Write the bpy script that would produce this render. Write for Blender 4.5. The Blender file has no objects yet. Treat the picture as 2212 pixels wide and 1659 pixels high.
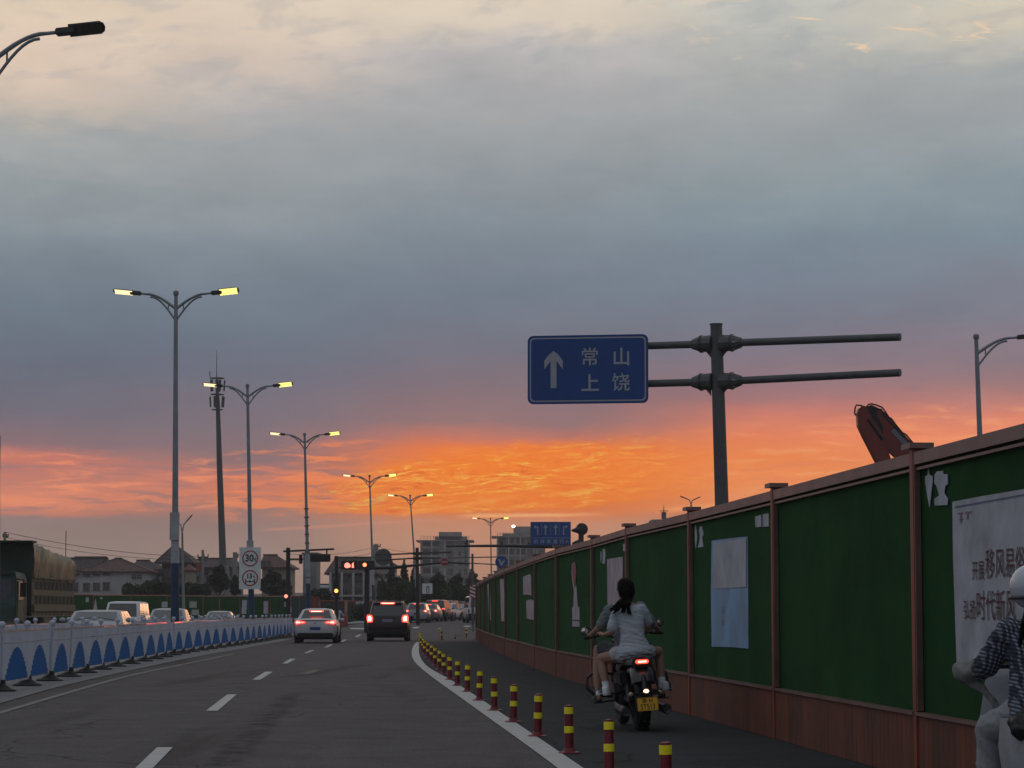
import bpy, bmesh, math, random
from mathutils import Vector, Matrix, Euler, noise as mnoise
R = math.radians
PI = math.pi
scene = bpy.context.scene
COL = scene.collection
random.seed(7)

# ------------------------------------------------------------------ camera
FD, CX, CY, HORIZ, CAMH = 5300.0, 1106.0, 829.5, 1320.0, 1.35
PITCH = math.atan((HORIZ - CY) / FD)
cam_data = bpy.data.cameras.new('camera')
cam_data.sensor_width = 36.0
cam_data.lens = FD / 2212 * 36.0
cam_data.clip_start = 0.1
cam_data.clip_end = 12000
cam = bpy.data.objects.new('camera', cam_data)
COL.objects.link(cam)
cam.location = (0, 0, CAMH)
cam.rotation_euler = (PI / 2 + PITCH, 0, 0)
scene.camera = cam

# ------------------------------------------------------------------ world
world = bpy.data.worlds.new('World')
scene.world = world
world.use_nodes = True
WT = world.node_tree
WT.nodes.clear()

def s2l(c):
    out = []
    for v in c[:3]:
        v = v / 255.0
        out.append(v / 12.92 if v <= 0.04045 else ((v + 0.055) / 1.055) ** 2.4)
    return tuple(out)

class NB:
    """tiny node-expression builder"""
    def __init__(self, tree):
        self.t = tree
    def new(self, kind, **kw):
        n = self.t.nodes.new(kind)
        for k, v in kw.items():
            setattr(n, k, v)
        return n
    def put(self, sock, v):
        if isinstance(v, bpy.types.NodeSocket):
            self.t.links.new(v, sock)
        else:
            sock.default_value = v
    def m(self, op, a, b=0.0, c=0.0, clamp=False):
        n = self.new('ShaderNodeMath', operation=op, use_clamp=clamp)
        self.put(n.inputs[0], a); self.put(n.inputs[1], b); self.put(n.inputs[2], c)
        return n.outputs[0]
    def add(self, a, b): return self.m('ADD', a, b)
    def sub(self, a, b): return self.m('SUBTRACT', a, b)
    def mul(self, a, b): return self.m('MULTIPLY', a, b)
    def div(self, a, b): return self.m('DIVIDE', a, b)
    def mx(self, a, b): return self.m('MAXIMUM', a, b)
    def mn(self, a, b): return self.m('MINIMUM', a, b)
    def ss(self, x, lo, hi, a=0.0, b=1.0):
        n = self.new('ShaderNodeMapRange', interpolation_type='SMOOTHSTEP')
        self.put(n.inputs[0], x); self.put(n.inputs[1], lo); self.put(n.inputs[2], hi)
        self.put(n.inputs[3], a); self.put(n.inputs[4], b)
        return n.outputs[0]
    def win(self, x, a, b, c, d):
        return self.mul(self.ss(x, a, b), self.ss(x, c, d, 1.0, 0.0))
    def vec(self, x, y, z=0.0):
        n = self.new('ShaderNodeCombineXYZ')
        self.put(n.inputs[0], x); self.put(n.inputs[1], y); self.put(n.inputs[2], z)
        return n.outputs[0]
    def noise(self, v, scale=1.0, detail=4.0, rough=0.5, dist=0.0):
        n = self.new('ShaderNodeTexNoise')
        self.put(n.inputs['Vector'], v); self.put(n.inputs['Scale'], scale)
        self.put(n.inputs['Detail'], detail); self.put(n.inputs['Roughness'], rough)
        self.put(n.inputs['Distortion'], dist)
        return n.outputs[0]
    def mix(self, f, a, b, mode='MIX'):
        n = self.new('ShaderNodeMix', data_type='RGBA', blend_type=mode)
        self.put(n.inputs[0], f)
        for s, v in ((n.inputs[6], a), (n.inputs[7], b)):
            self.put(s, v if isinstance(v, bpy.types.NodeSocket) else (v[0], v[1], v[2], 1))
        return n.outputs[2]
    def ramp(self, f, stops, interp='LINEAR'):
        n = self.new('ShaderNodeValToRGB')
        cr = n.color_ramp
        cr.interpolation = interp
        while len(cr.elements) > 1:
            cr.elements.remove(cr.elements[-1])
        cr.elements[0].position = stops[0][0]
        cr.elements[0].color = (*stops[0][1], 1)
        for p, c in stops[1:]:
            e = cr.elements.new(p)
            e.color = (*c, 1)
        self.put(n.inputs[0], f)
        return n.outputs[0]

W = NB(WT)
tc = W.new('ShaderNodeTexCoord')
sep = W.new('ShaderNodeSeparateXYZ')
WT.links.new(tc.outputs['Generated'], sep.inputs[0])
sx, sy, sz = sep.outputs
U = W.mul(W.m('ARCTAN2', sx, sy), FD)             # azimuth, 5300 units per radian
V = W.mul(W.m('ARCSINE', sz), FD)                 # elevation, the same unit
uv = W.vec(W.div(U, 420.0), W.div(V, 130.0), 3.7)
n_big = W.sub(W.noise(uv, 1.0, 5.0, 0.55, 0.3), 0.5)
uv2 = W.vec(W.div(U, 90.0), W.div(V, 30.0), 1.3)
n_fine = W.sub(W.noise(uv2, 1.0, 5.0, 0.6, 0.4), 0.5)
hi = W.ss(V, 350.0, 1000.0)
amp_big = W.add(48.0, W.mul(hi, 112.0))
amp_fine = W.add(24.0, W.mul(hi, 60.0))
low = W.ss(V, 150.0, 215.0)
# long tilted bands: the cloud decks climb to the right
Vw = W.add(V, W.mul(low, W.add(W.mul(n_big, amp_big), W.mul(n_fine, amp_fine))))
Vf = W.div(Vw, 1600.0)

def column(stops):
    return W.ramp(Vf, [(v / 1600.0, s2l(c)) for v, c in stops])

c_l = column([(0, (158, 134, 120)), (60, (160, 137, 125)), (130, (154, 132, 124)), (203, (150, 126, 121)),
              (211, (205, 128, 104)), (235, (232, 140, 108)), (270, (205, 128, 108)), (300, (200, 124, 110)), (325, (214, 126, 106)), (352, (142, 113, 118)),
              (420, (115, 110, 122)), (520, (106, 112, 127)), (650, (109, 122, 137)), (760, (119, 132, 145)),
              (900, (140, 151, 160)), (1000, (160, 166, 171)), (1060, (190, 182, 175)), (1150, (208, 192, 180)),
              (1330, (212, 199, 182)), (1500, (205, 197, 186))])
c_ml = column([(0, (158, 131, 119)), (90, (163, 138, 126)), (180, (156, 128, 120)), (218, (172, 124, 112)),
               (245, (222, 130, 98)), (285, (206, 127, 108)), (320, (145, 114, 116)), (400, (128, 113, 121)),
               (500, (113, 113, 128)), (600, (110, 121, 136)), (720, (119, 132, 146)), (850, (136, 147, 157)),
               (1000, (151, 158, 166)), (1090, (168, 169, 174)), (1160, (196, 186, 180)), (1240, (208, 195, 184)),
               (1330, (212, 201, 188)), (1500, (205, 198, 188))])
c_c = column([(0, (168, 130, 110)), (80, (186, 138, 112)), (150, (205, 146, 114)), (190, (210, 143, 108)),
              (212, (228, 126, 66)), (240, (240, 118, 30)), (300, (248, 128, 40)), (345, (240, 124, 62)), (372, (200, 120, 100)),
              (405, (152, 116, 116)), (480, (136, 116, 123)), (560, (119, 117, 130)), (680, (113, 124, 140)),
              (850, (126, 139, 152)), (1000, (146, 154, 162)), (1130, (162, 165, 172)), (1200, (176, 176, 181)),
              (1260, (204, 196, 186)), (1330, (211, 201, 188)), (1500, (204, 198, 190))])
c_mr = column([(0, (178, 138, 114)), (120, (202, 148, 118)), (175, (172, 138, 122)), (205, (180, 138, 118)), (222, (240, 150, 98)),
               (270, (250, 148, 84)), (330, (248, 140, 76)), (375, (240, 135, 92)), (420, (208, 125, 108)),
               (455, (170, 119, 119)), (505, (142, 118, 126)), (580, (123, 121, 135)), (720, (117, 130, 147)), (800, (120, 137, 152)),
               (900, (131, 147, 158)), (1050, (147, 155, 163)), (1150, (160, 166, 171)), (1230, (176, 180, 180)),
               (1330, (186, 190, 189)), (1500, (195, 193, 188))])
c_r = column([(0, (186, 142, 117)), (150, (215, 150, 118)), (220, (240, 154, 110)), (300, (250, 152, 102)), (370, (248, 146, 104)),
              (405, (232, 138, 110)), (440, (200, 130, 119)), (480, (164, 125, 126)), (530, (140, 122, 131)),
              (620, (124, 124, 139)), (800, (119, 136, 151)), (920, (131, 147, 159)), (1060, (150, 158, 166)),
              (1160, (162, 168, 172)), (1200, (178, 180, 178)), (1260, (196, 191, 180)), (1330, (194, 194, 187)), (1500, (190, 190, 186))])
base = W.mix(W.ss(U, -1050.0, -540.0), c_l, c_ml)
base = W.mix(W.ss(U, -560.0, -120.0), base, c_c)
base = W.mix(W.ss(U, 120.0, 560.0), base, c_mr)
base = W.mix(W.ss(U, 560.0, 1080.0), base, c_r)

# gently mottled cloud deck
mott = W.noise(W.vec(W.div(U, 260.0), W.div(V, 110.0), 8.2), 1.0, 5.0, 0.55)
base = W.mix(1.0, base, W.ramp(mott, [(0.25, (0.93, 0.93, 0.93)), (0.75, (1.07, 1.07, 1.07))]), 'MULTIPLY')
up = W.ss(V, 480.0, 950.0)
base = W.mix(up, base, W.mix(1.0, base, (1.17, 1.11, 1.03), 'MULTIPLY'))
# dark billows and lit edges inside the high deck
hb = W.noise(W.vec(W.div(U, 170.0), W.div(W.sub(V, W.mul(U, 0.15)), 62.0), 5.5), 1.0, 6.0, 0.58, 0.35)
base = W.mix(W.mul(W.mul(W.ss(hb, 0.50, 0.66), W.ss(V, 1000.0, 1180.0)), 0.28), base, s2l((152, 160, 168)))
hw = W.noise(W.vec(W.div(W.add(U, W.mul(V, 1.0)), 95.0), W.div(V, 26.0), 2.1), 1.0, 5.0, 0.6, 0.7)
m_hw = W.mul(W.mul(W.ss(hw, 0.56, 0.72), W.ss(V, 1130.0, 1215.0)), W.ss(U, 150.0, 520.0))
m_hw = W.mul(m_hw, W.noise(W.vec(W.div(U, 200.0), W.div(V, 90.0), 7.0), 1.0, 2.0))
base = W.mix(m_hw, base, s2l((255, 214, 170)))

# rippled, lit clouds in the glowing band
Vt = W.sub(V, W.mul(U, 0.05))
wob = W.sub(W.noise(W.vec(W.div(U, 150.0), W.div(V, 40.0), 9.0), 1.0, 4.0, 0.55), 0.5)
wob2 = W.sub(W.noise(W.vec(W.div(U, 36.0), W.div(V, 16.0), 3.0), 1.0, 3.0, 0.55), 0.5)
Vr = W.add(W.add(Vt, W.mul(wob, 52.0)), W.mul(wob2, 9.0))
rip = W.noise(W.vec(W.div(U, 74.0), W.div(Vr, 6.0), 0.0), 1.0, 7.0, 0.72, 0.1)
rip2 = W.noise(W.vec(W.div(W.sub(U, W.mul(Vr, 1.6)), 95.0), W.div(Vr, 15.0), 4.0), 1.0, 5.0, 0.62, 0.4)
U2 = W.mul(U, U)
etop = W.add(W.sub(W.sub(V, W.mul(U, 0.11)), W.mul(U2, -0.00012)), W.mul(n_fine, 70.0))
ebot = W.add(W.sub(W.sub(V, W.mul(U, 0.05)), W.mul(U2, 0.0001)), W.mul(n_fine, 26.0))
m_core = W.mul(W.win(U, -560.0, -250.0, 230.0, 640.0), W.mul(W.ss(ebot, 208.0, 220.0), W.ss(etop, 372.0, 326.0)))
hole = W.ss(W.noise(W.vec(W.div(U, 120.0), W.div(V, 22.0), 12.0), 1.0, 4.0, 0.6, 0.3), 0.60, 0.70)
hole = W.mul(hole, W.ss(V, 300.0, 335.0))
m_core = W.mul(m_core, W.sub(1.0, W.mul(hole, 0.8)))
patch = W.ss(W.noise(W.vec(W.div(U, 190.0), W.div(V, 44.0), 1.0), 1.0, 4.0, 0.55), 0.36, 0.64)
fade = W.ss(U, -40.0, 470.0, 1.0, 0.28)
m_soft = W.mul(W.mul(m_core, fade), W.add(0.45, W.mul(patch, 0.75)))
base = W.mix(W.mul(W.mul(m_core, fade), 0.85), base, s2l((254, 132, 30)))
lit = W.mx(W.mul(W.ss(rip, 0.50, 0.66), 0.9), W.mul(W.ss(rip2, 0.56, 0.72), 0.8))
base = W.mix(W.mul(W.mul(lit, m_soft), 1.35), base, s2l((255, 190, 76)))
dk = W.ss(rip, 0.47, 0.34)
base = W.mix(W.mul(W.mul(dk, m_soft), 0.75), base, s2l((222, 92, 34)))
spark = W.mul(W.ss(rip, 0.63, 0.72), W.ss(rip2, 0.50, 0.62))
base = W.mix(W.mul(W.mul(spark, m_soft), 1.6), base, s2l((255, 232, 140)))
# torn salmon strands to either side
m_left = W.mul(W.ss(U, -520.0, -640.0), W.win(W.add(V, W.mul(n_fine, 30.0)), 204.0, 214.0, 320.0, 352.0))
strand = W.noise(W.vec(W.div(U, 170.0), W.div(W.add(V, W.mul(wob, 40.0)), 17.0), 2.0), 1.0, 5.0, 0.55, 0.6)
base = W.mix(W.mul(m_left, W.mul(W.ss(strand, 0.50, 0.68), 0.75)), base, s2l((255, 152, 108)))
base = W.mix(W.mul(m_left, W.mul(W.ss(strand, 0.48, 0.34), 0.7)), base, s2l((160, 122, 118)))
m_mid = W.mul(W.win(U, -660.0, -560.0, -400.0, -220.0), W.win(W.add(V, W.sub(W.mul(n_fine, 40.0), W.mul(W.add(U, 500.0), 0.14))), 196.0, 214.0, 330.0, 360.0))
base = W.mix(W.mul(m_mid, W.mul(W.ss(strand, 0.47, 0.62), 0.8)), base, s2l((252, 140, 84)))
base = W.mix(W.mul(m_mid, W.mul(W.ss(strand, 0.46, 0.36), 0.55)), base, s2l((148, 118, 118)))
m_right = W.mul(W.ss(U, 300.0, 560.0), W.win(W.sub(V, W.mul(W.sub(U, 500.0), 0.1)), 225.0, 262.0, 360.0, 420.0))
base = W.mix(W.mul(m_right, W.mul(W.ss(strand, 0.52, 0.70), 0.5)), base, s2l((255, 172, 112)))
base = W.mix(W.mul(m_right, W.mul(W.ss(strand, 0.47, 0.34), 0.35)), base, s2l((232, 128, 92)))
# purple tufts breaking into the glow
tuft = W.noise(W.vec(W.div(U, 110.0), W.div(V, 26.0), 6.6), 1.0, 5.0, 0.6, 0.5)
m_tuft = W.mul(W.ss(tuft, 0.56, 0.68), W.win(V, 205.0, 225.0, 255.0, 285.0))
m_tuft = W.mul(m_tuft, W.win(U, -800.0, -660.0, -420.0, -320.0))
base = W.mix(W.mul(m_tuft, 0.9), base, s2l((140, 112, 116)))
# two thin bright bars low over the horizon
def bar(u0, u1, v0, th, slope, col, k):
    global base
    vv = W.add(W.sub(W.sub(V, v0), W.mul(W.sub(U, u0), slope)), W.mul(n_fine, 9.0))
    g = W.ss(W.m('ABSOLUTE', vv), th, 0.0)
    g = W.mul(g, W.win(U, u0, u0 + 60, u1 - 160, u1))
    base = W.mix(W.mul(g, k), base, s2l(col))
bar(-130.0, 240.0, 204.0, 7.0, 0.012, (255, 176, 112), 0.95)
bar(-270.0, 60.0, 202.0, 8.0, 0.16, (255, 150, 60), 0.9)
bar(300.0, 700.0, 214.0, 9.0, 0.08, (255, 168, 104), 0.7)
bar(-560.0, -60.0, 172.0, 6.0, 0.06, (214, 146, 120), 0.6)

# the rest of the dome: dull dusk overcast
far = W.ramp(W.div(V, 8300.0), [(0.0, s2l((150, 136, 134))), (0.08, s2l((128, 128, 140))), (0.25, s2l((142, 149, 160))),
                                (0.6, s2l((160, 164, 172))), (1.0, s2l((165, 169, 177)))])
far = W.mix(1.0, far, W.ramp(mott, [(0.25, (0.9, 0.9, 0.9)), (0.75, (1.1, 1.1, 1.1))]), 'MULTIPLY')
aU = W.m('ABSOLUTE', U)
k_far = W.mx(W.ss(V, 1450.0, 2600.0), W.ss(aU, 2200.0, 6500.0))
base = W.mix(k_far, base, far)
base = W.mix(W.ss(V, 0.0, -60.0), base, s2l((60, 58, 56)))
nish = W.new('ShaderNodeTexSky', sky_type='NISHITA')
nish.sun_disc = False
nish.sun_elevation = R(2.0)
nish.sun_rotation = R(2.0)
bg1 = W.new('ShaderNodeBackground'); W.put(bg1.inputs[0], base); bg1.inputs[1].default_value = 1.0
bg2 = W.new('ShaderNodeBackground'); W.put(bg2.inputs[0], nish.outputs[0]); W.put(bg2.inputs[1], W.mul(W.ss(V, 1450.0, 3000.0), 0.05))
addsh = W.new('ShaderNodeAddShader')
WT.links.new(bg1.outputs[0], addsh.inputs[0]); WT.links.new(bg2.outputs[0], addsh.inputs[1])
wout = W.new('ShaderNodeOutputWorld')
WT.links.new(addsh.outputs[0], wout.inputs['Surface'])

# last glow of a sun that is behind the cloud bank ahead
sun_d = bpy.data.lights.new('sun', 'SUN')
sun_d.energy = 0.12
sun_d.angle = R(14)
sun_d.color = (1.0, 0.55, 0.3)
sun = bpy.data.objects.new('sun', sun_d)
COL.objects.link(sun)
sun.rotation_euler = Vector((0.035, 1.0, 0.045)).to_track_quat('Z', 'Y').to_euler()

scene.view_settings.view_transform = 'Standard'
scene.view_settings.look = 'None'
scene.view_settings.exposure = 0.0
scene.view_settings.gamma = 1.0
scene.view_settings.use_curve_mapping = False

# ------------------------------------------------------------------ ground height and picture-to-place mapping
def sm(x, a, b):
    t = min(1.0, max(0.0, (x - a) / (b - a)))
    return t * t * (3 - 2 * t)

def GZ(y):
    """the road climbs very slightly beyond the junction"""
    return 0.5 * sm(y, 128, 205) + 0.35 * sm(y, 200, 330)

def ray(px, py):
    v = (CY - py) / FD
    return Vector(((px - CX) / FD, math.cos(PITCH) - math.sin(PITCH) * v, math.sin(PITCH) + math.cos(PITCH) * v))

def at(px, py, d):
    """the point at distance d north of the viewer in the direction of a picture point"""
    r = ray(px, py)
    return Vector((0, 0, CAMH)) + r * (d / r.y)

def ground(px, py, lift=0.0):
    r = ray(px, py)
    z = 0.0
    p = None
    for _ in range(30):
        t = (z - CAMH) / r.z
        p = Vector((0, 0, CAMH)) + r * t
        z = 0.5 * z + 0.5 * GZ(p.y)
    p.z = GZ(p.y) + lift
    return p

def gx(px, d):
    return at(px, 1330, d).x

def path(pts, step):
    """even resampling of a polyline smoothed by Catmull-Rom"""
    P = [Vector(p) for p in pts]
    P = [P[0] * 2 - P[1]] + P + [P[-1] * 2 - P[-2]]
    dense = []
    for i in range(1, len(P) - 2):
        for k in range(24):
            t = k / 24
            a, b, c, d = P[i - 1], P[i], P[i + 1], P[i + 2]
            dense.append(0.5 * ((2 * b) + (c - a) * t + (2 * a - 5 * b + 4 * c - d) * t * t + (3 * b - a - 3 * c + d) * t ** 3))
    dense.append(P[-2])
    out = [dense[0]]
    acc = 0.0
    for a, b in zip(dense, dense[1:]):
        L = (b - a).length
        while L > 0 and acc + L >= step:
            f = (step - acc) / L
            a = a.lerp(b, f)
            out.append(a.copy())
            L = (b - a).length
            acc = 0.0
        acc += L
    return out

# ------------------------------------------------------------------ materials
MATS = {}
def M(name, col, rough=0.6, metal=0.0, var=0.12, scale=6.0, bump=0.0, bscale=40.0, emit=None, estr=0.0, coat=0.0, spec=0.5, alpha=1.0, stretch=None):
    if name in MATS:
        return MATS[name]
    m = bpy.data.materials.new(name)
    m.use_nodes = True
    t = m.node_tree
    b = NB(t)
    p = t.nodes['Principled BSDF']
    co = b.new('ShaderNodeTexCoord').outputs['Object']
    if stretch:
        mp = b.new('ShaderNodeMapping')
        mp.inputs['Scale'].default_value = stretch
        t.links.new(co, mp.inputs[0])
        co = mp.outputs[0]
    if var > 0:
        n = b.noise(co, scale, 5.0, 0.6)
        c0 = tuple(max(0, c * (1 - var * 2)) for c in col)
        c1 = tuple(min(1, c * (1 + var * 1.6)) for c in col)
        b.put(p.inputs['Base Color'], b.ramp(n, [(0.28, c0), (0.5, col), (0.74, c1)]))
        b.put(p.inputs['Roughness'], b.ss(n, 0.3, 0.7, max(0.02, rough - 0.08), min(1, rough + 0.1)))
    else:
        p.inputs['Base Color'].default_value = (*col, 1)
        p.inputs['Roughness'].default_value = rough
    p.inputs['Metallic'].default_value = metal
    p.inputs['Specular IOR Level'].default_value = spec
    if coat:
        p.inputs['Coat Weight'].default_value = coat
        p.inputs['Coat Roughness'].default_value = 0.06
    if bump:
        bn = b.new('ShaderNodeBump')
        bn.inputs['Strength'].default_value = bump
        bn.inputs['Distance'].default_value = 0.02
        b.put(bn.inputs['Height'], b.noise(co, bscale, 6.0, 0.6))
        t.links.new(bn.outputs[0], p.inputs['Normal'])
    if emit:
        p.inputs['Emission Color'].default_value = (*emit, 1)
        p.inputs['Emission Strength'].default_value = estr
    MATS[name] = m
    return m

# ------------------------------------------------------------------ mesh builder
class MB:
    def __init__(self):
        self.v, self.f = [], []
    def raw(self, vs, fs, mat=None):
        o = len(self.v)
        self.v += [tuple(mat @ Vector(p)) if mat else tuple(p) for p in vs]
        self.f += [tuple(o + i for i in f) for f in fs]
        return self
    def box(self, c, s, rot=None, taper=1.0):
        x, y, z = s[0] / 2, s[1] / 2, s[2] / 2
        t = taper
        vs = [(-x, -y, -z), (x, -y, -z), (x, y, -z), (-x, y, -z), (-x * t, -y * t, z), (x * t, -y * t, z), (x * t, y * t, z), (-x * t, y * t, z)]
        mt = Matrix.Translation(c)
        if rot is not None:
            mt = mt @ (rot.to_4x4() if not isinstance(rot, (tuple, list)) else Euler(rot).to_matrix().to_4x4())
        return self.raw(vs, [(0, 3, 2, 1), (4, 5, 6, 7), (0, 1, 5, 4), (1, 2, 6, 5), (2, 3, 7, 6), (3, 0, 4, 7)], mt)
    def bar(self, a, b, w, h, up=(0, 0, 1)):
        a, b = Vector(a), Vector(b)
        d = (b - a)
        L = d.length
        d.normalize()
        u = Vector(up)
        s = d.cross(u)
        if s.length < 1e-5:
            s = d.cross(Vector((0, 1, 0)))
        s.normalize()
        u = s.cross(d)
        rot = Matrix((s, d, u)).transposed()
        return self.box((a + b) / 2, (w, L, h), rot)
    def cyl(self, a, b, r0, r1=None, n=12, cap=True):
        return self.tube([a, b], [r0, r0 if r1 is None else r1], n, cap)
    def tube(self, pts, r, n=8, cap=True, closed=False):
        P = [Vector(p) for p in pts]
        if not isinstance(r, (list, tuple)):
            r = [r] * len(P)
        vs, fs = [], []
        prev = None
        m = len(P)
        for i, p in enumerate(P):
            if closed:
                d = P[(i + 1) % m] - P[i - 1]
            else:
                d = P[min(i + 1, m - 1)] - P[max(i - 1, 0)]
            if d.length < 1e-9:
                d = Vector((0, 0, 1))
            d.normalize()
            if prev is None:
                s = d.cross(Vector((0, 0, 1)))
                if s.length < 0.05:
                    s = d.cross(Vector((0, 1, 0)))
            else:
                s = prev - d * prev.dot(d)
            s.normalize()
            prev = s
            u = s.cross(d)
            for k in range(n):
                a = 2 * PI * k / n
                vs.append(p + (s * math.cos(a) + u * math.sin(a)) * r[i])
        rng = m if closed else m - 1
        for i in range(rng):
            j = (i + 1) % m
            for k in range(n):
                l = (k + 1) % n
                fs.append((i * n + k, j * n + k, j * n + l, i * n + l))
        if cap and not closed:
            fs.append(tuple(range(n)))
            fs.append(tuple((m - 1) * n + k for k in reversed(range(n))))
        return self.raw(vs, fs)
    def lathe(self, prof, n=16, mat=None, axis='z'):
        vs, fs = [], []
        for r, z in prof:
            for k in range(n):
                a = 2 * PI * k / n
                x, y = r * math.cos(a), r * math.sin(a)
                vs.append((x, y, z) if axis == 'z' else ((z, x, y) if axis == 'x' else (x, z, y)))
        for i in range(len(prof) - 1):
            for k in range(n):
                l = (k + 1) % n
                fs.append((i * n + k, i * n + l, (i + 1) * n + l, (i + 1) * n + k))
        fs.append(tuple(reversed(range(n))))
        fs.append(tuple((len(prof) - 1) * n + k for k in range(n)))
        return self.raw(vs, fs, mat)
    def ell(self, c, r, nu=14, nv=9, rot=None):
        vs, fs = [], []
        for j in range(nv + 1):
            th = PI * j / nv
            for i in range(nu):
                ph = 2 * PI * i / nu
                vs.append((r[0] * math.sin(th) * math.cos(ph), r[1] * math.sin(th) * math.sin(ph), r[2] * math.cos(th)))
        for j in range(nv):
            for i in range(nu):
                k = (i + 1) % nu
                fs.append((j * nu + i, (j + 1) * nu + i, (j + 1) * nu + k, j * nu + k))
        mt = Matrix.Translation(c)
        if rot is not None:
            mt = mt @ Euler(rot).to_matrix().to_4x4()
        return self.raw(vs, fs, mt)
    def prism(self, pts, d, mat=None):
        """2-D outline in x,z extruded along y by d"""
        n = len(pts)
        vs = [(x, 0, z) for x, z in pts] + [(x, d, z) for x, z in pts]
        fs = [tuple(range(n)), tuple(reversed(range(n, 2 * n)))] + [(i, i + n, (i + 1) % n + n, (i + 1) % n) for i in range(n)]
        return self.raw(vs, fs, mat)
    def quad(self, a, b, c, d):
        return self.raw([a, b, c, d], [(0, 1, 2, 3)])
    def loft(self, rings, closed=True, cap=True):
        n = len(rings[0])
        vs = [p for r in rings for p in r]
        fs = []
        kk = n if closed else n - 1
        for i in range(len(rings) - 1):
            for k in range(kk):
                l = (k + 1) % n
                fs.append((i * n + k, i * n + l, (i + 1) * n + l, (i + 1) * n + k))
        if cap and closed:
            fs.append(tuple(reversed(range(n))))
            fs.append(tuple((len(rings) - 1) * n + k for k in range(n)))
        return self.raw(vs, fs)
    def mesh(self, name, smooth=False, fix=True):
        me = bpy.data.meshes.new(name)
        me.from_pydata(self.v, [], self.f)
        if fix:
            bm = bmesh.new()
            bm.from_mesh(me)
            bmesh.ops.recalc_face_normals(bm, faces=bm.faces)
            bm.to_mesh(me)
            bm.free()
        if smooth:
            me.polygons.foreach_set('use_smooth', [True] * len(me.polygons))
            try:
                me.set_sharp_from_angle(angle=R(smooth if smooth > 1 else 40))
            except Exception:
                pass
        me.update()
        return me
    def build(self, name, mat, parent=None, smooth=False, bevel=0.0, fix=True):
        me = self.mesh(name, smooth, fix)
        if bevel > 0:
            bm = bmesh.new(); bm.from_mesh(me)
            bmesh.ops.bevel(bm, geom=list(bm.edges), offset=bevel, segments=2, affect='EDGES', clamp_overlap=True)
            bm.to_mesh(me); bm.free()
        me.materials.append(mat)
        o = bpy.data.objects.new(name, me)
        COL.objects.link(o)
        if parent:
            o.parent = parent
        return o

def tag(o, label=None, cat=None, group=None, kind=None):
    if label: o['label'] = label
    if cat: o['category'] = cat
    if group: o['group'] = group
    if kind: o['kind'] = kind
    return o

def empty(name, loc, label, cat, rz=0.0, group=None, rot=None):
    o = bpy.data.objects.new(name, None)
    COL.objects.link(o)
    o.empty_display_size = 0.2
    o.location = loc
    o.rotation_euler = rot if rot else (0, 0, rz)
    return tag(o, label, cat, group)

def kids(o):
    return [c for c in ALLK.get(o.name, [])]

def copy_tree(o, parent=None):
    c = o.copy()
    COL.objects.link(c)
    if parent:
        c.parent = parent
        c.matrix_parent_inverse = o.matrix_parent_inverse.copy()
    for ch in list(o.children):
        copy_tree(ch, c)
    return c

def inst(o, mesh_owner_name, mesh, mat_m, parent):
    n = bpy.data.objects.new(mesh_owner_name, mesh)
    COL.objects.link(n)
    n.parent = parent
    n.matrix_local = mat_m
    return n

def text_mesh(body, size, align='CENTER', bold=0.0, sx=1.0, extrude=0.0):
    """flat lettering from Blender's own built-in font, returned as a mesh in the x-z plane facing -y"""
    cu = bpy.data.curves.new('lettering', 'FONT')
    cu.body = body
    cu.size = size
    cu.align_x = align
    cu.align_y = 'CENTER'
    cu.offset = bold
    cu.extrude = extrude
    cu.resolution_u = 3
    ob = bpy.data.objects.new('lettering', cu)
    COL.objects.link(ob)
    bpy.context.view_layer.update()
    dg = bpy.context.evaluated_depsgraph_get()
    me = bpy.data.meshes.new_from_object(ob.evaluated_get(dg))
    bpy.data.objects.remove(ob)
    me.transform(Matrix.Rotation(PI / 2, 4, 'X') @ Matrix.Diagonal((sx, 1, 1, 1)))
    me.name = 'lettering'
    return me

def add_mesh(name, me, mat, parent, loc=(0, 0, 0), rot=(0, 0, 0)):
    me.materials.clear()
    me.materials.append(mat)
    o = bpy.data.objects.new(name, me)
    COL.objects.link(o)
    o.parent = parent
    o.location = loc
    o.rotation_euler = rot
    return o

def remesh(mb, name, mat, parent, voxel=0.012, smooth=6, crease=0.0, freq=(9, 9, 26)):
    """overlapping limbs fused into one continuous skin"""
    me = mb.mesh(name)
    o = bpy.data.objects.new(name, me)
    COL.objects.link(o)
    md = o.modifiers.new('r', 'REMESH'); md.mode = 'VOXEL'; md.voxel_size = voxel; md.use_smooth_shade = True
    s = o.modifiers.new('s', 'SMOOTH'); s.factor = 0.6; s.iterations = smooth
    bpy.context.view_layer.update()
    dg = bpy.context.evaluated_depsgraph_get()
    nm = bpy.data.meshes.new_from_object(o.evaluated_get(dg))
    bpy.data.objects.remove(o)
    if crease:
        nrm = [v.normal.copy() for v in nm.vertices]
        for v, n in zip(nm.vertices, nrm):
            p = v.co
            q = Vector((p.x * freq[0] + p.z * 5, p.y * freq[1], p.z * freq[2] + 6 * p.x))
            w = 1 - abs(mnoise.noise(q)) * 2.2
            w2 = 1 - abs(mnoise.noise(q * 2.1 + Vector((3, 1, 7)))) * 2.2
            v.co = p + n * crease * (w + 0.45 * w2 - 0.8)
    nm.polygons.foreach_set('use_smooth', [True] * len(nm.polygons))
    nm.materials.clear(); nm.materials.append(mat)
    nm.name = name
    o = bpy.data.objects.new(name, nm)
    COL.objects.link(o)
    o.parent = parent
    return o

def limb(mb, pts, rs, n=12):
    P = [Vector(p) for p in pts]
    for i in range(len(P) - 1):
        mb.cyl(P[i], P[i + 1], rs[i], rs[i + 1], n)
    for p, r in zip(P, rs):
        mb.ell(p, (r, r, r), 12, 8)
    return mb

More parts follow.
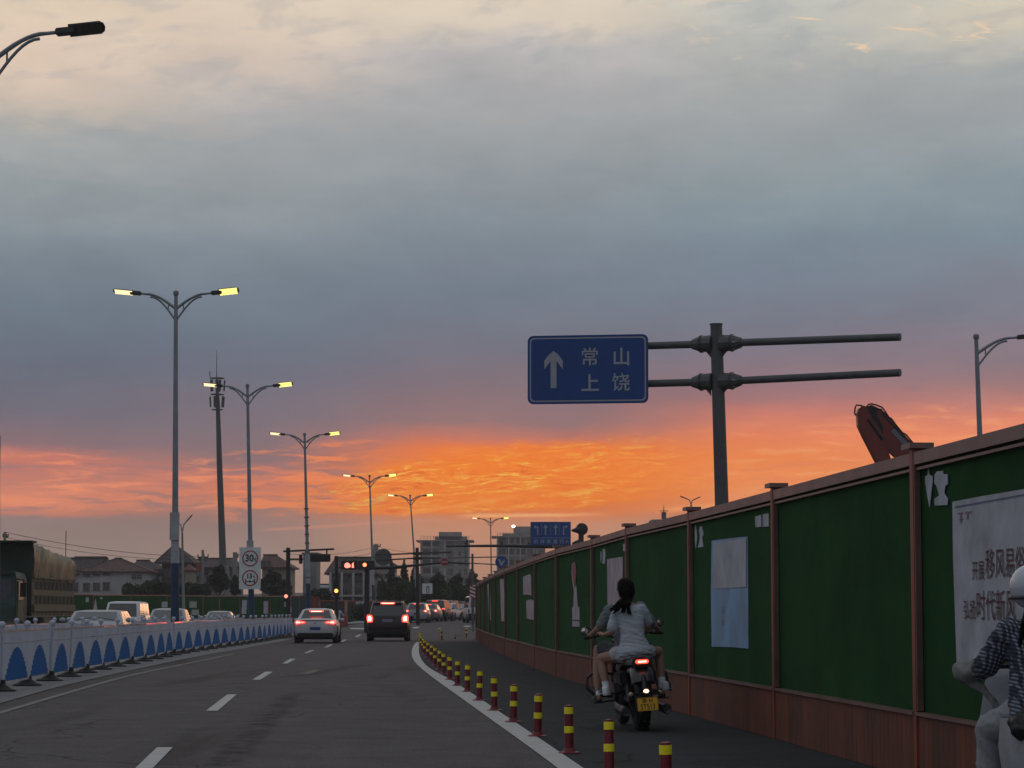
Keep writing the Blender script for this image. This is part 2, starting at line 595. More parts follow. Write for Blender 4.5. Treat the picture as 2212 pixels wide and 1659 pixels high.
# common materials
m_asph = None
STEEL = M('galvanised_steel', (0.34, 0.36, 0.38), 0.42, 0.6, 0.08, 3.0)
DKSTEEL = M('grey_painted_steel', (0.085, 0.09, 0.09), 0.5, 0.1, 0.15, 4.0, 0.1)
BLACK = M('black_rubber', (0.012, 0.012, 0.012), 0.75, 0, 0.2, 10, 0.1)
WHITE = M('white_paint', (0.68, 0.69, 0.70), 0.4, 0, 0.06, 2)
GLASS = M('dark_tinted_glass', (0.012, 0.014, 0.016), 0.06, 0, 0, spec=0.9)
CHROME = M('chrome', (0.6, 0.6, 0.6), 0.15, 1.0, 0.03)
BLUEPOLE = M('blue_paint_on_pole_foot', (0.010, 0.040, 0.085), 0.5, 0, 0.15, 3)
REDLIT = M('lit_red_lens', (0.5, 0.02, 0.02), 0.2, 0, 0, emit=(1.0, 0.06, 0.035), estr=2.6)
REDHOT = M('lit_red_core', (0.6, 0.1, 0.1), 0.2, 0, 0, emit=(1.0, 0.42, 0.33), estr=3.0)
AMBER = M('lit_amber_lens', (0.6, 0.3, 0.05), 0.2, 0, 0, emit=(1.0, 0.36, 0.07), estr=3.2)
LEDW = M('lit_led_panel', (0.8, 0.8, 0.5), 0.3, 0, 0, emit=(1.0, 0.90, 0.22), estr=1.35)
LEDW2 = M('lit_led_panel_warm', (0.8, 0.7, 0.5), 0.3, 0, 0, emit=(1.0, 0.76, 0.40), estr=1.45)

# ------------------------------------------------------------------ ground, road, kerb strip, markings
def sheet(name, outline_left, outline_right, mat, lift, nx=1):
    """strip between two ground polylines with equal counts"""
    mb = MB()
    rows = []
    for a, b in zip(outline_left, outline_right):
        row = []
        for k in range(nx + 1):
            p = Vector(a).lerp(Vector(b), k / nx)
            row.append((p.x, p.y, GZ(p.y) + lift))
        rows.append(row)
    vs = [p for r in rows for p in r]
    w = nx + 1
    fs = []
    for i in range(len(rows) - 1):
        for k in range(nx):
            fs.append((i * w + k, i * w + k + 1, (i + 1) * w + k + 1, (i + 1) * w + k))
    mb.raw(vs, fs)
    return mb.build(name, mat, fix=False)

def asphalt(name, col, smudge=0.75):
    m = bpy.data.materials.new(name); m.use_nodes = True
    t = m.node_tree; b = NB(t); p = t.nodes['Principled BSDF']
    co = b.new('ShaderNodeTexCoord').outputs['Object']
    fine = b.noise(co, 60.0, 4.0, 0.7)
    mid = b.noise(co, 1.1, 5.0, 0.6)
    mp = b.new('ShaderNodeMapping'); mp.inputs['Scale'].default_value = (0.75, 0.06, 1); mp.inputs['Rotation'].default_value = (0, 0, R(-4))
    t.links.new(co, mp.inputs[0])
    lane = b.noise(mp.outputs[0], 1.0, 4.0, 0.55, 0.3)
    c = b.ramp(mid, [(0.3, tuple(x * 0.86 for x in col)), (0.7, tuple(x * 1.14 for x in col))])
    c = b.mix(b.mul(b.ss(lane, 0.54, 0.72), smudge), c, tuple(x * 0.45 for x in col))
    c = b.mix(b.mul(b.ss(lane, 0.44, 0.3), 0.35), c, tuple(x * 1.4 for x in col))
    c = b.mix(1.0, c, b.ramp(fine, [(0.3, (0.45, 0.45, 0.45)), (0.7, (1.65, 1.62, 1.58))]), 'MULTIPLY')
    # long rubber smudges where lorries brake
    if name == 'main_asphalt':
        sp = b.new('ShaderNodeSeparateXYZ'); t.links.new(co, sp.inputs[0])
        for (pa, pb_, wd, kk) in (((470, 1668), (640, 1490), 0.24, 0.85), ((640, 1462), (800, 1432), 0.38, 0.6), ((440, 1668), (560, 1530), 0.10, 0.3)):
            A_, B_ = ground(*pa), ground(*pb_)
            dx, dy = (B_ - A_).x, (B_ - A_).y; L_ = math.hypot(dx, dy); dx /= L_; dy /= L_
            rx, ry = b.sub(sp.outputs[0], A_.x), b.sub(sp.outputs[1], A_.y)
            al = b.add(b.mul(rx, dx), b.mul(ry, dy)); ac = b.m('ABSOLUTE', b.add(b.sub(b.mul(rx, dy), b.mul(ry, dx)), b.mul(b.sub(mid, .5), .35)))
            msk = b.mul(b.ss(ac, wd, wd * .3), b.win(al, -1.0, 1.5, L_ * .8, L_))
            msk = b.mul(msk, b.ss(b.noise(co, 2.2, 4.0, .7), .36, .62))
            c = b.mix(b.mul(msk, kk), c, tuple(x * 0.35 for x in col))
    # hairline cracks
    vo = b.new('ShaderNodeTexVoronoi', feature='DISTANCE_TO_EDGE'); vo.inputs['Scale'].default_value = 0.22
    wv = b.new('ShaderNodeVectorMath', operation='ADD')
    wn = b.new('ShaderNodeTexNoise'); wn.inputs['Scale'].default_value = 0.8; t.links.new(co, wn.inputs[0])
    t.links.new(co, wv.inputs[0]); t.links.new(wn.outputs[1], wv.inputs[1]); t.links.new(wv.outputs[0], vo.inputs['Vector'])
    crack = b.ss(vo.outputs[0], 0.006, 0.002)
    c = b.mix(b.mul(crack, 0.6), c, tuple(x * 0.3 for x in col))
    b.put(p.inputs['Base Color'], c)
    b.put(p.inputs['Roughness'], b.ss(lane, 0.4, 0.7, 0.97, 0.88))
    p.inputs['Specular IOR Level'].default_value = 0.10
    bn = b.new('ShaderNodeBump'); bn.inputs['Strength'].default_value = 0.6; bn.inputs['Distance'].default_value = 0.012
    b.put(bn.inputs['Height'], fine); t.links.new(bn.outputs[0], p.inputs['Normal'])
    return m

ASPH = asphalt('main_asphalt', (0.108, 0.099, 0.097))
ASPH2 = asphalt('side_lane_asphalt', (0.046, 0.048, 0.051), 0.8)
CONC = M('dusty_concrete', (0.20, 0.20, 0.195), 0.85, 0, 0.2, 2.5, 0.35, 30)
DIRT = M('bare_dusty_ground', (0.085, 0.08, 0.065), 0.95, 0, 0.3, 0.4, 0.4, 6)
PAINT = M('worn_white_road_paint', (0.44, 0.44, 0.42), 0.7, 0, 0.14, 7.0, 0.2, 60)
PAINT2 = M('faded_white_road_paint', (0.17, 0.17, 0.165), 0.8, 0, 0.35, 5.0)

def grid_ground(name, x0, x1, ys, mat, lift, nx=12):
    mb = MB()
    vs, fs = [], []
    for y in ys:
        for k in range(nx + 1):
            vs.append((x0 + (x1 - x0) * k / nx, y, GZ(y) + lift))
    for i in range(len(ys) - 1):
        for k in range(nx):
            a = i * (nx + 1) + k
            fs.append((a, a + 1, a + nx + 2, a + nx + 1))
    mb.raw(vs, fs)
    return mb.build(name, mat, fix=False)

ysg = [-300, -60, 0, 60, 120] + [128 + 5 * i for i in range(42)] + [345, 500, 900, 2500, 7000]
tag(grid_ground('ground', -5000, 5000, ysg, DIRT, -0.03, 40), kind='structure')
ysr = [-25, 0, 30, 60, 90, 120] + [128 + 5 * i for i in range(26)]
road = tag(grid_ground('road', -32, 34, ysr, ASPH, -0.008, 16), kind='structure')

def crop5(X, Y):   # helper for points noted on the right part of the road
    return ground(877.7 + X * 0.19842, 1343.94 + Y * 0.19842)

Ll = [(1790, 1700), (1650, 1587), (1230, 1278), (820, 985), (530, 775), (300, 610), (150, 490), (85, 420), (60, 360), (62, 300), (85, 245), (115, 213)]
Lr = [(2110, 1700), (1930, 1587), (1470, 1278), (1030, 985), (740, 790), (470, 620), (255, 500), (178, 425), (145, 360), (137, 300), (143, 245), (165, 220)]
gl = [crop5(*p) for p in Ll]; gr = [crop5(*p) for p in Lr]
gl0 = gl[0] + (gl[0] - gl[1]).normalized() * 14; gr0 = gr[0] + (gr[0] - gr[1]).normalized() * 14
L_left = path([gl0] + gl, 1.0); L_right = path([gr0] + gr, 1.0)
nn = min(len(L_left), len(L_right))
def resamp(pl, n):
    out = []
    for i in range(n):
        t = i * (len(pl) - 1) / (n - 1); k = min(int(t), len(pl) - 2)
        out.append(pl[k].lerp(pl[k + 1], t - k))
    return out
L_left = resamp(L_left, 90); L_right = resamp(L_right, 90)
# the side lane: darker asphalt sheet right of the line
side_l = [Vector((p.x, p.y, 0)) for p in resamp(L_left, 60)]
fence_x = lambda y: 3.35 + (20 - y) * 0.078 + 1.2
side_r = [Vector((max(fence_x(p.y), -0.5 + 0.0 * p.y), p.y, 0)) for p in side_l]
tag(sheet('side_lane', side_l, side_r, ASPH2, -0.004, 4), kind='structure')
tag(sheet('edge_line', L_left, L_right, PAINT, 0.0, 1), kind='structure')
# thin line across the mouth of the side lane
ca = crop5(190, 210); cb = crop5(430, 192); cc = crop5(640, 165); cd = crop5(800, 140)
cl = path([ca, cb, cc, cd], 1.0)
tag(sheet('stop_line', cl, [p + Vector((0.03, 0.22 + 0.012 * (p.y - 110), 0)) for p in cl], PAINT, 0.0), kind='structure')
cl2 = [p + Vector((0.0, 0.02, 0)) for p in cl]
# lane dashes
D3 = lambda X, Y: (X / 3.36, 1371.4 + Y * 0.2976)
dashes = []
for q in ([(960, 966), (1110, 966), (1255, 815), (1140, 815)], [(1495, 550), (1580, 550), (1718, 432), (1650, 432)],
          [(1832, 325), (1890, 325), (1980, 267), (1925, 267)], [(2048, 208), (2085, 208), (2148, 173), (2105, 173)]):
    dashes.append([D3(*p) for p in q])
dashes[0][0] = (262, 1688); dashes[0][1] = (302, 1688)
E3 = lambda X, Y: (493.7 + X * 0.248, 1097 + Y * 0.248)
for q in ([(655, 1265), (690, 1265), (750, 1240), (715, 1240)], [(830, 1215), (862, 1215), (912, 1190), (884, 1190)],
          [(970, 1166), (1002, 1166), (1032, 1148), (1004, 1148)], [(1100, 1124), (1130, 1124), (1158, 1103), (1132, 1103)]):
    dashes.append([E3(*p) for p in q])
F4 = lambda X, Y: (850.2 + X * 0.172, 1119 + Y * 0.172)
dm = MB()
for q in dashes:
    dm.quad(*[ground(*p, 0.0) for p in q])
for q in ([(545, 1390), (575, 1390), (870, 1300), (845, 1300)], [(870, 1366), (955, 1366), (975, 1352), (900, 1352)],
          [(240, 1385), (300, 1385), (330, 1366), (240, 1370)]):
    dm.quad(*[ground(*F4(*p), 0.0) for p in q])
for q in ([(1060, 1055), (1235, 1060), (1235, 1048), (1060, 1045)],):
    dm.quad(*[ground(*E3(*p), 0.0) for p in q])
tag(dm.build('lane_markings', PAINT, fix=False), kind='structure')

# left: barrier line, concrete strip, faded line
FEETPIX = [(25, 1489), (123.5, 1468), (231, 1444), (315.5, 1428), (385, 1413.5), (433, 1405.5), (470, 1400), (503, 1395.5), (537, 1390.3), (568, 1385.3), (595, 1380.6), (615, 1376.8), (632, 1373.2)]
feet = [ground(*p) for p in FEETPIX]
f0 = feet[0] + (feet[0] - feet[1]) * 1.6
f00 = f0 + (feet[0] - feet[1]) * 3.2
BARP = path([f00, f0] + feet, 3.1)
BARP = [Vector((p.x, p.y, 0)) for p in BARP]
edge_pix = [(0, 1519.6), (119, 1486), (226, 1460.7), (330, 1438), (440, 1415.5), (520, 1401.5), (585, 1390), (632, 1381)]
eg = [ground(*p) for p in edge_pix]
eg = path([eg[0] + (eg[0] - eg[1]) * 3] + eg, 1.5)
eg = resamp(eg, 60)
bl = resamp(BARP, 60)
offs = [p + Vector((-3.4, -0.5, 0)) for p in bl]
tag(sheet('median_strip', offs, eg, CONC, 0.004, 2), kind='structure')
lin_pix = [(0, 1536), (178.6, 1484.5), (280, 1457.7), (380, 1437), (506, 1411)]
lg = [ground(*p) for p in lin_pix]
lg = path([lg[0] + (lg[0] - lg[1]) * 2] + lg, 1.5)
tag(sheet('faded_edge_line', lg, [p + Vector((0.13, 0.02, 0)) for p in lg], PAINT2, 0.0), kind='structure')
# old repair patches and skid marks in the lane
TAR = M('bitumen_patch', (0.028, 0.028, 0.028), 0.6, 0, 0.3, 3.0, 0.2)
pm = MB()
for q in ([(644, 1456), (668, 1456), (694, 1448), (677, 1447)],):
    pm.quad(*[ground(*p, 0.001) for p in q])
tag(pm.build('repair_patch', TAR, fix=False), kind='structure')

# distant hills
hm = MB()
HILL = M('wooded_hill', (0.05, 0.065, 0.06), 0.95, 0, 0.3, 0.01)
vs, fs = [], []
nH = 90
for i in range(nH + 1):
    x = -1800 + 3600 * i / nH
    h = 14 + 14 * mnoise.noise(Vector((x / 420, 1.7, 0))) + 3 * mnoise.noise(Vector((x / 90, 4.2, 0)))
    h = max(6, h)
    for k, (yy, f) in enumerate(((1900, 0), (2150, 0.6), (2400, 1.0), (2900, 0.3))):
        vs.append((x * (1 + 0.1 * k), yy + 60 * mnoise.noise(Vector((x / 200, k, 0))), 0.6 + h * f))
for i in range(nH):
    for k in range(3):
        a = i * 4 + k
        fs.append((a, a + 4, a + 5, a + 1))
hm.raw(vs, fs)
tag(hm.build('hills', HILL, smooth=60, fix=False), kind='structure')

# ------------------------------------------------------------------ white and blue median barrier
WHITEP = M('barrier_white_paint', (0.45, 0.49, 0.57), 0.75, 0.0, 0.10, 1.5, spec=0.15)
BLUEP = M('barrier_blue_paint', (0.008, 0.115, 0.34), 0.8, 0, 0.12, 2, spec=0.1)
RAILP = M('barrier_rail_enamel', (0.66, 0.60, 0.60), 0.22, 0.0, 0.08, 2, coat=0.8)
RUST = M('rust_streaked_steel', (0.16, 0.10, 0.08), 0.6, 0.3, 0.3, 8)

def barrier_meshes(L):
    white, blue, rail = MB(), MB(), MB()
    n = 22
    pitch = L / n
    for i in range(n):
        x = (i + 0.5) * pitch
        u = abs((i + 0.5) / n - 0.5) / 0.43
        zt = 0.16 + (0.56 * (1 - u ** 2.0) if u < 1 else 0.0)
        if u < 1:
            blue.box((x, 0, (0.16 + zt) / 2), (pitch * 0.90, 0.045, zt - 0.16))
        white.box((x, 0, (zt + 0.985) / 2), (pitch * 0.93, 0.045, 0.985 - zt))
    rail.box((L / 2, 0, 1.005), (L, 0.045, 0.045))
    rail.box((L / 2, 0, 0.14), (L, 0.04, 0.04))
    rail.box((L / 2, -0.024, 0.80), (L, 0.006, 0.012))
    return white, blue, rail

barrier = empty('median_barrier', BARP[0], 'white picket road barrier with blue arches on black rubber feet along the left lane', 'barrier')
back_barrier = empty('median_barrier', BARP[0] + Vector((-2.6, 0.8, 0)), 'second white picket barrier behind the blue arched one, only its rail and round caps showing', 'barrier')
wm, bm_, rm = barrier_meshes(3.1)
me_w, me_b, me_r = wm.mesh('white_slats'), bm_.mesh('blue_arch_slats'), rm.mesh('rails')
me_w.materials.append(WHITEP); me_b.materials.append(BLUEP); me_r.materials.append(RAILP)
pb = MB(); pb.box((0, 0, 0.56), (0.05, 0.05, 0.98)); me_post = pb.mesh('post'); me_post.materials.append(WHITEP)
cb_ = MB(); cb_.lathe([(0.035, 1.045), (0.035, 1.07), (0.052, 1.085), (0.062, 1.115), (0.058, 1.145), (0.04, 1.17), (0.01, 1.18)], 12)
me_cap = cb_.mesh('cap', smooth=50); me_cap.materials.append(WHITEP)
fb = MB()
fb.lathe([(0.26, 0.0), (0.26, 0.03), (0.17, 0.055), (0.15, 0.07), (0.085, 0.12), (0.075, 0.19), (0.06, 0.20)], 12)
me_foot = fb.mesh('foot', smooth=30); me_foot.materials.append(BLACK)

def fence_run(root, P, rgap, feet=True):
    o0 = root.location
    for i in range(len(P) - 1):
        a, b = P[i], P[i + 1]
        d = (b - a)
        ang = math.atan2(d.y, d.x)
        sc = (d.length - 0.05) / 3.1
        M4 = Matrix.Translation(Vector((a.x, a.y, GZ(a.y))) - o0) @ Matrix.Rotation(ang + random.uniform(-.012, .012), 4, 'Z') @ Matrix.Rotation(random.uniform(-.03, .03), 4, 'X')
        po = inst(None, 'post', me_post, M4, root)
        inst(None, 'cap', me_cap, Matrix.Identity(4), po)
        if feet:
            inst(None, 'foot', me_foot, Matrix.Translation((random.uniform(-.02, .02), 0, 0)) @ Matrix.Rotation(random.uniform(-.3, .3), 4, 'Z'), po)
        S = Matrix.Translation((0.025, 0, random.uniform(-.012, .012))) @ Matrix.Rotation(random.uniform(-.004, .004), 4, 'Y') @ Matrix.Diagonal((sc, 1, 1, 1))
        pn = inst(None, 'panel', me_r, M4 @ S, root)
        inst(None, 'white_slats', me_w, Matrix.Identity(4), pn)
        inst(None, 'blue_slats', me_b, Matrix.Identity(4), pn)
fence_run(barrier, BARP, 0)
BP2 = path([p + Vector((-2.6, 0.8, 0)) for p in BARP], 2.3)
me_r2 = me_r
fence_run(back_barrier, path([p + Vector((-2.6, 0.8, 0)) for p in BARP], 3.1), 0)

# ------------------------------------------------------------------ red posts with yellow bands
BRED = M('faded_red_plastic', (0.17, 0.014, 0.022), 0.45, 0, 0.15, 12)
BYEL = M('yellow_reflective_sheet', (1.0, 0.86, 0.02), 0.35, 0, 0.05, 30, spec=0.6)
def bollard_meshes():
    b = MB(); b.lathe([(0.044, 0.02), (0.041, 0.30), (0.040, 0.445), (0.037, 0.458), (0.0, 0.462)], 18)
    y1 = MB(); y1.lathe([(0.0435, 0.375), (0.0445, 0.377), (0.0440, 0.437), (0.0430, 0.439)], 18)
    y2 = MB(); y2.lathe([(0.0450, 0.195), (0.0460, 0.197), (0.0455, 0.257), (0.0445, 0.259)], 18)
    p = MB(); p.lathe([(0.105, 0.0), (0.105, 0.012), (0.062, 0.024), (0.05, 0.05), (0.04, 0.055)], 18)
    return b.mesh('tube', smooth=35), y1.mesh('band'), y2.mesh('band'), p.mesh('base', smooth=35)
mt, my1, my2, mp_ = bollard_meshes()
mt.materials.append(BRED); my1.materials.append(BYEL); my2.materials.append(BYEL); mp_.materials.append(BRED)
b_pix = [(1316, 1674), (1229.8, 1626.7), (1161, 1590), (1108.8, 1559.5), (1068, 1534.5), (1035, 1512.8), (1009.6, 1494), (987.8, 1481), (972, 1468),
         (959, 1456.5), (949, 1447), (939.5, 1438), (931, 1429.5), (923.5, 1421.5), (917, 1414), (912.5, 1407), (909.5, 1400.5), (907.8, 1394.5), (907.5, 1389)]
b_pos = [at(1440, 1597, 17.0)] + [ground(*p) for p in b_pix]
ordn = ['nearest', 'second nearest', 'third nearest', 'fourth nearest', 'fifth nearest', 'sixth nearest', 'seventh nearest', 'eighth nearest', 'ninth nearest', 'tenth nearest',
        'tenth from the far end', 'ninth from the far end', 'eighth from the far end', 'seventh from the far end', 'sixth from the far end', 'fifth from the far end',
        'fourth from the far end', 'third from the far end', 'second from the far end', 'farthest']
for i, p in enumerate(b_pos):
    lab = 'red yellow-banded post, %s in the row on the white line' % ordn[i]
    if i == 0: lab = 'red yellow-banded post cut off by the bottom edge right of the others'
    e = empty('bollard', (p.x, p.y, GZ(p.y) - 0.004), lab, 'bollard', rz=random.uniform(0, 3), group='red posts along the white line')
    e.rotation_euler = (random.uniform(-.03, .03), random.uniform(-.045, .045), random.uniform(0, 6))
    for nme, me in (('tube', mt), ('band', my1), ('band', my2), ('base', mp_)):
        inst(None, nme, me, Matrix.Identity(4), e)
for k, (px, py, w) in enumerate(((954, 1382.6, 'leftmost'), (983.4, 1380.2, 'low leaning'), (1007.6, 1376.2, 'third'), (1030.5, 1373.0, 'rightmost'))):
    p = ground(px, py)
    lab = ['leftmost red post on the thin line across the lane mouth', 'shortest red post on the thin line across the lane mouth',
           'red post with dark bands on the thin line, second from the green hoarding', 'red post on the thin line close to the end of the green hoarding'][k]
    e = empty('bollard', p, lab, 'bollard', group='red posts across the mouth of the side lane')
    if k == 1: e.rotation_euler = (0, 0, 0); e.scale = (1, 1, 0.62)
    else: e.scale = (1, 1, 1.1)
    for nme, me in (('tube', mt), ('band', my1), ('band', my2), ('base', mp_)):
        inst(None, nme, me, Matrix.Identity(4), e)

# ------------------------------------------------------------------ green hoarding on the right
def turf(name, col):
    m = bpy.data.materials.new(name); m.use_nodes = True
    t = m.node_tree; b = NB(t); p = t.nodes['Principled BSDF']
    co = b.new('ShaderNodeTexCoord').outputs['Object']
    big = b.noise(co, 0.9, 4.0, 0.6); f = b.noise(co, 160.0, 3.0, 0.7)
    c = b.ramp(big, [(0.3, tuple(x * 0.72 for x in col)), (0.7, tuple(x * 1.3 for x in col))])
    c = b.mix(1.0, c, b.ramp(f, [(0.3, (0.55, 0.55, 0.55)), (0.7, (1.5, 1.5, 1.5))]), 'MULTIPLY')
    b.put(p.inputs['Base Color'], c)
    p.inputs['Roughness'].default_value = 0.9
    p.inputs['Specular IOR Level'].default_value = 0.15
    bn = b.new('ShaderNodeBump'); bn.inputs['Strength'].default_value = 0.8; bn.inputs['Distance'].default_value = 0.015
    b.put(bn.inputs['Height'], f); t.links.new(bn.outputs[0], p.inputs['Normal'])
    return m
TURF = turf('artificial_turf_sheet', (0.014, 0.072, 0.018))
HRED = M('hoarding_red_brown_steel', (0.28, 0.055, 0.024), 0.5, 0, 0.22, 3.0, 0.15, 30)
HCAP = M('hoarding_cap_steel', (0.17, 0.10, 0.085), 0.4, 0, 0.18, 2.0, 0.1, 20)
HSKIRT = M('hoarding_skirt_brick_red', (0.150, 0.043, 0.020), 0.75, 0, 0.28, 4.0, 0.3, 25, stretch=(1.0, 1.0, 0.25))
HPX = [(2640, 10.5), (2212, 15.0)]
posts_d = [8.0, 14.0, 20.0, 26.3, 32.3, 38.4, 44.3, 51.2, 58.6, 67.0, 75.0, 84.0, 91.0, 98.5, 108.0, 117.0]
posts_px = [None, None, 1990, 1682, 1498, 1361, 1285, 1207, 1160, 1122, 1095, 1073, 1060.5, 1049, 1039.5, 1032]
HP = []
for d, px in zip(posts_d, posts_px):
    if px is None:
        x = 3.34 + (20 - d) * 0.080
    else:
        x = (px - 1106) / FD * d
    HP.append(Vector((x, d, 0)))
HP.append(Vector((HP[-1].x + 3.4, 121.5, 0)))
HP.append(Vector((HP[-1].x + 6, 124.5, 0)))
HP.append(Vector((HP[-1].x + 6, 126.5, 0)))
hoard = empty('hoarding', HP[0], 'tall green turf hoarding with red-brown posts and brick-red skirt curving away on the right', 'fence')
WN = []
for i in range(len(HP) - 1):
    a, b = HP[i], HP[i + 1]
    d = b - a; L = d.length; ang = math.atan2(d.y, d.x)
    nrm = Vector((-d.y, d.x, 0)).normalized()     # towards the road
    WN.append(nrm)
    M4 = Matrix.Translation(a - HP[0]) @ Matrix.Rotation(ang, 4, 'Z')
    def bb(name, parts, mat, parent, m4):
        mb = MB()
        for c, s in parts: mb.box(c, s)
        o = mb.build(name, mat, parent, bevel=0.0)
        o.matrix_local = m4
        return o
    po = bb('post', [((0, 0.02, 1.34), (0.10, 0.12, 2.68))], HRED, hoard, M4)
    bb('post_cap', [((0.02, 0.02, 2.69), (0.30, 0.20, 0.045))], HCAP, po, Matrix.Identity(4))
    bb('edge_strip', [((0.066, 0.05, 1.60), (0.03, 0.05, 2.10)), ((-0.066, 0.05, 1.60), (0.03, 0.05, 2.10))], HCAP, po, Matrix.Identity(4))
    bb('cap_rail', [((L / 2, 0.01, 2.585), (L - 0.1, 0.13, 0.10)), ((L / 2, 0.03, 2.50), (L - 0.1, 0.06, 0.022))], HCAP, hoard, M4)
    bb('turf_panel', [((L / 2, 0, 1.53), (L - 0.1, 0.035, 2.00))], TURF, hoard, M4)
    # corrugated steel skirt
    sk = MB(); nw = int(L / 0.16)
    for k in range(nw):
        x0 = 0.05 + (L - 0.1) * k / nw; w = (L - 0.1) / nw
        sk.box((x0 + w * 0.27, 0.035, 0.255), (w * 0.54, 0.06, 0.51))
        sk.box((x0 + w * 0.77, 0.031, 0.255), (w * 0.46, 0.066, 0.51))
    o = sk.build('skirt', HSKIRT, hoard); o.matrix_local = M4
    bb('ledge', [((L / 2, 0.045, 0.525), (L - 0.1, 0.09, 0.028))], HCAP, hoard, M4)

def on_wall(px, py, seg, off=0.02):
    """where the line of sight meets the road face of a hoarding panel"""
    r = ray(px, py); n = WN[seg]; q = HP[seg] + n * off
    o = Vector((0, 0, CAMH))
    t = (q - o).dot(n) / r.dot(n)
    return o + r * t

PAPER = M('sun_bleached_paper', (0.40, 0.42, 0.47), 0.7, 0, 0.16, 3.0, 0.2, 12)
PAPER2 = M('pinkish_weathered_paper', (0.42, 0.34, 0.38), 0.75, 0, 0.22, 3.0, 0.2, 12)
PINK = M('pink_red_paper', (0.34, 0.07, 0.09), 0.7, 0, 0.2, 4.0)
BLUEPAP = M('pale_blue_poster_print', (0.20, 0.36, 0.55), 0.6, 0, 0.2, 1.5)
INK = M('faded_dark_red_print', (0.10, 0.035, 0.04), 0.8, 0, 0.35, 30)

def poster(name, outline, seg, mat, label, off=0.022, bandmats=None, group=None):
    """a sheet of paper pasted on the hoarding, its outline given by points seen on the panel"""
    pts = [on_wall(x, y, seg, off) for x, y in outline]
    c = sum(pts, Vector()) / len(pts)
    n = WN[seg]
    root = MB()
    # slight curl and thickness
    fr = [p - c + n * random.uniform(0.0, 0.006) for p in pts]
    bk = [p - c - n * 0.003 for p in pts]
    k = len(pts)
    root.raw(fr + bk, [tuple(range(k)), tuple(reversed(range(k, 2 * k)))] + [(i, i + k, (i + 1) % k + k, (i + 1) % k) for i in range(k)])
    o = root.build(name, mat)
    o.location = c
    return tag(o, label, 'poster', group)

# big slogan poster
bp = poster('slogan_poster', [(2058, 1084), (2120, 1072), (2250, 1050), (2250, 1400), (2160, 1405), (2128, 1428), (2100, 1424), (2092, 1436), (2068, 1441), (2064, 1330), (2060, 1200)], 1, PAPER,
            'large pale poster with two rows of dark red Chinese slogan characters behind the scooter rider')
a_, b_ = on_wall(2060, 1200, 1), on_wall(2200, 1200, 1)
ux = (b_ - a_).normalized()
def wall_text(body, px, py, seg, hpix, parent, mat=INK, wscale=1.0, off=0.031):
    p = on_wall(px, py, seg, off)
    d = p.y
    size = hpix * d / FD * 1.12
    dirv = HP[seg] - HP[seg + 1]
    ang = math.atan2(dirv.y, dirv.x)
    me = text_mesh(body, size, 'LEFT', bold=0.0, sx=wscale)
    o = add_mesh('lettering', me, mat, parent, p - parent.location, (0, 0, ang))
    return o
wall_text('开展', 2099, 1236, 1, 40, bp, wscale=1.1)
wall_text('移风易俗', 2128, 1224, 1, 62, bp, wscale=1.08)
wall_text('弘扬', 2081, 1320, 1, 40, bp, wscale=1.1)
wall_text('时代新风', 2108, 1313, 1, 62, bp, wscale=1.08)
eb = MB()
for x0, y0, w_, h_ in ((2068, 1108, 12, 3), (2084, 1106, 14, 3), (2074, 1112, 3, 18), (2088, 1110, 3, 12), (2070, 1122, 10, 2)):
    eb.quad(on_wall(x0, y0, 1, .03) - bp.location, on_wall(x0 + w_, y0 - 2, 1, .03) - bp.location, on_wall(x0 + w_, y0 + h_ - 2, 1, .03) - bp.location, on_wall(x0, y0 + h_, 1, .03) - bp.location)
eb.build('corner_mark', M('faded_pink_print', (0.26, 0.17, 0.19), 0.8, 0, 0.2), bp)
lb = MB()
lb.quad(on_wall(2062, 1094, 1, .03) - bp.location, on_wall(2240, 1062, 1, .03) - bp.location, on_wall(2240, 1065, 1, .03) - bp.location, on_wall(2062, 1097, 1, .03) - bp.location)
lb.build('border_line', M('faded_blue_print', (0.12, 0.14, 0.24), 0.8, 0, 0.2), bp)

C3 = lambda X, Y: (987.4 + X * 0.2645, 1042.2 + Y * 0.2645)
def pc3(l): return [C3(*p) for p in l]
poster('umbrella_shaped_paper', [(2006, 1012), (2008, 1026), (2014, 1028), (2015, 1040), (2011, 1074), (2009, 1096), (2004, 1072), (1999, 1042), (1999, 1030), (2004, 1026)], 1, PAPER,
       'folded umbrella shaped paper next to the topmost rightmost torn notice', off=0.03)
poster('torn_notice', [(2024, 1018), (2038, 1017), (2038, 1024), (2047, 1024), (2048, 1046), (2042, 1050), (2040, 1066), (2048, 1078), (2047, 1091), (2020, 1092), (2019, 1078), (2030, 1070), (2024, 1050), (2019, 1044), (2020, 1026)], 1, PAPER,
       'torn pale notice above the left corner of the big slogan poster', off=0.03)
pb3 = poster('blue_poster', [(1538, 1168), (1575, 1163), (1615, 1159), (1616, 1290), (1617, 1401), (1580, 1398), (1538, 1397), (1536, 1280)], 3, BLUEPAP,
       'tall pale blue poster right of the motorcycle')
q = MB()
q.raw([on_wall(x, y, 3, .032) - pb3.location for x, y in [(1541, 1172), (1612, 1163), (1612, 1268), (1541, 1272)]], [(0, 1, 2, 3)])
q.build('white_upper_print', PAPER, pb3)
wall_text('山水', 1558, 1318, 3, 16, pb3, M('faded_grey_print', (0.12, 0.2, 0.3), 0.8, 0, 0), off=.034)
wall_text('一生态', 1556, 1345, 3, 13, pb3, M('faded_grey_print', (0.12, 0.2, 0.3), 0.8, 0, 0), off=.034)
poster('paper_notice', [(1631, 1116), (1644, 1112), (1645, 1138), (1632, 1139)], 3, PAPER, 'left one of two small white papers at the top right of the blue poster panel')
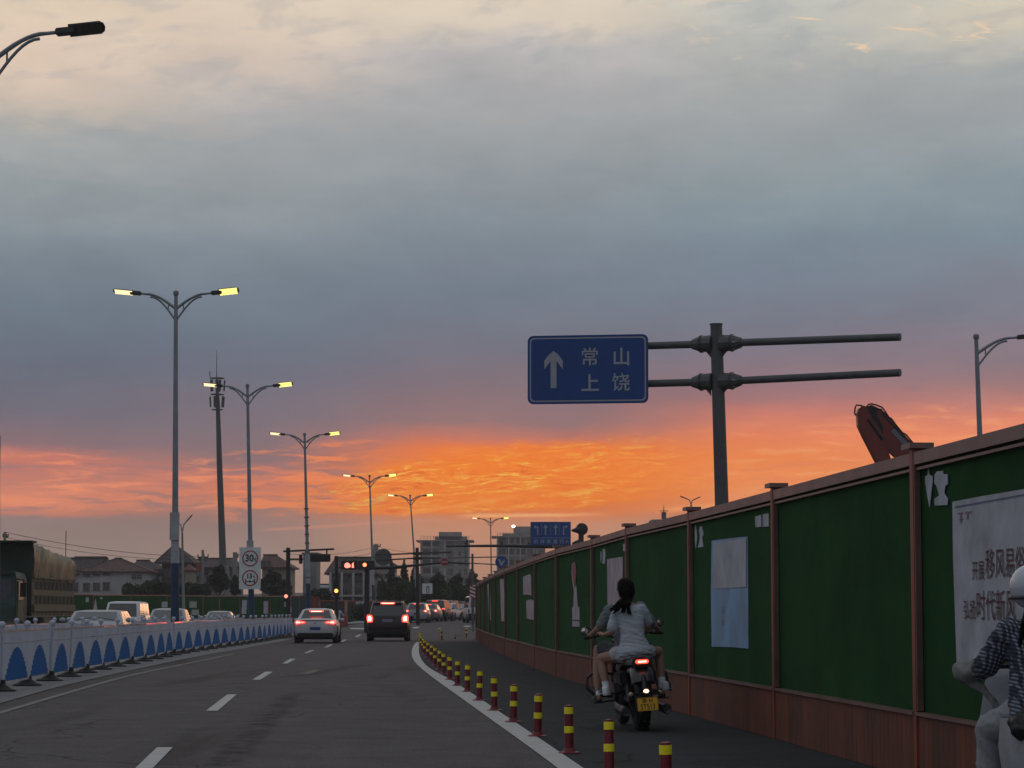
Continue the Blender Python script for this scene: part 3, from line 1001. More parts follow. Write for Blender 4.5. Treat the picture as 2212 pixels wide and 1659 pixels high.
poster('paper_notice', [(1648, 1111), (1660, 1109), (1661, 1137), (1648, 1138)], 3, PAPER, 'right one of two small white papers at the top right of the blue poster panel')
poster('umbrella_shaped_paper', pc3([(1948, 345), (1958, 400), (1960, 470), (1950, 545), (1943, 470), (1942, 390)]), 3, PAPER, 'thin umbrella shaped paper at the top left of the blue poster panel')
poster('torn_notice', pc3([(1982, 362), (2000, 358), (2003, 385), (2012, 395), (2012, 430), (2000, 445), (2012, 525), (1968, 533), (1980, 480), (1982, 430), (1976, 400)]), 3, PAPER, 'torn white notice at the top left of the blue poster panel')
poster('hanging_banner', pc3([(1225, 628), (1290, 615), (1352, 607), (1352, 760), (1340, 1110), (1232, 1100), (1230, 900)]), 5, PAPER2, 'long crumpled pinkish sheet hanging just left of the pillion rider head')
poster('torn_notice', pc3([(1190, 545), (1205, 540), (1212, 580), (1207, 665), (1188, 662)]), 5, PAPER, 'torn strip of paper above the crumpled pinkish sheet')
poster('umbrella_shaped_paper', pc3([(1172, 565), (1178, 562), (1180, 610), (1176, 660), (1171, 620)]), 5, PAPER, 'sliver of paper left of the strip above the crumpled pinkish sheet')
poster('paper_notice', pc3([(1355, 502), (1373, 498), (1373, 562), (1357, 560)]), 5, PAPER, 'left paper of the pair at the top right above the crumpled pinkish sheet')
poster('paper_notice', pc3([(1380, 497), (1398, 492), (1398, 560), (1380, 562)]), 5, PAPER, 'right paper of the pair at the top right above the crumpled pinkish sheet')
br = poster('brush_shaped_poster', pc3([(955, 650), (968, 665), (974, 740), (968, 820), (976, 880), (985, 1015), (998, 1020), (1000, 1178), (942, 1176), (938, 1020), (950, 1015), (955, 880), (945, 820), (937, 740), (940, 670)]), 7 - 1, PAPER2,
       'brush shaped pinkish poster with red tip on the panel left of the riders')
q = MB(); q.raw([on_wall(*C3(x, y), 6, .034) - br.location for x, y in [(955, 652), (967, 667), (973, 740), (966, 818), (960, 860), (950, 820), (939, 740), (942, 672)]], [tuple(range(8))])
q.build('red_tip', PINK, br)
q = MB(); q.raw([on_wall(*C3(x, y), 6, .034) - br.location for x, y in [(942, 1120), (999, 1122), (999, 1130), (942, 1128)]], [(0, 1, 2, 3)])
q.build('dark_line', M('black_print', (0.02, 0.02, 0.03), 0.8, 0, 0), br)
poster('paper_notice', pc3([(540, 770), (590, 748), (603, 760), (606, 925), (575, 915), (540, 918)]), 8, PAPER2, 'upper of two square notices on the hoarding panel with a pair of papers')
poster('paper_notice', pc3([(565, 965), (600, 955), (633, 968), (642, 1125), (600, 1118), (568, 1110)]), 8, PAPER2, 'lower of two square notices on the hoarding panel with a pair of papers')
poster('paper_strip', pc3([(350, 792), (380, 787), (384, 900), (392, 1135), (362, 1133), (355, 950)]), 10, PAPER2, 'wider of the two tall paper strips near the far end of the hoarding')
poster('paper_strip', pc3([(248, 832), (270, 827), (277, 1125), (259, 1125), (252, 950)]), 12, PAPER2, 'thinner farthest tall paper strip near the end of the hoarding')

# ------------------------------------------------------------------ street lamps
POLE = M('lamp_pole_grey', (0.22, 0.25, 0.27), 0.45, 0.2, 0.12, 2)
HEAD = M('lamp_head_dark', (0.03, 0.035, 0.032), 0.5, 0, 0.1, 6)
HEADG = M('lamp_head_grey', (0.12, 0.13, 0.13), 0.5, 0.2, 0.1, 6)

def street_lamp(label, base, H, lean, rz, lit=True, blue=True, single=False, span=1.5, dark_head=False, rungs=False, pole_r=0.10, group='tall double street lamps in the median'):
    root = empty('street_lamp', base, label, 'street lamp', rz=rz, group=group)
    top = Vector((lean, 0, H))
    P = lambda z: Vector((lean * z / H, 0, z))
    b = MB()
    b.tube([P(0), P(0.35), P(H * 0.5), P(H)], [pole_r * 1.35, pole_r * 1.3, pole_r * 0.95, pole_r * 0.62], 14)
    b.build('pole', POLE, root, smooth=40)
    k = MB(); k.tube([P(H), P(H) + Vector((0, 0, .05)), P(H) + Vector((0, 0, .16)), P(H) + Vector((0, 0, .2))], [.05, .09, .09, .03], 10); k.build('pole_cap', POLE, root, smooth=40)
    if blue:
        k = MB(); k.tube([P(0.0), P(0.2), P(2.9)], [pole_r * 1.55, pole_r * 1.42, pole_r * 1.32], 14); k.build('painted_foot', BLUEPOLE, root, smooth=40)
        k = MB(); k.tube([P(2.9), P(3.9)], [pole_r * 1.36, pole_r * 1.3], 14); k.build('sticker_sleeve', M('pale_wrap', (0.34, 0.36, 0.38), 0.6, 0, 0.1, 3), root, smooth=40)
        k = MB(); k.box(P(4.1) + Vector((0, -pole_r * 1.1, 0)), (0.3, 0.12, 0.9)); k.build('control_box', M('pale_wrap', (0.34, 0.36, 0.38)), root)
    for s in ((1,) if single else (-1, 1)):
        tip = Vector((s * span, 0, H + 0.12))
        up = []
        lo = []
        for i in range(9):
            t = i / 8
            x = s * (span * 0.66) * t
            up.append(P(H - 0.42) * (1 - 0) + Vector((x, 0, 0.50 * math.sin(t * PI / 2) )))
            lo.append(P(H - 0.82) + Vector((x * 0.86, 0, 0.80 * math.sin(t * PI / 2) ** 1.0)))
        e = up[-1]
        up.append(e + Vector((s * 0.2, 0, 0.02)))
        a = MB(); a.tube(up, [0.048] * 4 + [0.042] * 4 + [0.036] * 2, 8); arm = a.build('arm', POLE, root, smooth=40)
        a = MB(); a.tube(lo, 0.032, 8); a.build('brace', POLE, arm, smooth=40)
        a = MB(); a.cyl(up[2] + Vector((0, 0, -.02)), (up[2].x, 0, lo[2].z + 0.06), 0.02, n=6); a.build('strut', POLE, arm)
        # lantern: driver box and long flat LED head tilted up to the tip
        h0 = up[-1]
        hx = Vector((s, 0, 0.10)).normalized(); hz = Vector((-s * 0.10, 0, 1)).normalized()
        rot = Matrix((hx, Vector((0, 1, 0)) * 1.0, hz)).transposed()
        tiltm = Matrix.Rotation(R(-48 if s > 0 else -26), 3, 'X')
        hm_ = HEAD
        a = MB(); a.box(h0 + hx * 0.15, (0.36, 0.20, 0.13), rot); head = a.build('lamp_head', hm_, root, bevel=0.02)
        a = MB()
        out = [(-0.33, -0.13), (0.26, -0.13), (0.33, -0.08), (0.35, 0), (0.33, 0.08), (0.26, 0.13), (-0.33, 0.13)]
        c = h0 + hx * 0.55 + hz * 0.015
        vs = [c + rot @ (tiltm @ Vector((x, y, z))) for z in (-0.03, 0.0) for x, y in out]
        n = len(out)
        a.raw(vs, [tuple(range(n)), tuple(reversed(range(n, 2 * n)))] + [(i, i + n, (i + 1) % n + n, (i + 1) % n) for i in range(n)])
        a.build('lamp_body', hm_, head)
        a = MB()
        for i in range(5):
            a.box(c + rot @ (tiltm @ Vector((-0.245 + i * 0.118, 0, -0.038))), (0.108, 0.235, 0.022), rot @ tiltm)
        a.build('led_modules', (LEDW if s > 0 else LEDW2) if lit else M('unlit_led', (0.07, 0.07, 0.06), 0.4, 0, 0), head)
    if rungs:
        a = MB()
        for i in range(9):
            z = 3.2 + i * 0.5
            a.tube([P(z) , P(z + 0.08)], pole_r * 1.45, 12)
        a.build('clamp_bands', HEADG, root)
    return root

lamps = [(-34, 1330, -13, 1345, 45.0, 128, 'street lamp whose unlit arm reaches in at the top left corner'),
         (372, 640, 378.5, 1335, 80.0, 0, 'nearest whole double street lamp with blue foot, left of the phone mast'),
         (531, 838, 545, 1335, 112.0, 0, 'double street lamp carrying the weight limit sign on its pole'),
         (656, 942, 668.5, 1335, 143.0, 0, 'double street lamp with banded pole above the white sedan'),
         (798, 1031, 809, 1310, 186.0, 0, 'double street lamp left of the orange glow, behind the traffic light mast'),
         (887, 1073, 905, 1310, 219.0, 0, 'slender double street lamp between traffic light pole and unfinished tower'),
         (1060, 1122, 1063, 1290, 272.0, 0, 'small far double street lamp between the two unfinished towers')]
for i, (xt, yt, xb, yb, d, v0, lab) in enumerate(lamps):
    xbw = gx(xb, d)
    if i == 0:
        H = 12.0; lean = (xt - xb) / FD * d * 1.2
    else:
        H = at(xt, yt, d).z - GZ(d); lean = (xt - xb) / FD * d * (H / max(1, (yb - yt) / FD * d))
    street_lamp(lab, (xbw, d, GZ(d)), H, lean, R(-2 if i < 4 else -6), lit=(0 < i), dark_head=(i == 0), rungs=(i == 3), span=1.5,
                pole_r=0.10 if i < 4 else 0.085)
# lamp on the right beyond the hoarding
d = 74.0
street_lamp('single arm street lamp rising behind the hoarding at the right edge', (gx(2133, d), d, 0), at(2117, 735, d).z, (2117 - 2131) / FD * d, R(4), lit=False, blue=False, single=True, span=1.65, group=None)
d = 100.0
def y_lamp(label, d, xb, xt, ytop, heads):
    g = GZ(d); b0 = Vector((gx(xb, d), d, g))
    root = empty('street_lamp', b0, label, 'street lamp')
    f = lambda px, py: at(px, py, d) - b0
    fork = f(xt, ytop)
    k = MB(); k.tube([Vector((0, 0, 0)), fork], [0.11, 0.07], 10); k.build('pole', POLE, root, smooth=40)
    for hx_, hy_ in heads:
        tip = f(hx_, hy_); mid = (fork * 0.45 + tip * 0.55) + Vector((-(tip.x - fork.x) * 0.22, 0, 0.1))
        k = MB(); k.tube([fork, fork.lerp(mid, .5), mid, tip], 0.045, 6); a = k.build('arm', POLE, root, smooth=40)
        dv = (tip - mid).normalized()
        k = MB(); k.bar(tip - dv * 0.1, tip + dv * 0.5, 0.22, 0.08); k.build('lamp_head', HEADG, a, bevel=0.02)
y_lamp('far unlit street lamp with forked arms left of the phone mast', 170.0, 398, 393.5, 1150, [(385, 1128), (405, 1124)])
y_lamp('tiny forked lamp peeping over the hoarding left of the direction sign pole', 190.0, 1494, 1493, 1090, [(1482, 1077), (1500, 1079)])

# ------------------------------------------------------------------ weight limit sign on the second lamp pole
d = 111.6
SIGNW = M('white_sign_sheet', (0.62, 0.66, 0.64), 0.5, 0, 0.06, 3)
SIGNR = M('red_sign_print', (0.30, 0.02, 0.025), 0.5, 0, 0.1, 6)
SIGNK = M('black_sign_print', (0.012, 0.012, 0.014), 0.6, 0, 0)
c = at(540, 1227.5, d)
ws = empty('weight_limit_sign', c, 'white board with round red signs reading 30t and 13t on the lamp pole', 'road sign', rz=R(-1))
w_, h_ = 46.5 / FD * d, 90 / FD * d
k = MB(); k.box((0, 0, 0), (w_, 0.03, h_)); k.build('board', SIGNW, ws, bevel=0.008)
k = MB()
for dz in (-0.28, 0.28):
    k.box((0.06, 0.07, dz * h_), (0.34, 0.11, 0.05))
k.build('clamps', STEEL, ws)
def ring(parent, cx, cz, r, w, mat, y=-0.019, name='red_ring'):
    k = MB()
    n = 32
    vs = []
    for rr in (r, r - w):
        for yy in (y, y - 0.004):
            for i in range(n):
                a = 2 * PI * i / n
                vs.append((cx + rr * math.cos(a), yy, cz + rr * math.sin(a)))
    fs = []
    for i in range(n):
        j = (i + 1) % n
        fs += [(i, j, n + j, n + i), (n + i, n + j, 3 * n + j, 3 * n + i), (3 * n + i, 3 * n + j, 2 * n + j, 2 * n + i)]
    k.raw(vs, fs)
    return k.build(name, mat, parent)
for cz in (0.235 * h_, -0.235 * h_):
    ring(ws, 0.01, cz, 0.365, 0.055, SIGNR)
add_mesh('lettering', text_mesh('30', 0.44, bold=0.012, sx=0.9), SIGNK, ws, (-0.03, -0.022, 0.235 * h_))
add_mesh('lettering', text_mesh('t', 0.26, bold=0.01), SIGNK, ws, (0.235, -0.022, 0.235 * h_ - 0.05))
add_mesh('lettering', text_mesh('13', 0.30, bold=0.012, sx=0.9), SIGNK, ws, (-0.03, -0.022, -0.235 * h_ + 0.08))
add_mesh('lettering', text_mesh('t', 0.18, bold=0.01), SIGNK, ws, (0.19, -0.022, -0.235 * h_ + 0.07))
k = MB()
cz = -0.235 * h_ - 0.17
for s in (-1, 1):
    k.box((0.01 + s * 0.2, -0.022, cz + 0.03), (0.05, 0.004, 0.2))
k.box((0.01, -0.022, cz + 0.02), (0.36, 0.0045, 0.035)); k.box((0.01, -0.0225, cz + 0.02), (0.1, 0.005, 0.08))
k.build('axle_symbol', SIGNK, ws)

# ------------------------------------------------------------------ direction sign gantry behind the hoarding
d = 55.0
SBLUE = M('traffic_sign_blue', (0.004, 0.052, 0.225), 0.45, 0, 0.08, 1.5)
SLET = M('traffic_sign_white_print', (0.34, 0.36, 0.40), 0.5, 0, 0.04)
base = Vector((gx(1562, d), d, 0))
gan = empty('sign_gantry', base, 'dark steel pole with twin cross arms holding the blue direction sign', 'sign pole')
def L(px, py, dd=d): return at(px, py, dd) - base
ptop, pbot = L(1547, 702), Vector((0.02, 0, 0))
k = MB(); k.tube([pbot, L(1559, 1085), L(1552, 860), ptop], [0.19, 0.155, 0.145, 0.135], 20); k.build('pole', DKSTEEL, gan, smooth=40)
k = MB(); k.cyl(ptop, ptop + Vector((0, 0, .03)), 0.15, n=20); k.build('pole_cap', DKSTEEL, gan)
dl, dr = 55.9, 53.0
for yl, ym, yr in ((751, 743, 728), (832, 825, 805)):
    a = at(1165, yl + 3, dl + .4) - base; m1 = at(1497, ym + 1, 55.25) - base; m2 = at(1600, ym - 3, 54.75) - base; b = at(1945, yr, dr) - base
    k = MB(); k.cyl(a, m1, 0.085, n=14); k.build('cross_arm', DKSTEEL, gan, smooth=40)
    k = MB(); k.cyl(m2, b, 0.085, n=14); k.build('cross_arm', DKSTEEL, gan, smooth=40)
    ctr = at(1548, ym - 1, d) - base
    for s, mm in ((-1, m1), (1, m2)):
        dirv = (mm - ctr).normalized()
        k = MB()
        k.tube([ctr + dirv * 0.10, ctr + dirv * 0.30, ctr + dirv * 0.40, mm + dirv * 0.02], [0.20, 0.185, 0.18, 0.112], 10)
        f = k.build('arm_socket', DKSTEEL, gan, smooth=30)
        k = MB()
        k.cyl(ctr + dirv * 0.345, ctr + dirv * 0.36, 0.20, n=20); k.cyl(ctr + dirv * 0.375, ctr + dirv * 0.39, 0.20, n=20)
        k.build('flange', DKSTEEL, f)
        k = MB()
        for ang in range(0, 360, 60):
            u = Vector((0, math.cos(R(ang)), math.sin(R(ang)))) * 0.168
            k.cyl(ctr + dirv * 0.31 + u, ctr + dirv * 0.43 + u, 0.018, n=6)
        k.build('bolts', STEEL, f)
        k = MB()
        sgn = s
        for zz in (-1,):
            k.raw([ctr + dirv * 0.13 + Vector((0, y, zz * 0.15)) for y in (-.012, .012)] + [ctr + dirv * 0.13 + Vector((0, y, zz * 0.33)) for y in (-.012, .012)] + [ctr + dirv * 0.27 + Vector((0, y, zz * 0.16)) for y in (-.012, .012)],
                  [(0, 2, 4), (1, 5, 3), (0, 1, 3, 2), (2, 3, 5, 4), (4, 5, 1, 0)])
        k.build('gusset', DKSTEEL, f)
# the sign itself
sl, sr = at(1140, 801, dl), at(1399.5, 797.5, 55.45)
c = (sl + sr) / 2
ang = math.atan2(sr.y - sl.y, sr.x - sl.x)
sw = (sr - sl).length; sh = 149.0 / FD * 55.7
roll = math.atan2(sr.z - sl.z, sw)
ds = empty('direction_sign', c + Vector((0, -0.16, 0)), 'blue road sign with white up arrow and the place names 常山 and 上饶', 'road sign', rot=(0, -roll * 0.7, ang))
def rrect(w, h, r, n=6):
    pts = []
    for cx_, cz_, a0 in ((w / 2 - r, h / 2 - r, 0), (-w / 2 + r, h / 2 - r, 90), (-w / 2 + r, -h / 2 + r, 180), (w / 2 - r, -h / 2 + r, 270)):
        for i in range(n + 1):
            a = R(a0 + 90 * i / n); pts.append((cx_ + r * math.cos(a), cz_ + r * math.sin(a)))
    return pts
k = MB(); k.prism(rrect(sw, sh, 0.13), 0.045, Matrix.Translation((0, -0.02, 0))); k.build('panel', SBLUE, ds)
def frame(parent, w, h, r, t, y, mat, name='border_line'):
    o, i_ = rrect(w, h, r), rrect(w - 2 * t, h - 2 * t, r - t * 0.6)
    n = len(o); k = MB()
    k.raw([(x, y, z) for x, z in o] + [(x, y, z) for x, z in i_], [(a, (a + 1) % n, n + (a + 1) % n, n + a) for a in range(n)])
    return k.build(name, mat, parent)
frame(ds, sw - 0.10, sh - 0.10, 0.10, 0.03, -0.024, SLET)
k = MB()
for z in (-.35, 0.0, .35): k.box((0, 0.045, z * sh), (sw * 0.92, 0.04, 0.05))
k.build('back_rails', STEEL, ds)
u = 1 / FD * 55.7
k = MB(); ax, az0 = (1195.5 - 1270) * u, 0
arw = [(-6.5, -39), (6.5, -39), (6.5, 20), (20, 2), (20.5, 20), (11, 33), (0, 42), (-11, 33), (-20.5, 20), (-20, 2), (-6.5, 20)]
k.raw([(ax + x * u, -0.026, (z - 1) * u) for x, z in arw], [tuple(range(len(arw)))])
bmx = k.build('arrow', SLET, ds)
for ch, px, py, s_ in (('常', 1274, 771, 41), ('山', 1343, 772, 41), ('上', 1275, 828, 41), ('饶', 1342, 827, 41)):
    add_mesh('lettering', text_mesh(ch, s_ * u * 1.0, bold=0.0075 if ch in '山上' else 0.0035), SLET, ds, ((px - 1269.5) * u, -0.027, (799.2 - py - 4) * u))
k = MB()
for x in (-.36, .36):
    for z in (-.27, .30):
        k.box((x * sw, 0.075, z * sh), (0.10, 0.1, 0.26))
k.build('brackets', DKSTEEL, ds)

# ------------------------------------------------------------------ excavator behind the hoarding
d = 62.0
EXR = M('excavator_dark_red', (0.17, 0.020, 0.012), 0.45, 0, 0.2, 2.0, coat=0.2)
EXK = M('excavator_black', (0.010, 0.010, 0.011), 0.5, 0, 0.2)
eb0 = Vector((gx(1990, d), d, 0))
ex = empty('excavator', eb0, 'dark red excavator arm folded up behind the hoarding under the direction sign pole', 'excavator')
def E(px, py): return at(px, py, d) - eb0
C7 = lambda X, Y: (1810.2 + X * 0.0992, 850.2 + Y * 0.0992)
def plate(name, pix, mat, th, y0, parent):
    mb = MB(); P = [E(*C7(*p)) for p in pix]; n = len(P)
    vs = [p + Vector((0, y0, 0)) for p in P] + [p + Vector((0, y0 + th, 0)) for p in P]
    mb.raw(vs, [tuple(range(n)), tuple(reversed(range(n, 2 * n)))] + [(i, i + n, (i + 1) % n + n, (i + 1) % n) for i in range(n)])
    return mb.build(name, mat, parent, bevel=0.01)
plate('stick', [(410, 430), (440, 330), (520, 270), (610, 280), (720, 520), (960, 880), (1150, 1450), (1400, 2100), (1130, 2200), (840, 1520), (540, 940), (430, 700)], EXR, 0.34, -0.1, ex)
plate('boom', [(620, 300), (720, 240), (860, 300), (1010, 400), (1300, 700), (1500, 950), (1690, 1160), (2100, 1600), (1900, 1950), (1290, 1410), (1010, 1160), (960, 880), (760, 700), (640, 480)], EXR, 0.30, 0.0, ex)
plate('pivot_cheeks', [(620, 300), (720, 250), (860, 320), (840, 480), (960, 700), (980, 900), (820, 900), (640, 620)], EXK, 0.44, -0.05, ex)
k = MB()
for a, b in (((640, 560), (960, 1010)),):
    k.cyl(E(*C7(*a)) + Vector((0, -.06, 0)), E(*C7(*b)) + Vector((0, -.06, 0)), 0.06, n=10)
k.build('hydraulic_ram', EXK, ex, smooth=40)
k = MB()
hose = [(400, 480), (360, 430), (375, 300), (400, 250), (500, 260), (570, 290)]
k.tube([E(*C7(*p)) for p in hose], 0.022, 6)
hose = [(620, 300), (660, 240), (720, 222), (840, 250), (960, 300), (1020, 380), (1110, 520), (1160, 540), (1260, 680), (1400, 850), (1480, 890), (1660, 1110)]
k.tube([E(*C7(*p)) for p in hose], 0.022, 6)
hose = [(700, 260), (860, 330), (940, 340), (1010, 480), (1110, 600), (1230, 720), (1380, 900), (1470, 960), (1640, 1140)]
k.tube([E(*C7(*p)) for p in hose], 0.02, 6)
k.build('hoses', EXK, ex, smooth=40)
k = MB()
q0, q1 = E(*C7(1190, 790)), E(*C7(1490, 1125))
dv = (q1 - q0); L_ = dv.length; dn = dv.normalized(); un = Vector((-dn.z, 0, dn.x)) * -1
for i in range(11):
    c0 = q0 + dn * (L_ * (i + 0.5) / 11) + Vector((0, -0.02, 0))
    k.bar(c0 - un * 0.06, c0 + un * 0.06, 0.02, L_ / 11 * 0.6, up=dn)
k.build('worn_lettering', M('worn_silver_print', (0.18, 0.25, 0.30), 0.6, 0, 0.2), ex)
k = MB(); k.box((0.9, 0.3, 1.9), (2.2, 2.6, 1.1)); k.build('engine_house', EXR, ex, bevel=0.08)
k = MB(); k.box((-0.4, -0.7, 2.1), (0.9, 1.3, 1.6)); k.build('cab', GLASS, ex, bevel=0.06)
for s in (-1, 1):
    k = MB(); k.box((0.5, s * 1.0, 0.45), (3.2, 0.5, 0.85)); k.build('track', BLACK, ex, bevel=0.2)
k = MB(); k.box((0.5, 0, 1.0), (1.4, 1.5, 0.7)); k.build('undercarriage', EXK, ex)
k = MB(); k.tube([E(*C7(1270, 2150)), E(*C7(1350, 2700)), (-1.6, 0, 1.6)], [.18, .2, .25], 8); k.build('bucket', EXK, ex)
k = MB(); k.tube([E(*C7(1950, 1750)), (0.6, 0.1, 2.6)], [.2, .22], 8); k.build('boom_root', EXR, ex)

# ------------------------------------------------------------------ phone mast
d = 260.0
mx0 = Vector((gx(483, d), d, GZ(d)))
ms = empty('phone_mast', mx0, 'tall dark tapering phone mast with two rings of antennas left of the weight limit sign', 'mast')
def K(px, py): return at(px, py, d) - mx0
k = MB(); k.tube([Vector((0, 0, 0)), K(481, 1200), K(474, 1000), K(470.5, 870), K(468, 820)], [0.45, 0.38, 0.30, 0.22, 0.15], 12); k.build('tapered_pole', DKSTEEL, ms, smooth=40)
k = MB(); k.cyl(K(468, 822), K(468, 756), 0.05, 0.02, n=6); k.build('lightning_rod', DKSTEEL, ms)
for cy_, r_ in ((817, 0.76), (852, 0.72), (885, 0.60)):
    k = MB(); c = K(469.5, cy_)
    k.tube([c + Vector((r_ * math.cos(a * PI / 4), r_ * math.sin(a * PI / 4), 0)) for a in range(8)], 0.045, 6, closed=True)
    for a in range(0, 8, 2):
        k.cyl(c, c + Vector((r_ * math.cos(a * PI / 4), r_ * math.sin(a * PI / 4), 0)), 0.04, n=5)
    k.build('platform_ring', DKSTEEL, ms)
for row, (cy_, hh) in enumerate(((833, 1.35), (868, 1.3))):
    for a in range(5):
        c = K(469.5, cy_); an = a * 2 * PI / 5 + 0.15 + row * 0.55
        k = MB(); k.box(c + Vector((0.74 * math.cos(an), 0.74 * math.sin(an), 0)), (0.17, 0.24, hh * .86), (0, 0.06, an)); k.build('antenna', M('antenna_grey', (0.07, 0.07, 0.07), 0.6, 0, 0.1), ms)
k = MB(); k.tube([K(457, 826), K(454, 815), K(453, 802)], 0.05, 6); k.build('whip', DKSTEEL, ms)
k = MB(); k.tube([Vector((0, 0, 0)), Vector((0, 0, 5.5))], [1.0, 0.5], 12); k.build('wide_foot', M('pale_concrete_foot', (0.2, 0.21, 0.2), 0.8), ms)

# ------------------------------------------------------------------ junction poles, arms, signals and signs
TL = M('signal_black', (0.010, 0.010, 0.011), 0.55, 0, 0.1, 5)
def pole_with_arms(name, label, d, x0, ytop, arms, r=0.11, cat='sign pole', x1=None, mat=None):
    g = GZ(d); b0 = Vector((gx(x0, d), d, g))
    root = empty(name, b0, label, cat)
    f = lambda px, py: at(px, py, d) - b0
    m_ = mat or TL
    k = MB(); k.tube([Vector((0, 0, 0)), f(x1 if x1 else x0, ytop)], [r, r * 0.8], 12); k.build('pole', m_, root, smooth=40)
    for pts, ar in arms:
        k = MB(); k.tube([f(*p) for p in pts], ar, 8); k.build('arm', m_, root, smooth=40)
    return root, f, b0

dT = 150.0
rt, f, b0 = pole_with_arms('signal_mast', 'dark mast with long arm and hanging box signals left of the grey tower block', dT, 622.5, 1183, [([(612, 1191), (722, 1186)], 0.06), ([(622, 1208), (655, 1208)], 0.055), ([(706, 1188), (706, 1200)], 0.05)], 0.16)
b0w = b0
def box_px(name, root, b0, d, x0, y0, x1, y1, dep, mat, dy=-0.1, bevel=0.02):
    a, b = at(x0, y0, d) - b0, at(x1, y1, d) - b0
    k = MB(); k.box(((a.x + b.x) / 2, dy, (a.z + b.z) / 2), (abs(b.x - a.x), dep, abs(a.z - b.z)))
    return k.build(name, mat, root, bevel=bevel)
s1 = empty('traffic_signal', at(688, 1206, dT) + Vector((0, -.2, 0)), 'unlit black box signal hung under the mast arm beside the grey tower block', 'traffic light')
o_ = s1.location
box_px('housing', s1, o_, dT, 659, 1197, 714.5, 1214, 0.25, TL)
for i in range(4):
    box_px('visor', s1, o_, dT, 664 + i * 13, 1199, 673 + i * 13, 1212, 0.1, BLACK, -0.26)
s2 = empty('traffic_signal', at(650, 1208, dT) + Vector((0, -.1, 0)), 'small dark signal head seen edge on left of the grey tower block', 'traffic light')
box_px('housing', s2, s2.location, dT, 647, 1198, 654, 1218, 0.3, TL)
box_px('visor', s2, s2.location, dT, 648.5, 1200, 653, 1208, 0.1, BLACK, -0.28)

def lens(name, root, b0, d, px, py, r, mat, dy=-0.2):
    c = at(px, py, d) - b0
    k = MB(); k.lathe([(r, 0.0), (r * 0.8, -0.03), (r * 0.4, -0.05), (0.001, -0.055)], 14, Matrix.Translation((c.x, dy, c.z)) @ Matrix.Rotation(0, 4, 'X'), axis='y')
    return k.build(name, mat, root, smooth=50)
REDARROW = M('lit_red_arrow', (0.5, 0.05, 0.05), 0.2, 0, 0, emit=(1.0, 0.20, 0.15), estr=2.6)
ORSIG = M('lit_orange_red_signal', (0.5, 0.1, 0.05), 0.2, 0, 0, emit=(1.0, 0.22, 0.08), estr=3.0)
rt2, f2, b2 = pole_with_arms('signal_mast', 'thin dark pole with a lit amber pedestrian signal above the white sedan', dT, 728, 1201, [], 0.12, x1=727)
s3 = empty('traffic_signal', at(727.5, 1274, dT) + Vector((0, -.22, 0)), 'signal with one glowing amber light low on the thin dark pole', 'traffic light')
box_px('housing', s3, s3.location, dT, 721, 1254, 734, 1288, 0.25, TL)
lens('amber_lens', s3, s3.location, dT, 727.5, 1276.5, 0.14, AMBER)
k = MB(); c = at(727.5, 1262, dT) - s3.location; k.lathe([(0.15, 0), (0.13, -0.03), (0.001, -.04)], 12, Matrix.Translation((c.x, -.21, c.z)), axis='y'); k.build('dark_lens', BLACK, s3)
dS = 146.0
rt3, f3, b3 = pole_with_arms('signal_mast', 'dark pole carrying the lit red arrow signal on a long arm across the junction', dS, 792.5, 1222,
                             [([(790, 1228), (850, 1225.5), (900, 1221), (962, 1214.5), (1013, 1218)], [0.10, 0.09, 0.075, 0.06, 0.05]), ([(732, 1226), (795, 1227)], 0.045)], 0.17)
s4 = empty('traffic_signal', at(752, 1221, dS) + Vector((0, -.15, 0)), 'long black signal with a glowing red arrow and bar', 'traffic light')
box_px('housing', s4, s4.location, dS, 737.5, 1211.5, 773, 1231, 0.25, TL)
k = MB(); vv = [(744.5, 1222), (747, 1217), (751, 1215.5), (755, 1217), (758.5, 1222), (757, 1226), (751, 1227.5), (746, 1226)]
k.raw([at(x, y, dS) - s4.location + Vector((0, -.41, 0)) for x, y in vv], [tuple(range(8))]); k.build('red_arrow_head', REDARROW, s4)
k = MB(); k.raw([at(x, y, dS) - s4.location + Vector((0, -.41, 0)) for x, y in [(761, 1226.5), (761, 1219), (764.5, 1214.5), (765.5, 1227)]], [(0, 1, 2, 3)]); k.build('red_arrow_bar', REDARROW, s4)
k = MB(); c = at(767, 1221, dS); k.build
s5 = empty('traffic_signal', at(789, 1221, dS) + Vector((0, -.35, 0)), 'black signal beside the red arrow with a round orange red light', 'traffic light')
box_px('housing', s5, s5.location, dS, 774.5, 1211.5, 810, 1231, 0.25, TL)
lens('red_lens', s5, s5.location, dS, 789, 1220.5, 0.14, ORSIG)
for i in (1,):
    lens('dark_lens', s5, s5.location, dS, 800, 1221, 0.15, BLACK)
s6 = empty('traffic_signal', at(619, 1289, 145), 'tiny red pedestrian light at the end of the green fence', 'traffic light')
box_px('housing', s6, s6.location, 145, 614, 1280, 624, 1300, 0.15, TL)
lens('red_lens', s6, s6.location, 145, 618.5, 1288, 0.105, REDARROW, -0.18)
k = MB(); k.cyl((0.0, 0, -0.2), (0, 0, -at(619, 1289, 145).z + .1), 0.05, n=8); k.build('pole', TL, s6)

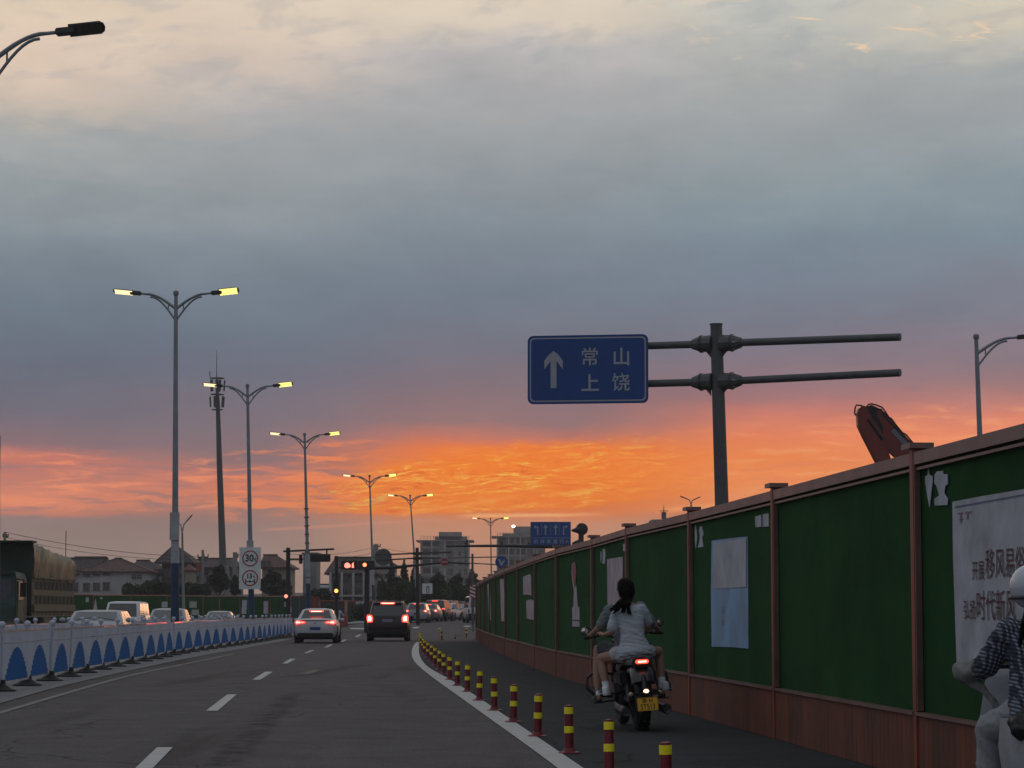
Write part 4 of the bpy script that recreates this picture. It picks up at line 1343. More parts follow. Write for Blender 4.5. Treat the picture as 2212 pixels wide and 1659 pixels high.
# cross-shaped sign masts further on
dG = 178.0
rt4, f4, b4 = pole_with_arms('sign_gantry', 'far dark pole with two long cross arms and a round board at the left end', dG, 903, 1183,
                             [([(815, 1199), (903, 1195), (975, 1192.5)], 0.055), ([(815, 1210.5), (903, 1205.5), (952, 1205)], 0.055)], 0.15, x1=901)
k = MB()
for y in (1196, 1206):
    c = f4(902, y); k.box(c, (0.75, 0.3, 0.22))
k.build('arm_sockets', TL, rt4, bevel=0.05)
rb = empty('round_sign', at(828, 1204, dG) + Vector((0, -.12, 0)), 'round grey sign board seen from behind on the left end of the cross arms', 'road sign')
k = MB(); k.lathe([(0.62, 0.0), (0.62, -0.04)], 28, axis='y'); k.build('disc', M('bare_sign_back', (0.09, 0.09, 0.095), 0.6, 0.2, 0.1), rb)
k = MB(); k.box((0, -0.06, 0.18), (1.1, 0.03, 0.06)); k.box((0, -0.06, -0.2), (1.1, 0.03, 0.06)); k.build('back_rails', TL, rb)
rt5, f5, b5 = pole_with_arms('sign_gantry', 'thin pole with two cross arms right of the no entry sign', 176.0, 1021.5, 1196, [([(968, 1205), (1080, 1203)], 0.04), ([(968, 1214), (1080, 1220)], 0.04)], 0.10, x1=1020.5, mat=DKSTEEL)
rs = empty('round_sign', at(1083, 1214, 175.4), 'round blue sign with white arrow left of the farthest hoarding posts', 'road sign')
k = MB(); k.lathe([(0.44, 0.0), (0.44, -0.03)], 24, axis='y'); k.build('disc', SBLUE, rs)
k = MB(); k.raw([(-0.22, -.04, .2), (-.1, -.04, .2), (.02, -.04, -.05), (.2, -.04, .18), (.25, -.04, .1), (0.04, -.04, -.28), (-.04, -.04, -.28)], [tuple(range(7))]); k.build('arrow', SLET, rs)
ne = empty('no_entry_sign', at(960, 1214, 145.4) + Vector((0, -.12, 0)), 'red no entry sign with white bar hanging in front of the unfinished tower', 'road sign')
k = MB(); k.lathe([(0.24, 0.0), (0.24, -0.02)], 8, Matrix.Rotation(R(22.5), 4, 'Y'), axis='y'); k.build('disc', M('no_entry_red', (0.30, 0.025, 0.03), 0.5, 0, 0.1), ne)
k = MB(); k.box((0, -.03, 0.0), (0.38, 0.006, 0.055)); k.build('white_bar', SLET, ne)
k = MB(); k.box((0.02, -0.002, -0.29), (0.34, 0.02, 0.11)); k.build('plate_below', M('pale_sign_plate', (0.3, 0.3, 0.3), 0.6), ne)
# lane sign with heavy arm
dLn = 168.0
rt6, f6, b6 = pole_with_arms('sign_gantry', 'heavy dark pole behind the hoarding holding the blue lane sign and a long camera arm', dLn, 1257, 1131,
                             [([(1234, 1146), (1252, 1145)], [0.05, 0.28]), ([(1236, 1176), (1254, 1173)], [0.12, 0.30]), ([(964, 1180), (1000, 1179.5), (1100, 1179), (1180, 1181), (1255, 1181)], [0.055, 0.08, 0.1, 0.12, 0.13])], 0.22, x1=1255)
k = MB()
for px, h in ((1008, 10), (1084, 6), (1142, 4)):
    c = f6(px, 1176); k.box(c + Vector((0, 0, h / FD * dLn / 2)), (0.14, 0.3, h / FD * dLn), (0, 0.2 if px < 1050 else 0, 0))
k.build('camera', TL, rt6)
k = MB(); k.ell(f6(1257, 1143), (0.42, 0.2, 0.42)); k.build('knuckle', TL, rt6, smooth=40)
ln = empty('lane_sign', at(1189.5, 1152.5, 167.5), 'blue lane direction sign with four white arrows above the hoarding end', 'road sign', rz=R(-2))
u2 = 167.5 / FD
k = MB(); k.box((0, 0, 0), (87 * u2, 0.05, 50.5 * u2)); k.build('panel', SBLUE, ln, bevel=0.01)
LT2 = M('lane_sign_print', (0.30, 0.34, 0.42), 0.6, 0, 0.1)
k = MB()
for i, (xx, hook) in enumerate(((-28, -1), (-11, 0), (11, 0), (28, 1))):
    k.box((xx * u2, -.03, 6 * u2), (2.6 * u2, .006, 18 * u2))
    hx = xx + hook * -4.5 if hook else xx
    tipx = xx - 5 if hook < 0 else (xx + 5 if hook > 0 else xx)
    if hook:
        k.box(((xx + hook * 2.5) * u2, -.03, 14.5 * u2), (6 * u2, .006, 2.6 * u2))
        k.raw([((xx + hook * 4) * u2, -.033, 19 * u2), ((xx + hook * 4) * u2, -.033, 10 * u2), ((xx + hook * 9) * u2, -.033, 14.5 * u2)], [(0, 1, 2)])
    else:
        k.raw([((xx - 5) * u2, -.033, 12 * u2), ((xx + 5) * u2, -.033, 12 * u2), (xx * u2, -.033, 20 * u2)], [(0, 1, 2)])
for xx in (-19.5, 0, 19.5):
    for zz in (-1, 5, 11, 17):
        k.box((xx * u2, -.03, zz * u2), (1.0 * u2, .006, 3.4 * u2))
k.box((0, -.03, -9.5 * u2), (82 * u2, .006, 0.9 * u2))
k.build('arrows', LT2, ln)
for i, ch in enumerate('机动车直行'):
    add_mesh('lettering', text_mesh(ch, 10 * u2, bold=0.004), LT2, ln, ((-32 + i * 14) * u2, -.032, -17.8 * u2))
add_mesh('lettering', text_mesh('←', 10 * u2, bold=0.01), LT2, ln, (36 * u2, -.032, -17.8 * u2))

cv = empty('chevron_post', at(1022, 1288, 150) * 1.0, 'red and white striped marker board at the foot of the thin sign pole', 'road sign')
cz_ = cv.location
k = MB(); k.box((0, 0, 0.28), (0.40, 0.03, 0.8)); k.build('board', SIGNW, cv)
k = MB()
for i in range(4):
    z = -0.05 + i * 0.22
    k.raw([(-.2, -.02, z), (.2, -.02, z - .17), (.2, -.02, z - .06), (-.2, -.02, z + .11)], [(0, 1, 2, 3)])
k.build('red_stripes', SIGNR, cv)
k = MB(); k.cyl((0, .03, -0.1), (0, .03, GZ(150) - cz_.z), 0.04, n=8); k.build('post', DKSTEEL, cv)
ns = empty('small_sign', at(923, 1271.5, 200), 'small square white sign with a dark n-shaped symbol among the trees', 'road sign')
k = MB(); k.box((0, 0, 0), (0.86, 0.03, 0.86)); k.build('board', SIGNW, ns, bevel=0.02)
k = MB()
for s in (-1, 1): k.box((s * 0.09 + .05, -.02, -0.12), (0.07, .006, 0.5))
k.box((0.05, -.02, 0.16), (0.24, .006, 0.07)); k.build('symbol', SIGNK, ns)
k = MB(); k.cyl((-0.6, .1, 1.2), (-0.6, .1, GZ(200) - ns.location.z), 0.09, n=8); k.box((-0.25, .08, .0), (0.7, .05, .05)); k.build('post', DKSTEEL, ns)
# roof-top flood light
fl = empty('flood_light', at(1021 + 1, 1140, 300) * 1.0, 'bright flood light shining at the roof edge left of the blue lane sign', 'lamp')
fl.location = at(1109, 1137, 640)
k = MB(); k.ell((0, 0, 0), (0.5, 0.35, 0.36)); k.build('lamp_glass', M('lit_flood_lamp', (0.8, 0.8, 0.6), 0.3, 0, 0, emit=(1.0, 0.95, 0.62), estr=4.0), fl)
k = MB(); k.cyl((0.1, .3, -.3), (0.1, 0.3, -1.5), 0.08, n=6); k.build('stalk', TL, fl)

# ------------------------------------------------------------------ vehicles (local frame: nose towards +y, rear bumper near y = 0)
TYRE = M('tyre_rubber', (0.012, 0.012, 0.012), 0.8, 0, 0.2, 20)
RIM = M('alloy_rim', (0.35, 0.35, 0.36), 0.3, 0.8, 0.05)
UNDER = M('black_underbody', (0.008, 0.008, 0.008), 0.8, 0, 0.1)
PLATEB = M('blue_number_plate', (0.02, 0.05, 0.22), 0.5, 0, 0)
PLATEG = M('grey_number_plate', (0.20, 0.22, 0.26), 0.5, 0, 0.1)
SEAM = M('panel_gap', (0.008, 0.008, 0.008), 0.8, 0, 0)
def paint(name, col, rough=0.35):
    return M(name, col, rough, 0.1, 0.05, 1.0, coat=0.25)
PW = paint('pearl_white_car_paint', (0.50, 0.51, 0.54))
PD = paint('dark_plum_car_paint', (0.030, 0.022, 0.024))
PS = paint('silver_car_paint', (0.30, 0.31, 0.33))
PK = paint('black_car_paint', (0.012, 0.012, 0.014))
PB = paint('brown_grey_car_paint', (0.16, 0.14, 0.13))
REFLGREY = M('reflection_grey_glass', (0.05, 0.055, 0.06), 0.12, 0, 0, spec=1.0)  # paler grey base stands in for grey reflections on the glass

SPECS = {
    # length, halfwidth, belt z, roof z, stations: (y, belt z, halfwidth, bottom z); cabin: (y at belt rear, y roof rear, y roof front, y belt front), roof halfwidth
    'sedan': dict(L=4.72, w=0.905, roof=1.44, rw=0.60, gh=(0.78, 1.45, 2.75, 3.62),
                  st=[(0.0, 0.86, 0.60, 0.42), (0.05, 0.95, 0.78, 0.30), (0.22, 1.00, 0.86, 0.26), (0.55, 1.01, 0.895, 0.24), (1.2, 0.98, 0.905, 0.22), (2.6, 0.95, 0.905, 0.22), (3.5, 0.93, 0.90, 0.22), (4.2, 0.82, 0.87, 0.24), (4.6, 0.70, 0.76, 0.30), (4.72, 0.58, 0.58, 0.38)]),
    'suv': dict(L=4.65, w=0.93, roof=1.76, rw=0.70, gh=(0.10, 0.42, 3.0, 3.75),
                st=[(0.0, 0.95, 0.74, 0.52), (0.04, 1.08, 0.86, 0.36), (0.18, 1.12, 0.91, 0.30), (0.7, 1.12, 0.93, 0.27), (2.4, 1.09, 0.93, 0.27), (3.5, 1.05, 0.92, 0.27), (4.2, 0.96, 0.88, 0.30), (4.55, 0.82, 0.78, 0.36), (4.65, 0.68, 0.6, 0.44)]),
    'van': dict(L=5.2, w=0.90, roof=2.05, rw=0.72, gh=(0.06, 0.18, 3.9, 4.55),
                st=[(0.0, 1.0, 0.8, 0.5), (0.04, 1.12, 0.88, 0.34), (0.3, 1.15, 0.90, 0.28), (2.4, 1.15, 0.90, 0.28), (4.2, 1.12, 0.90, 0.28), (4.8, 1.0, 0.86, 0.3), (5.1, 0.86, 0.78, 0.36), (5.2, 0.7, 0.66, 0.46)]),
    'hatch': dict(L=4.2, w=0.87, roof=1.52, rw=0.62, gh=(0.08, 0.62, 2.4, 3.3),
                  st=[(0.0, 0.82, 0.66, 0.45), (0.05, 0.96, 0.80, 0.32), (0.25, 1.02, 0.86, 0.26), (0.9, 1.0, 0.87, 0.24), (2.3, 0.96, 0.87, 0.24), (3.2, 0.93, 0.86, 0.24), (3.8, 0.82, 0.82, 0.26), (4.1, 0.68, 0.72, 0.32), (4.2, 0.56, 0.55, 0.4)]),
}

def wheel(parent, x, y, r, s):
    k = MB(); k.lathe([(r * 0.62, -0.10), (r * 0.93, -0.10), (r, -0.06), (r, 0.06), (r * 0.93, 0.10), (r * 0.62, 0.10)], 24, axis='x')
    w = k.build('wheel', TYRE, parent, smooth=30); w.location = (x, y, r)
    k = MB(); k.lathe([(r * 0.60, 0.075 * s), (r * 0.56, 0.09 * s), (r * 0.2, 0.06 * s), (0.001, 0.085 * s)], 20, axis='x'); k.build('rim', RIM, w, smooth=30)
    k = MB()
    for i in range(5):
        a = i * 2 * PI / 5
        k.bar((0.085 * s, 0.05 * math.cos(a), 0.05 * math.sin(a)), (0.09 * s, r * 0.57 * math.cos(a), r * 0.57 * math.sin(a)), 0.05, 0.02, up=(1, 0, 0))
    k.build('spokes', RIM, w)

def car(kind, label, loc, rz, body_mat, facing='away', lights=True, group=None, cat='car', glass=GLASS, plate=PLATEB, headlights=False, name=None, roof=None, wheels=True):
    S = SPECS[kind]
    root = empty(name or ('parked_car' if False else kind if kind in ('van',) else 'car'), loc, label, cat, rz=rz, group=group)
    rf = roof or S['roof']
    rings = []
    for y, zb, w, z0 in S['st']:
        h = zb - z0
        half = [(w * 0.86, z0), (w * 0.97, z0 + h * 0.14), (w, z0 + h * 0.38), (w * 0.995, z0 + h * 0.62), (w * 0.965, z0 + h * 0.88), (w * 0.90, zb), (w * 0.55, zb + 0.03)]
        ring = [Vector((x, y, z)) for x, z in half] + [Vector((-x, y, z)) for x, z in reversed(half)]
        rings.append(ring)
    k = MB(); k.loft(rings); body = k.build('body', body_mat, root, smooth=38)
    y0, y1, y2, y3 = S['gh']
    st = S['st']
    def belt(y):
        for a, b in zip(st, st[1:]):
            if a[0] <= y <= b[0]:
                t = (y - a[0]) / (b[0] - a[0]); return a[1] + (b[1] - a[1]) * t + 0.0, a[2] + (b[2] - a[2]) * t
        return st[-1][1], st[-1][2]
    rw = S['rw']
    bz0, bw0 = belt(y0); bz3, bw3 = belt(y3); bw = S['w'] * 0.90
    # cabin shell as rings from belt up to roof crown
    def ringc(t):
        ya = y0 + (y1 - y0) * t; yb = y3 + (y2 - y3) * t
        w_ = bw + (rw - bw) * t
        z = lambda yy, tt: (bz0 + (bz3 - bz0) * (yy - y0) / (y3 - y0)) * (1 - tt) + rf * tt
        e = 0.10
        wr = w_ * (0.93 if t > 0 else 0.95)
        return [Vector((-wr, ya, z(ya, t))), Vector((wr, ya, z(ya, t))), Vector((w_, ya + e, z(ya, t))), Vector((w_, (ya + yb) / 2, z((ya + yb) / 2, t) + 0.012 * t)),
                Vector((w_, yb - e, z(yb, t))), Vector((wr, yb, z(yb, t))), Vector((-wr, yb, z(yb, t))), Vector((-w_, yb - e, z(yb, t))), Vector((-w_, (ya + yb) / 2, z((ya + yb) / 2, t) + 0.012 * t)), Vector((-w_, ya + e, z(ya, t)))]
    top = ringc(0.93)
    crown = []
    ctr = sum(ringc(1.0), Vector()) / 10
    for p in ringc(1.0):
        crown.append(Vector((p.x * 0.86, ctr.y + (p.y - ctr.y) * 0.93, rf)))
    crown2 = [Vector((p.x * 0.5, ctr.y + (p.y - ctr.y) * 0.7, rf + 0.025)) for p in ringc(1.0)]
    k = MB(); k.loft([ringc(-0.10), ringc(0.0), ringc(0.5), top, crown, crown2]); cab = k.build('cabin', body_mat, root, smooth=38)
    # glass
    def pane(name, a, b, c, d, n_off, parent=cab):
        P = [Vector(p) for p in (a, b, c, d)]
        n = (P[1] - P[0]).cross(P[3] - P[0]).normalized()
        if n.dot(Vector(n_off)) < 0: n = -n
        cc = sum(P, Vector()) / 4
        k = MB(); o = [p + n * 0.008 for p in P]; i_ = [p - n * 0.01 for p in P]
        k.raw(o + i_, [(0, 1, 2, 3), (4, 7, 6, 5)] + [(q, q + 4, (q + 1) % 4 + 4, (q + 1) % 4) for q in range(4)])
        return k.build(name, glass, parent, bevel=0.0)
    def lerp(a, b, t): return a.lerp(b, t)
    r0, r1 = ringc(0.06), ringc(0.88)
    ins = 0.06
    lo, hi = lerp(r0[0], r0[1], ins), lerp(r0[0], r0[1], 1 - ins)
    lo2, hi2 = lerp(r1[0], r1[1], ins), lerp(r1[0], r1[1], 1 - ins)
    rear = pane('rear_window', lo, hi, hi2, lo2, (0, -1, 0))
    pane('windscreen', lerp(r0[6], r0[5], .04), lerp(r0[6], r0[5], .96), lerp(r1[6], r1[5], .95), lerp(r1[6], r1[5], .05), (0, 1, 0))
    for s in (2, 7):
        q0a, q0b, q1a, q1b = (r0[2], r0[4], r1[2], r1[4]) if s == 2 else (r0[9], r0[7], r1[9], r1[7])
        segs = ((0.05, 0.47), (0.50, 0.95)) if kind in ('sedan', 'hatch') else ((0.03, 0.28), (0.31, 0.62), (0.65, 0.95))
        for a_, b_ in segs:
            pane('side_window', lerp(q0a, q0b, a_), lerp(q0a, q0b, b_), lerp(q1a, q1b, b_), lerp(q1a, q1b, a_), (1 if s == 2 else -1, 0, 0))
    if wheels:
        r = 0.33 if kind != 'suv' else 0.36
        for x in (-1, 1):
            for y in (0.95, S['L'] - 0.85):
                wheel(root, x * (S['w'] - 0.10), y, r, x)
        for x in (-1, 1):
            for y in (0.95, S['L'] - 0.85):
                k = MB(); k.lathe([(r + 0.06, -0.02), (r + 0.06, 0.02)], 24, Matrix.Translation((x * (S['w'] - 0.012), y, r + 0.01)), axis='x'); k.build('wheel_arch', UNDER, body)
    k = MB(); k.box((0, S['L'] / 2, 0.24), (S['w'] * 1.62, S['L'] * 0.9, 0.16)); k.build('underbody', UNDER, root)
    for s in (-1, 1):
        k = MB(); k.ell((s * (S['w'] + 0.09), y2 + 0.45, bz3 + 0.06), (0.10, 0.06, 0.075)); k.build('wing_mirror', body_mat, root, smooth=60)
    return root, body, cab, rear, S

def lamp_poly(name, root, pts, mat, depth=0.05):
    """lens shaped from x,z points, pushed back along +y by depth and wrapped round the corner"""
    k = MB(); n = len(pts)
    vs = [(x, y, z) for x, y, z in pts] + [(x, y + depth, z) for x, y, z in pts]
    k.raw(vs, [tuple(range(n)), tuple(reversed(range(n, 2 * n)))] + [(i, i + n, (i + 1) % n + n, (i + 1) % n) for i in range(n)])
    return k.build(name, mat, root)

# ---- white sedan ahead
root, body, cab, rear, S = car('sedan', 'white sedan with glowing brake lights beside the end of the blue arched barrier', (gx(683, 104.5), 104.0, 0), R(1.5), PW)
for s in (-1, 1):
    t = lamp_poly('tail_light', root, [(s * 0.80, -0.012, 0.80), (s * 0.44, -0.035, 0.84), (s * 0.42, -0.035, 0.90), (s * 0.60, -0.030, 0.935), (s * 0.84, 0.02, 0.94), (s * 0.875, 0.08, 0.86)], REDLIT, 0.16)
    lamp_poly('bright_core', t, [(s * 0.80, -0.022, 0.83), (s * 0.62, -0.042, 0.85), (s * 0.64, -0.042, 0.90), (s * 0.80, -0.018, 0.915)], REDHOT, 0.02)
    lamp_poly('bright_core', t, [(s * 0.585, -0.045, 0.865), (s * 0.49, -0.048, 0.87), (s * 0.49, -0.048, 0.885), (s * 0.585, -0.045, 0.895)], REDHOT, 0.02)
k = MB(); k.box((0, 1.02, 1.345), (0.62, 0.05, 0.055), (R(-30), 0, 0)); hb = k.build('high_brake_light', REDLIT, root, bevel=0.012)
k = MB(); k.box((0, 0.99, 1.335), (0.46, 0.03, 0.03), (R(-30), 0, 0)); k.build('bright_core', REDHOT, hb)
k = MB(); k.box((0, -0.005, 0.62), (0.44, 0.03, 0.12)); k.build('number_plate', PLATEB, root)
k = MB(); k.box((0, -0.03, 0.86), (0.07, 0.02, 0.09)); k.build('badge', CHROME, root, bevel=0.01)
k = MB(); k.box((0, 0.02, 0.74), (1.30, 0.03, 0.014)); k.box((0, 0.02, 0.975), (1.34, 0.06, 0.012)); k.build('boot_seams', SEAM, root)
k = MB(); k.box((0, 0.05, 0.33), (1.5, 0.2, 0.20)); k.build('rear_valance', UNDER, root, bevel=0.03)
k = MB(); k.box((0, 0.02, 0.985), (1.40, 0.10, 0.02), (R(12), 0, 0)); k.build('boot_lip', PW, root, bevel=0.006)

# ---- dark MPV ahead
root, body, cab, rear, S = car('suv', 'dark plum people carrier with tall rear window and glowing brake lights in the right lane', (gx(838, 111), 110.5, 0), R(1.0), PD, roof=1.78)
for s in (-1, 1):
    t = lamp_poly('tail_light', root, [(s * 0.90, 0.03, 0.84), (s * 0.66, -0.03, 0.86), (s * 0.64, -0.03, 1.05), (s * 0.70, -0.02, 1.17), (s * 0.90, 0.06, 1.19), (s * 0.94, 0.12, 1.05)], REDLIT, 0.18)
    lamp_poly('bright_core', t, [(s * 0.88, 0.005, 0.90), (s * 0.72, -0.045, 0.90), (s * 0.70, -0.045, 1.05), (s * 0.78, -0.035, 1.14), (s * 0.88, 0.01, 1.12)], REDHOT, 0.02)
k = MB(); k.box((0, 0.335, 1.70), (0.66, 0.05, 0.07)); hb = k.build('high_brake_light', REDLIT, root, bevel=0.015)
k = MB(); k.box((0, 0.305, 1.70), (0.54, 0.03, 0.04)); k.build('bright_core', REDHOT, hb)
k = MB(); k.box((0, 0.01, 0.93), (0.46, 0.10, 0.14)); k.build('number_plate', PLATEG, root, bevel=0.01)
k = MB(); k.box((0, -0.01, 1.06), (0.9, 0.06, 0.03)); k.build('chrome_strip', M('dull_chrome', (0.10, 0.09, 0.10), 0.3, 0.8, 0), root)
k = MB(); k.box((0, 0.04, 0.60), (1.62, 0.18, 0.05)); k.build('bumper_crease', UNDER, root, bevel=0.02)
k = MB(); k.box((0, 0.06, 0.40), (1.55, 0.2, 0.16)); k.build('rear_valance', UNDER, root, bevel=0.03)
k = MB(); k.box((0, 0.30, 1.775), (1.22, 0.26, 0.03), (R(-4), 0, 0)); k.build('roof_spoiler', M('roof_paint_with_dust', (0.16, 0.13, 0.12), 0.25, 0, 0.1, 2, coat=0.8), root, bevel=0.012)
for s in (-1, 1):
    k = MB(); k.box((s * 0.66, 1.7, 1.80), (0.04, 2.2, 0.03)); k.build('roof_rail', CHROME, root)

# ---- queue of cars at the lights further on
queue = [('hatch', 'silver hatchback with red brake lights just right of the dark people carrier', 899, 190, PS, -3, True),
         ('sedan', 'brown grey saloon half hidden between the silver hatchback and the black one in the queue', 921, 199, PB, -5, True),
         ('suv', 'black off roader with lit high brake light in the middle of the queue', 938, 205, PK, -8, True),
         ('suv', 'tall grey van-like car right behind the black off roader in the queue', 958, 226, PB, -11, False),
         ('hatch', 'small white car low beside the tall grey one in the queue', 957, 214, PW, -11, False),
         ('sedan', 'silver car near the far end of the queue', 975, 236, PS, -14, False),
         ('sedan', 'last grey car of the queue before the headlight', 988, 250, PB, -16, False)]
for kind, lab, px, d, pm_, ang, lit in queue:
    root, body, cab, rear, S = car(kind, lab, (gx(px, d), d, GZ(d)), R(ang), pm_, group='cars queueing beyond the junction')
    w = S['w']; zz = S['st'][2][1] - 0.12
    for s in (-1, 1):
        m_ = REDLIT if lit else M('unlit_tail_light', (0.08, 0.01, 0.01), 0.3, 0, 0)
        t = lamp_poly('tail_light', root, [(s * w * 0.93, 0.02, zz - .08), (s * w * 0.70, -0.03, zz - .06), (s * w * 0.68, -0.03, zz + .06), (s * w * 0.93, 0.03, zz + .09)], m_, 0.16)
        if lit: lamp_poly('bright_core', t, [(s * w * 0.90, -0.01, zz - .05), (s * w * 0.76, -0.045, zz - .04), (s * w * 0.76, -0.045, zz + .05), (s * w * 0.90, 0.0, zz + .05)], REDHOT, 0.02)
    if lit:
        k = MB(); k.box((0, S['gh'][1] - 0.1, S['roof'] - 0.07), (0.5, 0.06, 0.06)); k.build('high_brake_light', REDLIT, root)
    k = MB(); k.box((0, -0.01, zz - 0.22), (0.44, 0.03, 0.14)); k.build('number_plate', PLATEB, root)

# ---- oncoming vehicles
def front_bits(root, S, lit=False):
    w, L_ = S['w'], S['L']
    for s in (-1, 1):
        k = MB(); k.box((s * w * 0.72, L_ - 0.22, 0.70), (0.34, 0.28, 0.14)); k.build('headlight', M('lit_headlight', (0.8, 0.8, 0.7), 0.2, 0, 0, emit=(1, 0.9, 0.45), estr=4.0) if lit else CHROME, root, bevel=0.03)
    k = MB(); k.box((0, L_ - 0.02, 0.55), (0.9, 0.06, 0.2)); k.build('grille', UNDER, root, bevel=0.02)
    k = MB(); k.box((0, L_ + 0.015, 0.42), (0.44, 0.02, 0.14)); k.build('number_plate', PLATEB, root)
d = 240
root, body, cab, rear, S = car('suv', 'oncoming dark car with one bright yellow headlight at the far end of the queue', (gx(999, d), d + 4, GZ(d)), R(180 - 16), PK)
front_bits(root, S, True)
d = 190
root, body, cab, rear, S = car('van', 'white and black van partly hidden behind the far end of the green hoarding', (gx(1035, d), d, GZ(d)), R(6), PW, cat='van', name='van')
for s in (-1, 1):
    lamp_poly('tail_light', root, [(s * .85, -.01, .8), (s * .75, -.03, .8), (s * .75, -.03, 1.05), (s * .85, 0, 1.05)], M('unlit_tail_light', (0.08, 0.01, 0.01), 0.3, 0, 0), .1)
k = MB(); k.box((0, 0.02, 0.5), (1.7, 0.1, 0.45)); k.build('black_bumper', UNDER, root, bevel=0.03)
onc = [('suv', 'oncoming pale car with orange sunset glint on its side window nearest the barrier, left of the white van', 184, 76.0, PS, 1.36),
       ('van', 'white high roof van with dark windscreen behind the barrier', 256, 114.0, PW, 1.78),
       ('hatch', 'oncoming pale car whose roof is crossed by the blue foot of the lamp post', 346, 98.0, PS, 1.44),
       ('sedan', 'oncoming low pale car farthest right behind the barrier', 461, 140.0, PS, 1.30)]
onc_labels = ['pale oncoming car with orange sunset glint, directly left of the white van behind the barrier', None, None, None]
for i, (kind, lab, px, d, pm_, rf) in enumerate(onc):
    SP = SPECS[kind]
    lab = onc_labels[i] or lab
    rz = R(180 + (4 if i != 1 else 2))
    root, body, cab, rear, S = car(kind, lab, (gx(px, d) , d + SP['L'] * 0.85, GZ(d)), rz, pm_, glass=REFLGREY if i != 1 else GLASS, cat='van' if kind == 'van' else 'car', roof=rf, name='van' if kind == 'van' else 'car')
    front_bits(root, S)
    for s in (-1, 1):
        k = MB(); k.box((s * 0.35, S['gh'][3] - 0.02, S['st'][5][1] + 0.06), (0.5, 0.03, 0.02), (0, s * 0.15, 0)); k.build('wiper', UNDER, root)

# ---- tipper truck at the left edge
dt = 90.0
TG = M('truck_cab_green', (0.022, 0.055, 0.045), 0.5, 0, 0.2, 2)
TY = M('dusty_ochre_truck_body', (0.145, 0.125, 0.068), 0.7, 0, 0.22, 3, 0.2, 12)
TARP = M('crumpled_yellow_brown_tarpaulin', (0.125, 0.108, 0.055), 0.5, 0, 0.4, 4, 1.0, 3.5)
TARPD = M('shade_darkened_green_tarp', (0.020, 0.040, 0.024), 0.7, 0, 0.25, 3, 0.8, 6)  # green cloth, with the shade of the front face put into its colour
xr = gx(70.5, dt)        # right side face of the box
tr = empty('tipper_truck', (xr - 1.25, dt, 0), 'large dusty tipper truck with green cab and tarpaulin covered ochre box at the left edge', 'truck')
F = lambda py, dd=dt: at(0, py, dd).z
zt_side = F(1247); z_tarp = F(1177)
bl_ = 8.5
k = MB(); k.box((0, bl_ / 2, (1.15 + 2.95) / 2), (2.44, bl_, 1.80)); k.build('box', TY, tr)
# box side with two rows of dark slots, seen foreshortened
k = MB()
for zc in (F(1264), F(1296)):
    for i in range(10):
        k.box((1.222, 0.75 + i * 0.80, zc), (0.012, 0.46, 0.30))
tag(k.build('slots', UNDER, tr), kind='stuff')
k = MB()
for i in range(11):
    k.box((1.226, 0.35 + i * 0.80, 1.95), (0.022, 0.12, 1.55))
k.box((1.226, bl_ / 2, F(1280)), (0.026, bl_, 0.20)); k.box((1.26, bl_ / 2, F(1316) + 0.05), (0.09, bl_, 0.26)); k.box((1.26, bl_ / 2, zt_side), (0.08, bl_, 0.07))
k.build('ribs', TY, tr, bevel=0.008)
# tarp draped over the load
rg = []
random.seed(5)
for j in range(26):
    y = -0.05 + (bl_ + 0.1) * j / 25
    r_ = []
    zr = z_tarp - 0.30 * sm(j / 25, 0.0, 1.0) + 0.05 * math.sin(j * 1.7)
    for x, z in ((1.24, zt_side - 0.05), (1.27, zt_side + 0.5), (1.23, zr - 0.12), (1.05, zr), (0.0, zr + 0.08), (-1.05, zr), (-1.23, zr - 0.1), (-1.24, zt_side)):
        r_.append(Vector((x + random.uniform(-.05, .06), y, z + random.uniform(-.06, .06))))
    rg.append(r_)
k = MB(); k.loft(rg, closed=True); k.build('tarpaulin', TARP, tr, smooth=60)
k = MB(); k.box((0, -0.10, 3.35), (2.5, 0.14, 1.15)); k.box((0.03, -0.5, z_tarp + 0.1), (2.7, 1.1, 0.07)); k.build('front_sheet', TARPD, tr, bevel=0.03)
k = MB(); k.box((0, -0.12, 2.2), (2.46, 0.16, 1.9)); k.build('headboard', TARPD, tr)
# cab ahead of the box
k = MB(); k.loft([[Vector((x * 0.98, -2.45 + (0.12 if z > 1.6 else 0), z)), Vector((x, -0.55, z)), Vector((-x, -0.55, z)), Vector((-x * 0.98, -2.45 + (0.12 if z > 1.6 else 0), z))] for x, z in ((1.12, 0.55), (1.16, 1.55), (1.13, 2.55), (1.0, 2.75))])
cabt = k.build('cab', TG, tr, bevel=0.05)
k = MB(); k.box((0, -2.39, 2.08), (1.92, 0.06, 0.80)); k.build('windscreen', M('dusty_grey_glass', (0.06, 0.065, 0.075), 0.3, 0, 0.1), cabt)
k = MB(); k.box((1.15, -1.75, 2.08), (0.03, 0.85, 0.66)); k.build('side_window', GLASS, cabt)
k = MB(); k.box((1.145, -1.7, 1.3), (0.03, 1.1, 1.3)); k.box((1.165, -1.25, 1.42), (0.03, 0.12, 0.05)); k.build('door', TY, cabt)
k = MB(); k.tube([(1.1, -2.3, 2.5), (1.38, -2.45, 2.45), (1.38, -2.45, 1.85)], 0.025, 6); k.box((1.38, -2.46, 2.1), (0.22, 0.08, 0.5)); k.build('mirror', UNDER, cabt)
k = MB(); k.box((0, -2.3, 2.72), (2.1, 0.35, 0.16)); k.build('sun_visor', TARPD, cabt, bevel=0.03)
k = MB(); k.box((0, -2.5, 0.75), (2.3, 0.2, 0.45)); k.build('bumper', TY, cabt, bevel=0.05)
